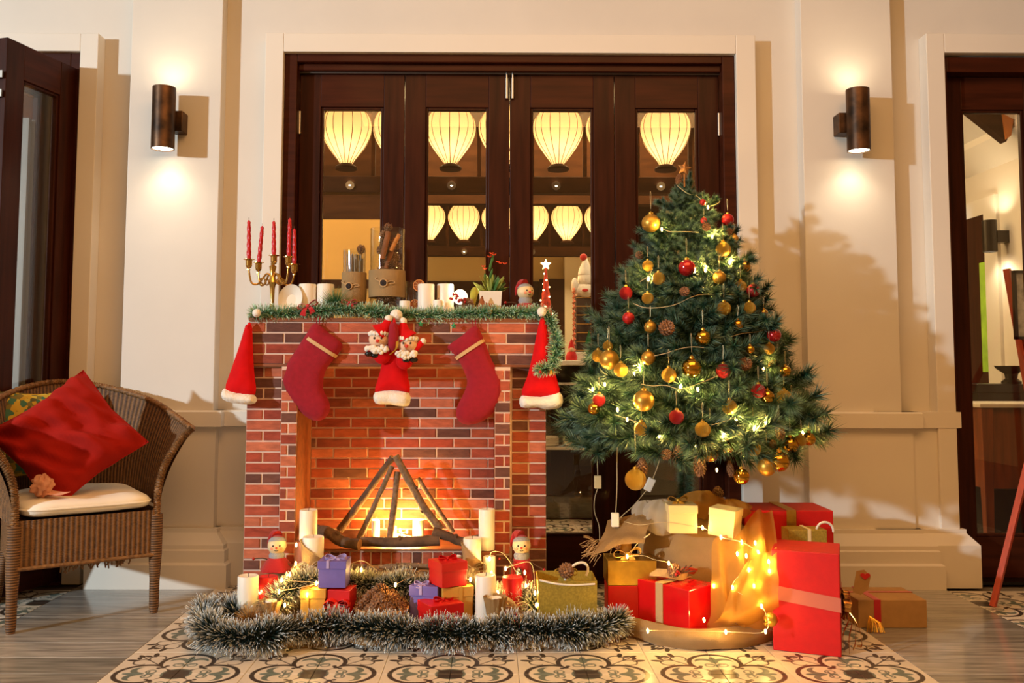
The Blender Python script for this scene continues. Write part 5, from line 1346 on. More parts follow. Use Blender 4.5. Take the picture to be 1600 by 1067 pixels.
wrapped(724, 752, 840, 862, 886, 3.235, 'white candle in a burlap wrap with organza bow, right of the hearth', -1)
def votive(px0, px1, pt, Y, label, rim):
    a, c = P(px0, pt, Y), P(px1, pt, Y); x, r = (a.x+c.x)/2, (c.x-a.x)/2; z0 = gz(x, Y); z1 = a.z
    t = thing('votive_jar', label, 'jar', (x, Y, z0))
    MB().lathe([(.001, 0), (r*.7, 0), (r*.72, .004), (r*.78, z1-z0), (r*.72, z1-z0), (r*.66, .006), (.001, .006)], (x, Y, z0), 24).build('glass', m_jar, t, smooth=40)
    candle_mb(x, Y, z0+.007, z1+.006, r*.62).build('wax', m_wax, t, smooth=45)
    vs = []; n = 40; h0 = z0+(z1-z0)*.42
    for i in range(7):
        s_ = i/6
        for j in range(n):
            an_ = 2*PI*j/n; rr = r*(.84+.32*s_*s_)+.003*math.sin(j*2.2)*s_; vs.append((x+rr*math.cos(an_), Y+rr*math.sin(an_), h0+(z1+.010*rim-h0)*s_+.006*nz(j*1.3)*s_))
    MB().raw(vs, [(i*n+j, i*n+(j+1) % n, (i+1)*n+(j+1) % n, (i+1)*n+j) for i in range(6) for j in range(n)]).build('burlap_collar', m_burlapd, t, smooth=60)
    bow(MB(), (x+r*.5, Y-r*.9, h0+.004), (1, 0, .3), (0, 0, 1), (.4, -1, 0), .030, .02).build('organza_bow', m_tulle, t, smooth=60)
votive(758, 790, 936, 3.00, 'glass votive jar with a fringed burlap collar before the tall white candle', 1.0)
votive(409, 438, 940, 3.06, 'small white votive candle in burlap at the left, before the red candle', .6)
# loose organza knot by the right red candle, straw tuft at far left
c = P(806, 950, 3.04); tag(bow(MB(), c, (1, 0, -.2), (0, 0, 1), (0, -1, 0), .05, .034, loops=3).build('organza_bow', m_tulle, at=c, smooth=60), 'ivory organza bow tied low before the right red candle', 'bow')
m_straw = needle_mat('straw', S(150, 104, 58), S(226, 190, 130), .3, 1)
c = P(392, 958, 3.03); n = 900; D = rng.normal(size=(n, 3)); D[:, 2] = np.abs(D[:, 2]); D /= np.linalg.norm(D, axis=1)[:, None]
tag(MB().needles(np.tile(np.array(tuple(c)), (n, 1))*1.0+D*.008-np.array([0, 0, .03]), D, np.full(n, .06)*(.6+.5*rng.random(n)), .0022).build('straw_tuft', m_straw, at=(c.x, c.y, 0), attr=True, kind='thing'), 'tuft of pale straw before the tall white candle at far left', 'straw')
# ------------------------------------------------------------------ basket of pinecones
bx, by = XX(600, 3.08), 3.08; zb = .052
m_wick_ = M('woven_cane', S(206, 160, 100), .7, var=.25, vscale=90, bump=.6, bscale=160)
t = thing('basket', 'shallow woven basket full of pinecones in the middle of the display', 'basket', (bx, by, zb))
MB().lathe([(.001, 0), (.062, 0), (.078, .016), (.088, .036), (.084, .036), (.074, .018), (.06, .004), (.001, .004)], (bx, by, zb), 40).build('bowl', m_wick_, t, smooth=50)
b = MB()
for ph in (0, PI): b.tube([(bx+(.087+.004*math.cos(q*.9+ph))*math.cos(2*PI*q/60), by+(.087+.004*math.cos(q*.9+ph))*math.sin(2*PI*q/60), zb+.037+.004*math.sin(q*.9+ph)) for q in range(61)], .004, 6, caps=False)
b.build('braided_rim', m_wick_, t, smooth=60)
k = 0
for rr, m, h in ((.062, 9, .040), (.034, 6, .064), (.0, 1, .088)):
    for j in range(m):
        a = 2*PI*j/m+h*40; pinecone((bx+rr*math.cos(a), by+rr*math.sin(a), zb+h), .056, .058, 'small brown pinecone heaped in the woven basket', (math.cos(a)*.9, math.sin(a)*.9, random.uniform(.1, 1)), group='pinecones in the basket'); k += 1

# ------------------------------------------------------------------ gift boxes
m_red = M('red_gift_paper', S(200, 12, 10), .5, var=.05, vscale=40, bump=.1, bscale=300)
m_redsh = M('shiny_red_paper', S(206, 14, 22), .16, var=.06, vscale=30, coat=.4, bump=.12, bscale=18)
m_purple = M('purple_card', S(112, 98, 172), .55, var=.05, vscale=40)
m_yellow = M('gold_card', S(226, 170, 74), .4, .25, var=.06, vscale=30)
m_goldg = M('gold_glitter_paper', S(186, 158, 62), .42, .45, var=.18, vscale=160, bump=.4, bscale=500)
m_cream = M('cream_card', S(240, 212, 150), .5)
m_kraft = M('kraft_card', S(176, 134, 78), .75, var=.06, vscale=40)
m_rib = M('beige_grosgrain', S(196, 160, 108), .6, bump=.4, bscale=300)
m_org = M('pink_organza', S(226, 130, 108), .35, trans=.35)
m_handle = M('white_cord', S(236, 226, 206), .7)
m_lilac = M('lilac_ribbon', S(178, 160, 206), .4)
def gift(label, cx, cy, z0, z1, w, d, ang, mat, lid=0.0, name='gift_box', cat='gift box', bev=.0015):
    t = thing(name, label, cat, (cx, cy, z0))
    if lid:
        MB().rbox(cx, cy, z0, z1-lid*.2, w, d, ang).build('box', mat, t, bevel=bev)
        MB().rbox(cx, cy, z1-lid, z1, w+.005, d+.005, ang).build('lid', mat, t, bevel=bev)
    else: MB().rbox(cx, cy, z0, z1, w, d, ang).build('box', mat, t, bevel=bev)
    return t
def band(t, cx, cy, z0, z1, w, d, ang, off, rw, mat, axis='x', th=.0012):
    """flat ribbon round a box: axis x = runs over the front and the top"""
    c, s_ = math.cos(ang), math.sin(ang)
    L = lambda x, y, z: Vector((cx+x*c-y*s_, cy+x*s_+y*c, z))
    e = th
    if axis == 'x': pp = [L(off, -d/2-e, z0+.001), L(off, -d/2-e, z1+e), L(off, d/2+e, z1+e), L(off, d/2+e, z0+.001)]; wv = Vector((c, s_, 0))
    else: pp = [L(-w/2-e, off, z0+.001), L(-w/2-e, off, z1+e), L(w/2+e, off, z1+e), L(w/2+e, off, z0+.001)]; wv = Vector((-s_, c, 0))
    return strip(MB(), pp, wv, rw, th).build('ribbon', mat, t)
def topbow(t, cx, cy, z, s, w, mat, ang=0.0, n=(0, -.5, 1)):
    bow(MB(), (cx, cy, z+w*.25), (math.cos(ang), math.sin(ang), 0), (-math.sin(ang)*.5, .8, .5), n, s, w).build('bow', mat, t, smooth=50)
# left cluster
Y = 3.06
def fbox(px0, px1, pt, Yf, d, ang=0.0):
    """front-face pixels -> centre, width, top height"""
    a, c = P(px0, pt, Yf), P(px1, pt, Yf); w = (c.x-a.x)/max(.2, math.cos(ang)); mx_ = (a.x+c.x)/2
    return mx_-math.sin(ang)*d/2, Yf+math.cos(ang)*d/2, a.z, w
x, y, z1, w = fbox(470, 508, 921, 3.05, .085); gz0 = .013
t = gift('small gold gift box under the purple box on the left', x, y, gz0, z1, w, .085, 0, m_yellow, lid=.03)
band(t, x, y, gz0, z1, w+.005, .09, 0, -.018, .010, m_yellow)
zp = z1+.002
x, y, z1r, w = fbox(511, 547, 919, 3.05, .085, -.12)
t = gift('small red gift box with a big bow on its front, right of the gold box', x, y, gz0, z1-.003, w, .085, -.12, m_red)
bow(MB(), (x+.004-.012, y-.051, gz0+.092), (1, -.1, 0), (0, 0, 1), (-.1, -1, 0), .040, .034, loops=3).build('bow', M('red_ribbon', S(226, 44, 32), .4), t, smooth=50)
x, y, z1p, w = fbox(498, 541, 877, 3.06, .085)
t = gift('purple gift box on top of the small gold and red boxes', x, y, zp, z1p, w, .08, -.04, m_purple, lid=.026)
band(t, x, y, z1p-.024, z1p, w+.006, .086, -.04, -.014, .010, m_lilac); topbow(t, x+.005, y-.01, z1p, .034, .014, m_lilac)
# middle cluster
x, y, z1, w = fbox(645, 690, 917, 3.08, .10)
zt2 = ZZ(916, 3.08)
t = gift('flat purple gift box left under the upper red box', x, y, gz0+.004, zt2, w, .10, -.25, m_purple, lid=.034)
band(t, x, y, zt2-.03, zt2, w+.006, .105, -.25, -.01, .010, m_lilac); topbow(t, x-.02, y-.03, zt2, .024, .012, m_lilac)
x, y, _, w = fbox(688, 731, 925, 3.07, .10, .0)
t = gift('gold gift box right under the upper red box', x, y, gz0+.004, zt2, w+.01, .10, .28, m_yellow, lid=.034)
band(t, x, y, gz0, zt2, w+.016, .106, .28, .008, .012, m_yellow)
nx, ny = XX(693, 3.04), 3.04; w, d, a = .094, .094, .55
x, y = nx+math.cos(a)*w/2-math.sin(a)*d/2, ny+math.sin(a)*w/2+math.cos(a)*d/2
zr = ZZ(881, 3.04)
t = gift('upper red gift box stacked on the flat purple and gold boxes', x, y, zt2+.002, zr, w, d, a, m_red, lid=.030); topbow(t, x, y, zr, .03, .014, m_red, .3)
nx, ny = XX(677, 2.975), 2.975; w, d, a = .115, .105, .5
x, y = nx+math.cos(a)*w/2-math.sin(a)*d/2, ny+math.sin(a)*w/2+math.cos(a)*d/2
zr = ZZ(948, 2.975)
t = gift('lowest red gift box in front, with its lid bow', x, y, .014, zr, w, d, a, m_red, lid=.034); topbow(t, x+.01, y, zr, .034, .014, m_red, .5)
# gold gift bag
def rope(t, c, r, u, rad, nm='cord_handle', wid=.0045, a0=-20, a1=200):
    c, r, u = Vector(c), Vector(r).normalized(), Vector(u).normalized()
    MB().tube([c+r*rad*math.cos(R(a))+u*rad*math.sin(R(a)) for a in range(a0, a1+1, 10)], wid, 8).build(nm, m_handle, t, smooth=60)
a, c = P(841, 908, 3.0), P(933, 908, 3.0); w = c.x-a.x; z1 = a.z; x = (a.x+c.x)/2; d = .155; y = 3.0+d/2
t = thing('gift_bag', 'gold glitter gift bag with a pinecone bow and white cord handle', 'gift bag', (x, y, .014))
b = MB(); vs = []
for wv, dv, z in ((w*.98, d*.98, .014), (w, d, z1), (w-.006, d-.006, z1), (w-.006, d-.006, z1-.03)):
    vs += [(x-wv/2, y-dv/2, z), (x+wv/2, y-dv/2, z), (x+wv/2, y+dv/2, z), (x-wv/2, y+dv/2, z)]
b.raw(vs, [(i*4+j, i*4+(j+1) % 4, i*4+4+(j+1) % 4, i*4+4+j) for i in range(3) for j in range(4)]+[(3, 2, 1, 0), (12, 13, 14, 15)]); b.build('bag', m_goldg, t)
rope(t, (x+.035, y-.02, z1+.01), (1, .1, .2), (.25, .1, 1), .038)
MB().tube(bez([(x-w*.48, y-d/2-.003, z1+.004), (x-w*.2, y-d/2-.010, z1-.006), (x+w*.1, y-d/2-.010, z1-.010), (x+w*.46, y-d/2-.004, z1-.008)], 14), .0035, 8).build('cord_handle', m_handle, t, smooth=60)
bow(MB(), (x-.004, y-.05, z1+.018), (1, 0, 0), (0, .3, 1), (0, -1, .3), .036, .022).build('bow', m_goldg, t, smooth=50)
pinecone((x-.004, y-.066, z1+.030), .050, .052, '', (0, -.8, .5), parent=t)

# ------------------------------------------------------------------ right cluster
xs, ys = .775, 3.33
def sack(u, v):
    a = 2*PI*u; h = v
    rr = (.235-.05*h*h*h-.03*(1-h)**3)*(1+.06*nz(math.cos(a)*2, math.sin(a)*2, h*2)+.025*math.sin(a*9+h*3)*h)
    if h > .9: rr *= 1-(h-.9)*4.0
    return (xs+rr*1.04*math.cos(a), ys+rr*.80*math.sin(a), .012+.345*h+.02*nz(math.cos(a)*1.5, math.sin(a)*1.5)*h)
tag(MB().grid(64, 24, sack).build('burlap_sack', m_burlap, at=(xs, ys, 0), smooth=70), 'burlap sack wrapped around the foot of the tree', 'sack')
def cloth(name, label, ctrl, mat, nu=40, nv=30, wave=.008, fu=5.0, fv=2.0, cat='cloth', seed=0.0, th=0.0):
    """soft cloth through a net of control points (rows of equal length)"""
    rows_ = [bez(r_, nu) for r_ in ctrl]; m = min(len(r_) for r_ in rows_); colz = [bez([r_[i] for r_ in rows_], nv) for i in range(m)]
    n2 = len(colz[0]); vs = []
    for j in range(n2):
        for i in range(m):
            p = colz[i][j]; k = wave*(math.sin(i/m*fu*6.28+2*nz(j/n2*fv*2, seed))+.8*nz(i/m*fu*2, j/n2*fv*3, seed)); vs.append(p+Vector((.25*k, -k*.7, k*.7)))
    b = MB().raw(vs, [(j*m+i, j*m+i+1, (j+1)*m+i+1, (j+1)*m+i) for j in range(n2-1) for i in range(m-1)])
    c = min(vs, key=lambda p: p.z); return tag(b.build(name, mat, at=c, smooth=80), label, cat)
m_ochre = cloth_mat('ochre_organza', S(222, 164, 76), .5, .62)
# ground cloth with a rolled front hem
hem = [PZ(972, 985, .015), PZ(1010, 998, .015), PZ(1070, 1008, .015), PZ(1130, 1010, .015), PZ(1180, 1003, .015), PZ(1222, 990, .015)]
r0 = [p+Vector((0, .005, -.012)) for p in hem]; r1 = [p+Vector((0, -.006, .022)) for p in hem]; r2 = [p+Vector((0, .028, .048)) for p in hem]; r3 = [p+Vector((0, .07, .030)) for p in hem]; r4 = [p+Vector((.0, .11, .002)) for p in hem]; r5 = [Vector((p.x, 3.2, .004)) for p in hem]
cloth('burlap_cloth', 'burlap cloth with a rolled front hem under the gifts on the right', [r0, r1, r2, r3, r4, r5], m_burlap, wave=.007, fu=2.2, fv=1.5)
# fringed flap at the left
fl = [[P(926, 868, 3.16), P(934, 850, 3.17), P(944, 832, 3.20), P(950, 812, 3.24)], [P(945, 862, 3.14), P(955, 842, 3.16), P(966, 825, 3.2), P(975, 806, 3.24)], [P(972, 850, 3.14), P(982, 832, 3.16), P(992, 815, 3.18), P(1000, 800, 3.22)], [P(1006, 850, 3.13), P(1010, 832, 3.14), P(1016, 815, 3.16), P(1022, 800, 3.2)]]
cloth('burlap_flap', 'fringed corner of burlap sticking out left of the sack', fl, m_burlapd, nu=14, nv=18, wave=.005, fu=2)
b = MB()
for k in range(34):
    q = P(927+random.uniform(-2, 14), 868-random.uniform(0, 26), 3.16); d = Vector((-random.uniform(.02, .05), -.01, random.uniform(-.045, .02))); b.tube([q, q+d*.5+Vector((0, 0, .004)), q+d], .0008, 4)
tag(b.build('burlap_fringe', m_twine, at=P(930, 862, 3.16)), 'loose threads fraying from the burlap flap on the left', 'threads')
# organza puffs on top of the sack
for (px, py, rx, rz, Y_, lab, mt) in ((1010, 805, .050, .052, 3.24, 'white organza puff at the far left on top of the sack', m_tulle), (1035, 808, .066, .062, 3.20, 'larger white organza puff left behind the cream box', m_tulle), (1098, 790, .080, .052, 3.27, 'ochre organza puff at the foot of the tree trunk', m_ochre), (1140, 796, .075, .036, 3.26, 'flat ochre organza puff behind the tilted cream box', m_ochre)):
    c = P(px, py, Y_)
    def pf_(u, v, c=c, rx=rx, rz=rz):
        a, e = 2*PI*u, PI*v; k = 1+.10*math.sin(a*7+2*nz(e*2, c.x*9))*math.sin(e)+.10*nz(math.cos(a)*2, math.sin(a)*2, e*2)
        return c+Vector((rx*k*math.cos(a)*math.sin(e), rx*.7*k*math.sin(a)*math.sin(e), rz*k*math.cos(e)))
    tag(MB().grid(48, 20, pf_).build('organza_puff', mt, at=c, smooth=70), lab, 'organza')
# ochre organza falling in folds at the right, two layers
A = [[P(1124, 842, 3.07), P(1152, 836, 3.06), P(1180, 800, 3.16), P(1204, 800, 3.2)], [P(1112, 850, 3.03), P(1150, 850, 3.0), P(1185, 848, 3.0), P(1212, 850, 3.02)], [P(1112, 905, 2.98), P(1150, 905, 2.95), P(1185, 900, 2.93), P(1215, 900, 2.95)], [P(1112, 955, 2.99), P(1150, 957, 2.95), P(1185, 950, 2.92), P(1215, 950, 2.92)], [PZ(1100, 985, .03), PZ(1150, 992, .03), PZ(1185, 990, .03), PZ(1222, 985, .03)]]
cloth('organza_drape', 'ochre organza drape with fairy lights falling left of the tall red box', A, m_ochre, wave=.016, fu=3.2, fv=1.2, seed=3, nu=60, nv=40)
A = [[P(1165, 880, 2.93), P(1185, 868, 2.92), P(1212, 856, 2.92)], [P(1140, 925, 2.90), P(1172, 915, 2.88), P(1214, 900, 2.88)], [P(1128, 960, 2.90), P(1168, 955, 2.87), P(1214, 940, 2.87)], [PZ(1110, 978, .045), PZ(1160, 985, .04), PZ(1216, 975, .04)]]
cloth('organza_drape', 'front fold of ochre organza running down toward the small gold ball', A, m_ochre, wave=.012, fu=2.2, fv=1.5, seed=9, nu=40, nv=30)
# gold box on red box behind the shiny gift
x0, x1 = XX(948, 3.12), XX(1023, 3.12); w = x1-x0; x = (x0+x1)/2; zr, zg = ZZ(915, 3.12), ZZ(876, 3.12)
gift('red gift box under the gold box, partly behind the shiny red gift', x, 3.12+.05, .006, zr, w, .10, 0, m_red)
t = gift('gold foil gift box with fabric bow, on the red box left of the sack', x, 3.12+.065, zr+.001, zg, w, .13, 0, m_gold)
rb = P(978, 858, 3.18)
MB().lathe([(.022, 0), (.019, .03), (.020, .055), (.024, .062), (.018, .062), (.016, .002)], (rb.x, 3.18, zg+.012), 20).build('fabric_roll', m_ochre, t, smooth=60)
bow(MB(), (rb.x, 3.15, zg+.014), (1, 0, .1), (0, .2, 1), (0, -1, .4), .045, .026).build('bow', m_yellow, t, smooth=50)
strip(MB(), bez([(rb.x+.01, 3.15, zg+.016), P(995, 850, 3.14), P(1010, 838, 3.13), P(1016, 834, 3.13)], 10), (.5, 0, 1), .008).build('ribbon_tail', m_cream, t)
pinecone(P(964, 852, 3.16), .022, .028, '', (0, -1, .3), parent=t)
# shiny red gift with beige ribbon
a = R(-50); w, d = .236, .150; nx, ny = XX(1072, 2.955), 2.955
x, y = nx-math.cos(a)*w/2-math.sin(a)*d/2, ny-math.sin(a)*w/2+math.cos(a)*d/2; z0, z1 = .022, ZZ(922, 2.955)
t = gift('shiny red gift box with beige ribbon, pinecone and berries', x, y, z0, z1, w, d, a, m_redsh, bev=.003)
band(t, x, y, z0, z1, w, d, a, -.002, .030, m_rib, th=.003)
cb_ = Vector((x, y, z1)); rr = Vector((math.cos(a), math.sin(a), 0))
strip(MB(), bez([cb_+Vector((-.075, .03, .020)), cb_+Vector((-.03, -.01, .026)), cb_+Vector((.02, 0, .012)), cb_+Vector((.05, .03, .010))], 12), (.3, .6, .4), .036, .003).build('bow', m_rib, t)
strip(MB(), bez([cb_, cb_+Vector((.03, .02, .03)), cb_+Vector((.085, .05, .018))], 8), (.3, -.5, .6), .03, .002).build('bow', M('coral_ribbon', S(222, 74, 40), .4), t)
pinecone(cb_+Vector((-.002, -.02, .038)), .045, .048, '', (-.5, -.7, .3), parent=t)
b = MB()
for q in ((-.004, -.046, .030), (.006, -.044, .034), (.001, -.048, .040)): b.sph(cb_+Vector(q), .0055, 10, 8)
b.build('berry', m_berry, t, smooth=60)
b = MB()
for k in range(7): b.tube([cb_+Vector((.012, -.03, .03)), cb_+Vector((.030+.006*k, -.03, .045+.012*math.sin(k*2)))], .002, 5)
b.build('dried_sprig', m_twig, t)
# cream boxes
x0, x1 = XX(1044, 3.10), XX(1087, 3.10)
z0, z1 = ZZ(833, 3.10), ZZ(789, 3.10)
t = gift('cream gift box with a gold bow, standing upright on the sack', (x0+x1)/2, 3.10+.045, z0, z1, x1-x0, .09, -.03, m_cream, lid=.028)
bow(MB(), ((x0+x1)/2-.012, 3.135, z1+.012), (1, 0, 0), (0, .3, 1), (0, -1, .3), .032, .024).build('bow', m_gold, t, smooth=50)
t = thing('gift_box', 'cream gift box tilted on its side at the right of the sack', 'gift box', P(1148, 840, 3.05))
nx = P(1147, 822, 3.05); a = R(-32)
ax, ay = Vector((math.cos(a), math.sin(a), -.09)).normalized(), Vector((-math.sin(a), math.cos(a), 0)); az = ax.cross(ay)
MB().obox(nx-ax*.044+ay*.044+Vector((0, 0, .002)), ax, ay, az, .044, .044, .045).build('box', m_cream, t, bevel=.0015)
MB().obox(nx-ax*.044+ay*.044+az*.036, ax, ay, az, .046, .046, .013).build('lid', m_cream, t, bevel=.0015)
# big red boxes
z1 = ZZ(797, 3.25); x0, x1 = XX(1163, 3.25, 797), XX(1302, 3.25, 799)
w = x1-x0; x = (x0+x1)/2
t = gift('wide red gift box with gold ribbon, at the back against the pilaster', x, 3.25+.10, .001, z1, w, .20, 0, m_red, bev=.003)
band(t, x, 3.35, .001, z1, w, .20, 0, XX(1236, 3.25, 797)-x, .034, m_gold, th=.002)
z1 = ZZ(827, 3.13); x0, x1 = XX(1232, 3.13, 827), XX(1292, 3.13, 827)
t = thing('gift_bag', 'gold gift bag with white cord handle, between the two large red boxes', 'gift bag', ((x0+x1)/2, 3.17, .001))
MB().box(x0, x1, 3.13, 3.21, .001, z1).build('bag', m_goldg, t, bevel=.002)
strip(MB(), [((x0+x1)/2+.005, 3.128, .01), ((x0+x1)/2+.005, 3.128, z1+.002), ((x0+x1)/2+.005, 3.212, z1+.002)], (1, 0, 0), .012).build('ribbon', m_cream, t)
c = P(1289, 829, 3.15); rope(t, c, (1, 0, 0), (0, 0, 1), .029, wid=.0042, a0=-10, a1=190)
bl, br = PZ(1208, 1016), PZ(1315, 1028); a = math.atan2(br.y-bl.y, br.x-bl.x); w = (br-bl).length; d = .19
x, y = (bl.x+br.x)/2-math.sin(a)*d/2, (bl.y+br.y)/2+math.cos(a)*d/2; z1 = ZZ(858, bl.y, 1208)
t = gift('tall upright red gift box with a pink organza band, at the right of the display', x, y, .001, z1, w, d, a, m_red, bev=.003)
c_, s_ = math.cos(a), math.sin(a); L = lambda u, v, z: Vector((x+u*c_-v*s_, y+u*s_+v*c_, z))
za, zb_ = ZZ(924, bl.y, 1208), ZZ(946, br.y, 1315)
sl = (zb_-za)/w
strip(MB(), [L(-w/2-.002, d/2, za), L(-w/2-.002, -d/2-.002, za), L(w/2+.002, -d/2-.002, zb_), L(w/2+.002, d/2, zb_+.01)], (0, 0, 1), .044, .0015).build('organza_band', m_org, t)
m_foil = M('red_gold_foil', S(176, 40, 28), .2, .8, var=.6, vscale=40, col2=S(226, 170, 80))
e = L(w/2+.004, -.05, zb_-.002)
for k in range(5): bow(MB(), e+Vector((0, 0, .004*k)), (0, 1, .5*math.sin(k*1.3)), (.3*math.cos(k), 0, 1), (1, -.2, 0), .045, .018).build('foil_bow', m_foil, t, smooth=50)
for k in range(4): strip(MB(), bez([e, e+Vector((.03, -.02*k+.02, -.05)), e+Vector((.012+.008*k, -.03*k+.03, -.11)), e+Vector((.02, -.03*k+.03, -.175+.02*k))], 12), (.3, 1, .2), .012).build('foil_streamer', m_foil, t)
# kraft box with red ribbon and heart tag
x0, x1 = XX(1332, 3.16), XX(1437, 3.16); z1 = ZZ(937, 3.16); w = x1-x0; x = (x0+x1)/2; d = .19
t = gift('flat brown kraft gift box with red ribbon, on the wood floor', x, 3.16+d/2, .001, z1, w, d, 0, m_kraft, lid=.0)
band(t, x, 3.16+d/2, .001, z1, w, d, 0, XX(1361, 3.16)-x, .024, m_redrib); band(t, x, 3.16+d/2, .001, z1, w, d, 0, .02, .014, m_redrib, axis='y')
tg = [P(1338, 892, 3.13), P(1350, 890, 3.13), P(1360, 900, 3.13), P(1358, 922, 3.12), P(1346, 930, 3.12), P(1334, 926, 3.12)]
MB().prism([(p.x, p.z) for p in tg], 3.128, 3.130).build('paper_tag', m_kraft, t)
hc = P(1352, 900, 3.126); hp = [(hc.x+.0011*16*math.sin(q)**3, hc.z+.0011*(13*math.cos(q)-5*math.cos(2*q)-2*math.cos(3*q)-math.cos(4*q))*.75) for q in [2*PI*i/24 for i in range(24)]]
MB().prism(hp, 3.1255, 3.128).build('red_heart', m_redfelt, t)
b = MB(); c = P(1358, 962, 3.14)
for k in range(22): b.tube([c, c+Vector((-.012+.0022*k, -.01-.01*random.random(), -.02)), Vector((c.x-.026+.003*k, c.y-.03-.02*random.random(), .003))], .0011, 4)
b.build('gold_tassel', m_gold, t)
# small things on the cloth
c = P(1204, 968, 2.86); t = thing('gold_bauble', 'gold ball lying half hidden left of the tall red box', 'bauble', c); MB().sph(c, .022, 20, 14).build('ball', m_gold, t, smooth=60); MB().lathe([(.006, 0), (.006, .007), (.001, .008)], c+Vector((-.016, -.01, -.010)), 10, ax=(-1, -.5, -.6)).build('cap', m_gold, t)
pinecone(P(1145, 964, 2.95), .046, .05, 'dark pinecone lying on the burlap between the gift and the drape', (.3, -.7, .5))
c = P(465, 893, 3.2); t = thing('gold_bauble', 'gold bauble on the floor beside the red-caped snowman doll', 'bauble', c); MB().sph(c, .026, 20, 14).build('ball', m_gold, t, smooth=60)
# ------------------------------------------------------------------ wicker armchair
F1, F2 = PZ(16, 990), PZ(240, 957)
rv = (F2-F1); WCH = rv.length; rv.normalize(); nv_ = Vector((-rv.y, rv.x, 0)); CA = math.atan2(rv.y, rv.x); DCH = .44
CO = (F1+F2)/2+nv_*.23
def CH(x, y, z): return CO+rv*x+nv_*(y-.23)+Vector((0, 0, z))      # chair space: x right, y back from the front legs
def wicker_mat(name, mode):
    m, nt, out = new_mat(name)
    b_ = nt.nodes.new('ShaderNodeBsdfPrincipled'); b_.inputs['Roughness'].default_value = .6
    at = nt.nodes.new('ShaderNodeAttribute'); at.attribute_name = 't'; E.nt = nt
    tc = nt.nodes.new('ShaderNodeTexCoord'); sp = nt.nodes.new('ShaderNodeSeparateXYZ'); nt.links.new(tc.outputs['Object'], sp.inputs[0])
    zz = E(sp.outputs[2])
    if mode == 'sheet':
        u = E(at.outputs['Fac']); wale = E.op('SINE', u*6.28318)
        par = E.op('SINE', zz*1250.0+E.op('MULTIPLY', E.op('SINE', u*3.14159), 2.0))
        hgt = wale*.5+.5+par*.16
    else:
        hgt = E.op('SINE', zz*(700.0 if mode == 'leg' else 520.0))*.5+.5
    n = nt.nodes.new('ShaderNodeTexNoise'); n.inputs['Scale'].default_value = 60; n.inputs['Detail'].default_value = 4; nt.links.new(tc.outputs['Object'], n.inputs['Vector'])
    f = E.op('ADD', hgt*.55, E(n.outputs['Fac'])*.6, clamp=True)
    cr = nt.nodes.new('ShaderNodeValToRGB'); cr.color_ramp.elements[0].color = (*S(52, 31, 16), 1); cr.color_ramp.elements[1].color = (*S(142, 100, 58), 1)
    cr.color_ramp.elements[0].position = .18; cr.color_ramp.elements[1].position = .95
    nt.links.new(f.k, cr.inputs[0]); nt.links.new(cr.outputs[0], b_.inputs['Base Color'])
    bp = nt.nodes.new('ShaderNodeBump'); bp.inputs['Strength'].default_value = .8; bp.inputs['Distance'].default_value = .003
    nt.links.new(hgt.k, bp.inputs['Height']); nt.links.new(bp.outputs[0], b_.inputs['Normal']); nt.links.new(b_.outputs[0], out.inputs[0])
    return m
m_wsheet, m_wleg = wicker_mat('woven_wicker', 'sheet'), wicker_mat('wrapped_cane', 'leg')
m_wbraid = M('braided_cane', S(128, 90, 50), .6, var=.4, vscale=70, bump=.8, bscale=120)
chair = thing('wicker_armchair', 'brown wicker armchair with white seat cushion at the left', 'chair', CO, CA)
hw = WCH/2; ZS, ZA = .375, .212
# base curve (seat line) and rim curve of the wrap-around back
base = bez([(hw, .0, ZS-.02), (hw+.025, .16, ZS), (hw-.01, .36, ZS), (hw*.55, .49, ZS), (0, .525, ZS), (-hw*.55, .49, ZS), (-hw+.01, .36, ZS), (-hw-.025, .16, ZS), (-hw, 0, ZS-.02)], 96)
rim = bez([(hw+.115, -.015, .665), (hw+.10, .12, .700), (hw+.045, .33, .765), (hw*.62, .52, .815), (0, .585, .835), (-hw*.62, .52, .815), (-hw-.045, .33, .765), (-hw-.10, .12, .700), (-hw-.115, -.015, .665)], 96)
nB = len(base); vs = []; ts = []; rowsn = 16
def prof(i, s_):
    a, c = base[i], rim[i]; q = a.lerp(c, s_); w_ = s_**1.9
    return Vector((a.x+(c.x-a.x)*w_, a.y+(c.y-a.y)*(.3*s_+.7*w_), a.z+(c.z-a.z)*s_))
for off in (0, 1):
    for j in range(rowsn+1):
        for i in range(nB):
            p = prof(i, j/rowsn); nrm = Vector((p.x*.8, p.y-.2, 0)).normalized()*(.010 if off else 0)
            vs.append(CH(p.x+nrm.x, p.y+nrm.y, p.z)); ts.append(i/(nB-1)*86)
N1 = (rowsn+1)*nB
fs = [(j*nB+i+1, j*nB+i, (j+1)*nB+i, (j+1)*nB+i+1) for j in range(rowsn) for i in range(nB-1)]
fs += [(N1+j*nB+i, N1+j*nB+i+1, N1+(j+1)*nB+i+1, N1+(j+1)*nB+i) for j in range(rowsn) for i in range(nB-1)]
MB().raw(vs, fs, ts).build('woven_back', m_wsheet, chair, smooth=80, attr=True)
def braid(path, rad, name, turns=26, strands=3):
    pts = bez(path, 150) if len(path) < 60 else path
    b = MB(); k = len(pts)
    for s_ in range(strands):
        pp = []
        for i in range(k):
            T = (pts[min(i+1, k-1)]-pts[max(i-1, 0)]).normalized(); N = T.cross(Vector((0, 0, 1))); N = N.normalized() if N.length > .1 else Vector((1, 0, 0)); B_ = T.cross(N)
            a = 2*PI*(i/k*turns+s_/strands); pp.append(pts[i]+(N*math.cos(a)+B_*math.sin(a))*rad*.34)
        b.tube(pp, rad*.62, 6)
    return b.build(name, m_wbraid, chair, smooth=70)
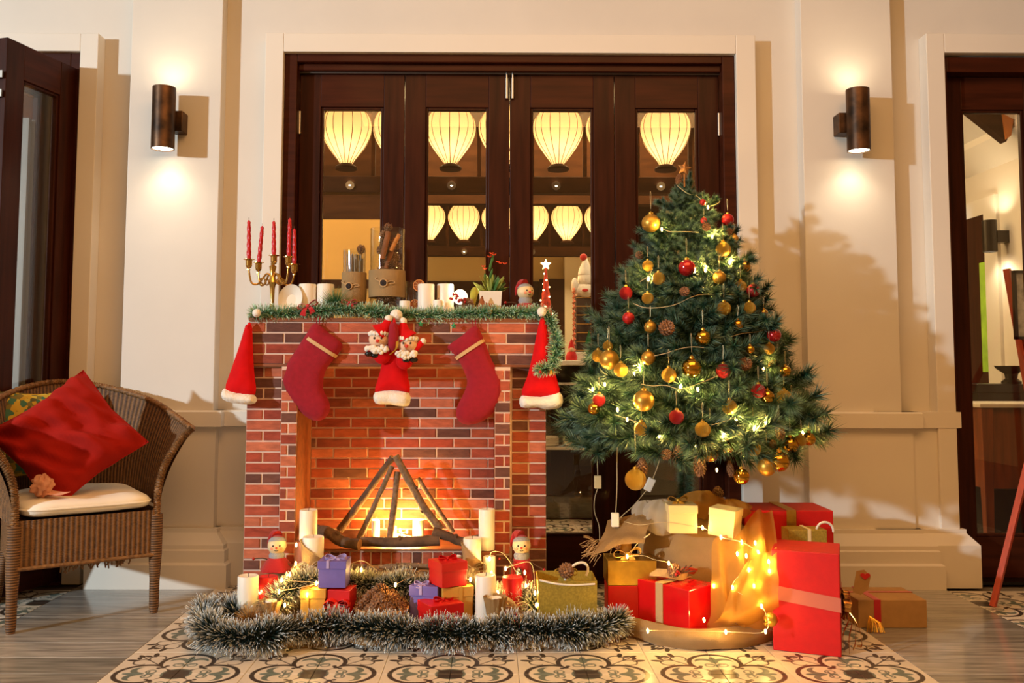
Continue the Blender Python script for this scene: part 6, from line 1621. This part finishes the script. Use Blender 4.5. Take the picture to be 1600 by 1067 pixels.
rimw = [CH(p.x, p.y+.003, p.z) for p in bez([tuple(p) for p in rim], 190)]
braid(rimw, .014, 'braided_rim', 110)
for sg in (1, -1):
    edge = [CH(sg*q.x, q.y-.004, q.z) for q in bez([(hw, 0, ZA-.01), (hw, 0, ZS-.05), (hw+.004, -.002, ZS+.08), (hw+.028, -.008, ZS+.17), (hw+.072, -.013, ZS+.245), (hw+.118, -.017, .668)], 90)]
    braid(edge, .017, 'braided_arm', 46)
# legs
for x_, y_, x2, y2, r0, r1 in ((-hw, 0, -hw, 0, .023, .017), (hw, 0, hw, 0, .023, .017), (hw-.03, DCH-.01, hw-.01, DCH+.035, .020, .015), (-hw+.03, DCH-.01, -hw+.01, DCH+.035, .020, .015)):
    MB().tube([CH(x2, y2, 0.0), CH(x2, y2, .02), CH(x2*.5+x_*.5, y2*.5+y_*.5, .12), CH(x_, y_, ZA), CH(x_, y_, ZS-.02)], [r1*.8, r1, r1*1.05, r0, r0], 14).build('leg', m_wleg, chair, smooth=60)
# apron panels
def apron(p0, p1, n):
    vs = []; ts = []
    for z in (ZA, (ZA+ZS)/2, ZS-.002):
        for i in range(n+1):
            q = p0.lerp(p1, i/n); vs.append((q.x, q.y, z)); ts.append(i*.5)
    b = MB().raw(vs, [(j*(n+1)+i, j*(n+1)+i+1, (j+1)*(n+1)+i+1, (j+1)*(n+1)+i) for j in range(2) for i in range(n)], ts); return b.build('woven_apron', m_wsheet, chair, smooth=60, attr=True)
apron(CH(-hw, -.012, 0), CH(hw, -.012, 0), 54); apron(CH(hw+.008, 0, 0), CH(hw-.01, DCH, 0), 50); apron(CH(-hw+.01, DCH, 0), CH(-hw-.008, 0, 0), 50)
MB().tube([CH(-hw, -.014, ZA), CH(hw, -.014, ZA)], .007, 8).build('apron_rail', m_wbraid, chair)
MB().obox(CH(0, .22, ZS-.02), rv, nv_, (0, 0, 1), hw-.012, .222, .010).build('seat_board', m_wbraid, chair)
for k in range(26): q = CH(-.08+.009*k, .02+.05*random.random(), ZA-.004); MB().tube([q, q+Vector((.004, 0, -.014)), q+Vector((.010*math.sin(k*2), .004, -.026-.01*random.random()))], .0028, 5).build('frayed_strand', m_wbraid, chair)
# seat cushion
m_cush = M('white_canvas', S(250, 243, 228), .85, bump=.15, bscale=300, var=.03, vscale=12)
def superel(u, v, hx_, hy_, hz_, e=.28):
    a, q = 2*PI*u, PI*(v-.5); f = lambda t, p: math.copysign(abs(t)**p, t)
    return hx_*f(math.cos(q), e*1.4)*f(math.cos(a), e), hy_*f(math.cos(q), e*1.4)*f(math.sin(a), e), hz_*f(math.sin(q), .75)
def seatc(u, v):
    x_, y_, z_ = superel(u, v, hw-.012, .235, .034); return CH(x_, y_+.21, ZS+.030+z_+.006*nz(x_*8, y_*8, z_*10))
t = thing('seat_cushion', 'white seat cushion lying in the wicker armchair', 'cushion', CH(0, .21, ZS-.004))
MB().grid(72, 24, seatc).build('cover', m_cush, t, smooth=80)
pp = [CH(x_*1.005, y_*1.005+.21, ZS+.030) for x_, y_, z_ in [superel(k/72, .5, hw-.012, .235, .03) for k in range(73)]]
MB().tube(pp, .0035, 6, caps=False).build('piping', m_cush, t)
# red cushion: diamond, leaning on the back
m_redc = M('red_cotton', S(156, 26, 16), .95, spec=.2, bump=.15, bscale=260, var=.06, vscale=14)
def pillow(cen, ux, uz, half, thick, mat, name, label, seed=0.0, wr=.006):
    ux, uz = Vector(ux).normalized(), Vector(uz).normalized(); un = ux.cross(uz).normalized(); n = 36
    b = MB()
    for sg in (1, -1):
        vs = []
        for j in range(n+1):
            for i in range(n+1):
                p, q = i/n*2-1, j/n*2-1; pin = 1-.10*(1-abs(p))*(abs(q) > .0)*abs(q)**3; pin2 = 1-.10*(1-abs(q))*abs(p)**3
                h = thick*((1-p**4)*(1-q**4))**.55*(1-.25*(p*p+q*q)/2)
                wv = wr*(nz(p*2.2+seed, q*2.2, 1)+.8*nz(p*5+3*q, q*1.5-p, seed)+.5*math.sin((p+q)*9+3*nz(p*2, q*2, seed))*abs(p*q))*((1-p*p)*(1-q*q))**.25
                vs.append(cen+ux*half*p*pin2+uz*half*q*pin+un*sg*(h+wv*(1 if sg > 0 else .3)))
        b.raw(vs, [((j*(n+1)+i, j*(n+1)+i+1, (j+1)*(n+1)+i+1, (j+1)*(n+1)+i) if sg > 0 else (j*(n+1)+i, (j+1)*(n+1)+i, (j+1)*(n+1)+i+1, j*(n+1)+i+1)) for j in range(n) for i in range(n)])
    t = thing(name, label, 'cushion', cen-Vector((0, 0, half)))
    b.build('cover', mat, t, smooth=85)
    ed = [cen+ux*half*p*(1-.10*(1-abs(q))*abs(p)**3)+uz*half*q*(1-.10*(1-abs(p))*abs(q)**3) for p, q in [(i/12*2-1, -1) for i in range(12)]+[(1, i/12*2-1) for i in range(12)]+[(1-i/12*2, 1) for i in range(12)]+[(-1, 1-i/12*2) for i in range(13)]]
    MB().tube(ed, .0025, 5, caps=False).build('seam', mat, t)
    return t
cA, cT, cR_, cB = P(5, 670, 3.27), P(131, 580, 3.42), P(228, 690, 3.37), P(112, 765, 3.22)
cen = (cA+cT+cR_+cB)/4
e1 = ((cT-cA)+(cR_-cB)); e2 = ((cT-cR_)+(cA-cB))
e1n = e1.normalized(); e2n = (e2-e1n*e2.dot(e1n)).normalized()
pillow(cen+Vector((-.03, 0, -.022)), e1n, e2n, .196, .075, m_redc, 'red_cushion', 'red square cushion standing on its corner in the wicker armchair', 2.0, .050)
m_flor, nt, out = new_mat('floral_cotton')
b_ = nt.nodes.new('ShaderNodeBsdfPrincipled'); b_.inputs['Roughness'].default_value = .8
tc = nt.nodes.new('ShaderNodeTexCoord'); vo = nt.nodes.new('ShaderNodeTexVoronoi'); vo.inputs['Scale'].default_value = 55; nt.links.new(tc.outputs['Object'], vo.inputs['Vector'])
cr = nt.nodes.new('ShaderNodeValToRGB'); cr.color_ramp.interpolation = 'CONSTANT'; el = cr.color_ramp.elements
for p_, c_ in ((0, S(196, 160, 40)), (.3, S(120, 108, 40)), (.5, S(60, 110, 84)), (.68, S(200, 176, 60)), (.85, S(90, 84, 36))):
    e = el.new(p_) if p_ > 0 else el[0]; e.color = (*c_, 1)
sp = nt.nodes.new('ShaderNodeSeparateColor'); nt.links.new(vo.outputs['Color'], sp.inputs[0]); nt.links.new(sp.outputs[0], cr.inputs[0]); nt.links.new(cr.outputs[0], b_.inputs['Base Color']); nt.links.new(b_.outputs[0], out.inputs[0])
pillow(CH(-.125, .425, ZS+.262), rv*1.0+nv_*.05, Vector((0, 0, 1))+nv_*.28+rv*.1, .172, .045, m_flor, 'floral_cushion', 'yellow-green floral cushion behind the red cushion in the armchair', 5.0)
# crumpled pink cloth on the seat
c = P(66, 757, 3.17); m_pink = cloth_mat('pink_chiffon', S(246, 182, 150), .3)
def crump(u, v):
    a, e = 2*PI*u, PI*v; k = 1+.35*nz(math.cos(a)*2.2, math.sin(a)*2.2, e*2.5)+.2*math.sin(a*5+e*4)
    return c+Vector((.034*k*math.cos(a)*math.sin(e), .03*k*math.sin(a)*math.sin(e), .032*k*math.cos(e)-.004))
b = MB().grid(40, 20, crump); q0 = c+Vector((.02, -.005, -.026)); strip(b, bez([q0, q0+Vector((.05, 0, -.004)), q0+Vector((.075, .01, .0))], 8), (0, 1, .4), [.03, .03, .028, .026, .022, .018, .012, .008, .004][:9])
tag(b.build('pink_cloth', m_pink, at=c-Vector((0, 0, .03)), smooth=60), 'crumpled pink cloth on the white seat cushion', 'cloth')

# ------------------------------------------------------------------ Christmas tree
YT = 3.36
tb = P(1071, 765, YT); TX = P(1075, 560, YT).x
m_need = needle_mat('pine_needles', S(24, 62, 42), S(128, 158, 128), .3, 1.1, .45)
m_bark2 = M('wrapped_branch', S(52, 60, 38), .8)
def branch_mesh(seed, L=1.0, n_tw=7, per=210, main=330):
    r_ = np.random.default_rng(seed); b = MB(); roots, dirs, lens = [], [], []
    def twig(p0, d, L_, n):
        p0, d = np.array(p0), np.array(d)/np.linalg.norm(d); b.tube([Vector(p0), Vector(p0+d*L_)], [.008*(.5+L_*.5), .004], 4, ts=[.0, .0])
        s = r_.random(n)**.85*L_; D = r_.normal(size=(n, 3)); D -= d*(D@d)[:, None]; D /= np.linalg.norm(D, axis=1)[:, None]+1e-9; D = D*.85+d*(.75+.2*r_.random((n, 1))); D /= np.linalg.norm(D, axis=1)[:, None]
        roots.append(p0+d*s[:, None]); dirs.append(D); lens.append((.105+.05*r_.random(n)))
    twig((0, 0, 0), (1, 0, 0), 1.0, main)
    for k in range(n_tw):
        s = .18+.74*k/(n_tw-1); a = (k % 2*2-1)*(.75+.15*r_.random()); L_ = (.46-.26*s)*(1+.25*r_.random()); up = r_.uniform(-.22, .38)
        twig((s, 0, 0), (math.cos(a), math.sin(a), up), L_, per if L_ > .25 else int(per*.7))
    b.needles(np.concatenate(roots), np.concatenate(dirs), np.concatenate(lens), .0095)
    return b.mesh('branch', [m_need], attr=True)
bms = [branch_mesh(i) for i in range(6)]
tree = thing('christmas_tree', 'decorated green christmas tree with star topper right of the fireplace', 'tree', (tb.x, YT, .02))
zt_ = ZZ(278, YT)
MB().tube([(tb.x, YT, .03), (TX, YT, .75), (TX-.01, YT, zt_-.04)], [.014, .011, .004], 10).build('pole', m_bark2, tree, smooth=60)
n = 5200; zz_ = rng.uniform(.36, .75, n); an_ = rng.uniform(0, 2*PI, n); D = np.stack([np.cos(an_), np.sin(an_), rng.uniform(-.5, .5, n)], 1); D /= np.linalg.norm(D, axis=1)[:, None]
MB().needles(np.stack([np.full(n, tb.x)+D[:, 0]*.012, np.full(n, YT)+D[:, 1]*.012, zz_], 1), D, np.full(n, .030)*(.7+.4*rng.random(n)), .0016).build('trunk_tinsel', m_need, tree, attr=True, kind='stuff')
sil = [(270, 8), (290, 18), (310, 32), (325, 46), (350, 62), (385, 74), (420, 92), (460, 108), (500, 126), (540, 140), (580, 150), (620, 162), (650, 178), (672, 184), (690, 160), (712, 110)]
tiers = 17
for k in range(tiers):
    py = 334+(690-334)*(k/(tiers-1))**.92; rp = np.interp(py, [s[0] for s in sil], [s[1] for s in sil]); r_ = rp*YT/F_PX
    z = ZZ(py, YT); m = int(5+13*r_/.44*1.0)
    for j in range(m):
        a = 2*PI*(j+random.uniform(-.25, .25))/m+k*1.3; L_ = r_*random.uniform(.86, 1.10)
        tilt = -.10+.60*(1-k/(tiers-1))**1.6+random.uniform(-.12, .12)     # lower branches droop, upper ones rise
        rt = Matrix.Rotation(a, 3, 'Z') @ Matrix.Rotation(-tilt, 3, 'Y') @ Matrix.Rotation(random.uniform(-.6, .6), 3, 'X')
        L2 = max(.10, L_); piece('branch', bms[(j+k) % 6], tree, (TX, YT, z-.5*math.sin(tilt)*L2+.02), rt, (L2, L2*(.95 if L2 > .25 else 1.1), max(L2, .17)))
for k in range(7):
    rt = Matrix.Rotation(k*.9, 3, 'Z') @ Matrix.Rotation(-R(48+5*k), 3, 'Y'); piece('branch', bms[k % 6], tree, (TX-.004, YT, zt_-.20+.014*k), rt, (.13-.006*k, .09, .10))
for k, (dx, dz, ti, L_) in enumerate(((.0, -.15, 84, .16), (.012, -.17, 70, .15), (-.012, -.19, 66, .14), (.02, -.21, 58, .15), (-.01, -.14, 78, .12), (.016, -.12, 74, .11))):
    piece('branch', bms[k % 6], tree, (TX+dx, YT, zt_+dz), Matrix.Rotation(k*2.1, 3, 'Z') @ Matrix.Rotation(-R(ti), 3, 'Y'), (L_, .085, .09))
m_star = M('copper_star', S(190, 138, 84), .35, .8, var=.3, vscale=60)
c = P(1069, 263, YT-.05); star_mb(c, .028, .007, rot=.2).build('star_topper', m_star, tree)
MB().tube([c-Vector((0, 0, .02)), c-Vector((0, 0, .07))], .003, 6).build('star_wire', m_star, tree)
# ------------------------------------------------------------------ baubles and cones hung in the tree
SY, SR = [s[0] for s in sil], [s[1] for s in sil]
def ysurf(px, py, k=.97):
    r = np.interp(py, SY, SR); dx = px-1075
    return YT-(max(.42*r, math.sqrt(max(0, r*r-dx*dx)))*k+18)*YT/F_PX
m_bg = [M('matte_gold_ball', S(198, 152, 62), .38, .75, var=.05, vscale=20), M('shiny_gold_ball', S(214, 162, 60), .10, 1.0), M('glitter_gold_ball', S(206, 160, 56), .34, .7, var=.5, vscale=420, bump=1.0, bscale=480)]
m_br = [M('matte_red_ball', S(176, 26, 26), .42, .35), M('shiny_red_ball', S(186, 24, 26), .14, .4, coat=.6), M('glitter_red_ball', S(186, 22, 26), .4, .4, var=.45, vscale=420, bump=1.0, bscale=480)]
_bb = {}
def ball_mesh(kind, mat):
    if (kind, mat) not in _bb:
        m = (m_bg if kind == 'g' else m_br)[mat]; _bb[(kind, mat)] = MB().sph((0, 0, 0), 1, 28, 18).mesh('ball', m, smooth=80)
    return _bb[(kind, mat)]
me_cap = MB().lathe([(.26, .94), (.26, 1.14), (.22, 1.18), (.001, 1.18)], (0, 0, 0), 14).tube([(.09*math.cos(2*PI*i/10), 0, 1.24+.09*math.sin(2*PI*i/10)) for i in range(11)], .025, 5).mesh('cap', m_gold, smooth=40)
m_silvr = M('silver_cord', S(214, 196, 150), .4, .5)
me_str = MB().tube(bez([(0, 0, 1.3), (.10, 0, 1.9), (.16, .05, 2.6), (0, .2, 2.9), (-.16, .05, 2.6), (-.10, 0, 1.9), (0, 0, 1.3)], 24), .035, 5).mesh('hanging_cord', m_silvr)
BALLS = [('r', 1137, 343.7, 9.8, 0), ('r', 1100, 345, 5.5, 0), ('r', 1098, 316, 5, 0), ('r', 1073, 418.5, 13.5, 1), ('r', 1177, 454, 10.4, 0), ('r', 978, 458, 10.4, 2), ('r', 982, 497, 9.6, 0), ('r', 1209.5, 523.6, 11, 1),
         ('r', 1130, 579.6, 11.5, 2), ('r', 1185, 610.8, 11.2, 2), ('r', 936, 625, 10.1, 2), ('r', 1057, 651.6, 11.5, 2),
         ('g', 1017, 348.8, 14.6, 0), ('g', 1130, 389.6, 11.8, 2), ('g', 1147, 373, 7, 0), ('g', 1012, 415, 8.7, 2), ('g', 1029, 435, 10.4, 2), ('g', 1124, 433.7, 10.4, 0), ('g', 1163, 416, 9.8, 1), ('g', 1157, 448, 10, 2),
         ('g', 1012, 466, 9.3, 2), ('g', 1131, 482, 11.2, 2), ('g', 1171, 481, 9.8, 2), ('g', 1193.5, 489, 6.5, 1), ('g', 1153, 508, 9, 1), ('g', 1016, 511, 9.6, 0), ('g', 1098.5, 528, 12.7, 1), ('g', 1202, 545, 8.5, 2),
         ('g', 1172, 546, 7, 1), ('g', 934.5, 556, 10, 2), ('g', 952, 562, 15.2, 0), ('g', 949.5, 541, 8, 2), ('g', 970, 578, 11.2, 2), ('g', 1013, 559, 11, 0), ('g', 1045, 586, 11.5, 2), ('g', 1081, 575, 15.7, 1),
         ('g', 1227, 580, 9, 1), ('g', 1199, 619.5, 10.7, 1), ('g', 1225, 621, 12, 2), ('g', 1237, 626.5, 7, 0), ('g', 928, 638.5, 9.6, 1), ('g', 1005.7, 626, 16.6, 0), ('g', 1139.5, 636, 11.8, 2), ('g', 1002, 670, 11.2, 2),
         ('g', 1098, 671, 12, 2), ('g', 1110, 709, 12.7, 1), ('g', 1137, 698, 9.8, 1), ('g', 1177.5, 701, 11.5, 2), ('g', 1234.6, 695, 12.9, 1), ('g', 1264, 685.6, 10.4, 1), ('g', 1252, 688, 9, 2), ('g', 1198, 729, 14.6, 0),
         ('g', 1217.7, 721, 15.7, 1), ('g', 1158.6, 744.4, 12.4, 1), ('g', 993, 749.4, 16.3, 2)]
reds = [b for b in BALLS if b[0] == 'r']
ORD = ['leftmost in the upper half', '']
RNAME = {(1137, 343.7): 'the red ball at upper right', (1100, 345): 'the tiny red ball near the top', (1098, 316): 'the topmost red ball', (1073, 418.5): 'the large shiny red ball', (1177, 454): 'the matte red ball at right',
         (978, 458): 'the glittery red ball at upper left', (982, 497): 'the matte red ball at left', (1209.5, 523.6): 'the far right red ball', (1130, 579.6): 'the glittery red ball right of centre',
         (1185, 610.8): 'the low right glittery red ball', (936, 625): 'the glittery red ball at far left', (1057, 651.6): 'the lowest glittery red ball'}
FIN = {('g', 0): 'matte gold', ('g', 1): 'shiny gold', ('g', 2): 'glittery gold', ('r', 0): 'matte red', ('r', 1): 'shiny red', ('r', 2): 'glittery red'}
RLAB = {(1137, 343.7): 'matte red bauble at the upper right edge of the tree', (1100, 345): 'tiny dark red bauble half hidden near the tree top', (1098, 316): 'topmost red bauble, half hidden just below the tree top', (1073, 418.5): 'large shiny red bauble on the middle of the upper tree',
        (1177, 454): 'matte red bauble high on the right edge of the tree', (978, 458): 'glittery red bauble on the upper left edge of the tree', (982, 497): 'matte red bauble just below the glittery one on the left edge', (1209.5, 523.6): 'red bauble on the far right branch tip halfway down',
        (1130, 579.6): 'glittery red bauble right of center in the lower tree', (1185, 610.8): 'glittery red bauble low on the right side of the tree', (936, 625): 'glittery red bauble at the far left of the lower tree', (1057, 651.6): 'lowest glittery red bauble, near the middle of the bottom branches'}
seen = {}
def blabel(b):
    k, x, y, r, f = b
    if k == 'r': return RLAB[(x, y)]
    if x == 993: return 'largest glittery gold bauble, hanging below the branches left of the trunk'
    if x == 1158.6: return 'shiny gold bauble hanging lowest right of the trunk'
    q = min(reds, key=lambda c: (c[1]-x)**2+(c[2]-y)**2); dx, dy = x-q[1], y-q[2]
    a = math.degrees(math.atan2(-dy, dx)) % 360
    d = ['right', 'upper right', 'above', 'upper left', 'left', 'lower left', 'below', 'lower right'][int((a+22.5)//45) % 8]
    dist = math.hypot(dx, dy)
    s_ = 'large ' if r > 14 else ('small ' if r < 8.8 else '')
    where = {'right': 'right of', 'left': 'left of', 'above': 'above', 'below': 'below'}.get(d, 'to the %s of' % d)
    lab = '%s%s bauble %s %s' % (s_, FIN[(k, f)], where, RNAME[(q[1], q[2])])
    return lab, dist
LAB = {}
tmp = {}
for b in BALLS:
    l = blabel(b)
    if isinstance(l, tuple): tmp.setdefault(l[0], []).append((l[1], b))
    else: LAB[b] = l
for l, lst in tmp.items():
    lst.sort(key=lambda q: q[0])
    for i, (d, b) in enumerate(lst):
        LAB[b] = l if len(lst) == 1 else (l.replace(' bauble', ' bauble '+(['nearest', 'farthest'] if len(lst) == 2 else ['nearest', 'second', 'third', 'farthest'])[i], 1))
for b in BALLS:
    k, x, y, r, f = b
    Y = ysurf(x, y) if y < 705 else YT-.12
    if y > 684: Y = YT-(.36 if x < 1230 else .30)
    if x > 1168 and y < 680: Y -= .075
    c = P(x, y, Y); R_ = r*Y/F_PX
    t = thing('bauble', LAB[b], 'bauble', c, group='baubles on the christmas tree')
    o = piece('ball', ball_mesh(k, f), t, c, Matrix.Rotation(random.uniform(0, 6), 3, 'Z'), (R_, R_, R_))
    piece('cap', me_cap, t, c, Matrix.Rotation(random.uniform(0, 3), 3, 'Z'), (R_, R_, R_))
    piece('hanging_cord', me_str, t, c, Matrix.Rotation(random.uniform(-.6, .6), 3, 'Z'), (.011, .011, max(R_*1.2, .014)) if y < 700 else (.011, .011, R_*1.9))
for x, y, w, h, lab, ax in ((999.8, 399.4, 12, 14, 'pinecone on the upper left edge of the tree', (-.5, -.6, .5)), (1069, 456, 15, 16, 'pinecone in the middle below the large shiny red bauble', (0, -1, .3)), (1040.8, 513, 24, 26, 'largest pinecone, left of center in the tree', (0, -1, .3)),
                            (1103, 354, 13, 14, 'pinecone under the tiny red bauble near the tree top', (.2, -1, -.3)), (1060.5, 279, 10, 18, 'slim pinecone just under the star topper', (-.3, -.3, -1)), (1138, 362, 12, 12, 'dark pinecone below the red ball at the upper right edge', (.4, -.6, 0)),
                            (1163.7, 569, 20, 22, 'brown pinecone right of center in the lower tree', (0, -1, .2)), (1208, 570, 15, 16, 'dark pinecone near the right edge of the lower tree', (.5, -.8, 0)), (1003.4, 729, 17, 28, 'hanging pinecone above the largest glittery gold bauble', (0, -.2, -1)),
                            (1040.8, 709.5, 17, 18, 'pinecone with frosted tips left above the trunk', (0, -1, -.2)), (1059, 709.5, 17, 28, 'hanging pinecone directly left of the trunk', (0, -.2, -1)), (1093, 725, 19, 36, 'long hanging pinecone directly right of the trunk', (0, -.2, -1)),
                            (1141, 732, 11, 24, 'thin hanging pinecone right of the trunk', (.1, -.1, -1)), (1121.5, 769, 17, 18, 'lowest pinecone hanging behind the sack right of the trunk', (0, -.3, -1)), (1218.5, 674, 15, 26, 'hanging pinecone at the lower right of the tree', (0, -.2, -1)), (1208, 693, 12, 14, 'small pinecone among the gold balls at lower right', (0, -.6, -.6))):
    Y = ysurf(x, y)-.03 if y < 690 else YT-(.33 if y < 760 else .10)
    pinecone(P(x, y, Y), h*Y/F_PX, w*Y/F_PX*1.05, lab, ax, group='pinecones on the christmas tree')

# ------------------------------------------------------------------ strings of fairy lights
m_led = M('fairy_led', (1, .75, .4), .4, emit=14, ecol=(1, .62, .20))
m_cord = M('clear_cord', S(206, 184, 140), .5)
me_led = MB().lathe([(.0005, -.007), (.0034, -.004), (.0040, .002), (.0026, .007), (.0005, .0085)], (0, 0, 0), 10).mesh('led', m_led, smooth=60)
WARM = (1, .60, .15)
def led(t, c, power=.16, d=(0, -.3, -1)):
    piece('led', me_led, t, c, rot_to(d))
    if power: light('fairy_light', 'POINT', Vector(c)+Vector((0, -.010, .004)), power, WARM, .005)
ts_ = thing('string_lights', 'warm fairy lights on clear cord wound around the christmas tree', 'string lights', (TX, YT-.1, .6))
def surf(px, py, k=1.0): return P(px, py, ysurf(px, py, k))
for w in ([(1058, 290), (1074, 302), (1087, 305), (1097, 313), (1106, 322), (1121, 318), (1125, 314)], [(1034, 357), (1048, 362), (1070, 362), (1092, 363)], [(990, 474), (1005, 480), (1022, 481), (1042, 479), (1060, 474), (1090, 461), (1130, 460), (1168, 460)],
          [(1142, 526), (1160, 521), (1185, 518), (1206, 511)], [(1022, 556), (1040, 552), (1058, 546), (1080, 542), (1100, 543)], [(1002, 600), (1020, 603), (1040, 602), (1063, 608), (1090, 600), (1122, 587)], [(960, 648), (980, 654), (997, 660)], [(1112, 664), (1130, 659), (1152, 651)],
          [(1086, 692), (1105, 694), (1130, 689), (1160, 677), (1180, 668)], [(1020, 420), (1012, 432), (1000, 440)], [(1095, 410), (1110, 425), (1128, 436)], [(1170, 580), (1190, 574), (1205, 574)], [(1200, 697), (1215, 694), (1228, 692), (1245, 680)]):
    MB().tube(bez([surf(*q) for q in w], 24), .0011, 5).build('cord', m_cord, ts_, smooth=60)
for px, py in ((1106, 323.5), (1034, 358), (1113, 370), (1102, 422), (1013, 436), (991, 584), (926, 608), (980, 655), (1029.6, 681), (1064, 603), (1090, 608), (1192.6, 576), (1178, 670), (1207, 695), (1225.5, 693), (1159.5, 688), (1086, 697), (1110, 700), (1254, 676), (1238, 655), (1127, 395), (1085, 425), (1140, 410), (1000, 576), (965, 640), (1150, 655), (1196, 660), (1130, 680), (945, 600)):
    Y = ysurf(px, py) if py < 705 else YT-.1
    led(ts_, P(px, py, Y+.02), .9)
led(ts_, P(1120, 734, YT-.08), .15)
# cords with adapters hanging left of the trunk
def adapter(cord, box, ang, label, Y):
    bc = P(*box, Y); t = thing('light_adapter', label, 'adapter', bc)
    for w in cord: MB().tube(bez([P(q[0], q[1], Y) for q in w], 20), .0015, 5).build('cord', m_cord, t, smooth=60)
    d = Vector((math.sin(ang), 0, math.cos(ang)))
    MB().obox(bc, (d.z, 0, -d.x), (0, 1, 0), d, .013, .010, .024).build('adapter_box', m_cream2 if 'yellow' in label else m_white, t, bevel=.002)
m_cream2 = M('ivory_plastic', S(232, 206, 150), .4)
adapter([[(933, 660), (933, 700), (934, 745)], [(934, 762), (929, 780), (929, 800), (936, 822), (937, 845)]], (934, 753), 0, 'yellowish adapter box on the leftmost hanging cord', 3.45)
adapter([[(965, 684), (964, 720), (964, 760), (962, 803)], [(961, 820), (958, 845), (952, 870), (946, 890)]], (961, 812), 0, 'white adapter box standing above the burlap flap', 3.2)
adapter([[(1034, 705), (1027, 730), (1020, 748)], [(1010, 766), (990, 790), (972, 806), (966, 816)]], (1015, 757), .45, 'white adapter box tilted on the cord left of the trunk', 3.27)
# ground strings
def string(label, pts, leds, name='string_lights', pw=.16):
    t = thing(name, label, 'string lights', leds[0])
    for w in pts: MB().tube(bez(w, 30), .0010, 5).build('cord', m_cord, t, smooth=60)
    for q in leds: led(t, q, pw)
A = [P(462, 880, 3.18), P(453, 897, 3.12), P(440, 906, 3.08), P(494.5, 911, 3.08), P(436, 924, 3.06), P(463, 851, 3.26), P(480, 930, 3.05), P(407, 925, 3.14), P(445, 945, 3.05), P(564.5, 890, 3.16), P(618, 913, 3.07), P(700, 905, 3.14), P(735, 905, 3.1)]
string('warm fairy lights strewn among the gifts left of the pinecone basket', [A[:5], [A[3], P(520, 905, 3.12), P(540, 886, 3.15), P(566, 876, 3.14), P(590, 892, 3.14)], [A[10], P(650, 900, 3.14), A[11], A[12]]], A)
B = [P(765, 872.5, 3.20), P(790, 888, 3.18), P(820, 894, 3.16), P(836, 926, 3.06), P(778, 925, 3.11), P(822, 915, 3.13), P(768, 895, 3.16), P(838, 945, 3.05)]
string('fairy lights looping before the right snowman doll', [[B[0], P(769, 862, 3.2), P(785, 864, 3.19), P(797, 878, 3.18), P(806, 893, 3.16)], [B[1], P(800, 884, 3.17), P(826, 878, 3.16), P(834, 893, 3.14), P(836, 926, 3.1)]], B)
C = [P(625, 828, 3.54), P(632, 838, 3.53), P(640, 842, 3.52), P(628, 843, 3.51), P(618, 835, 3.54), P(650, 840, 3.52), P(600, 842, 3.52), P(636, 830, 3.55)]
string('bundle of fairy lights glowing on the hearth behind the logs', [C[:5], C[4:8]], C, pw=1.1)
Dd = [P(980, 869, 3.10), P(1045, 879.5, 3.04), P(1012, 985, 2.86), P(1097.5, 824, 3.10), P(1126.5, 839, 3.0), P(1159, 847, 2.985), P(1184.5, 862, 2.99), P(1201, 877, 2.91), P(1202, 892, 2.90), P(1170, 890, 2.92), P(1144.6, 917.6, 2.90), P(1190, 946.6, 2.86), P(1134, 987, 2.88), P(1196, 986, 2.82), P(1180, 848, 2.99), P(1166, 868, 2.95), P(1178, 915, 2.9), P(1115, 915, 2.98), P(1152, 865, 2.97), P(1100, 968, 2.9)]
string('fairy lights running over the sack and the ochre organza on the right', [Dd[3:9], [Dd[8], Dd[9], Dd[10], Dd[11], Dd[13], Dd[12], Dd[2]], [Dd[0], P(1005, 868, 3.08), P(1022, 874, 3.06), Dd[1], P(1052, 890, 3.03)], [P(975, 815, 3.15), P(1000, 820, 3.12), P(1040, 816, 3.1), Dd[3]]], Dd, pw=.2)
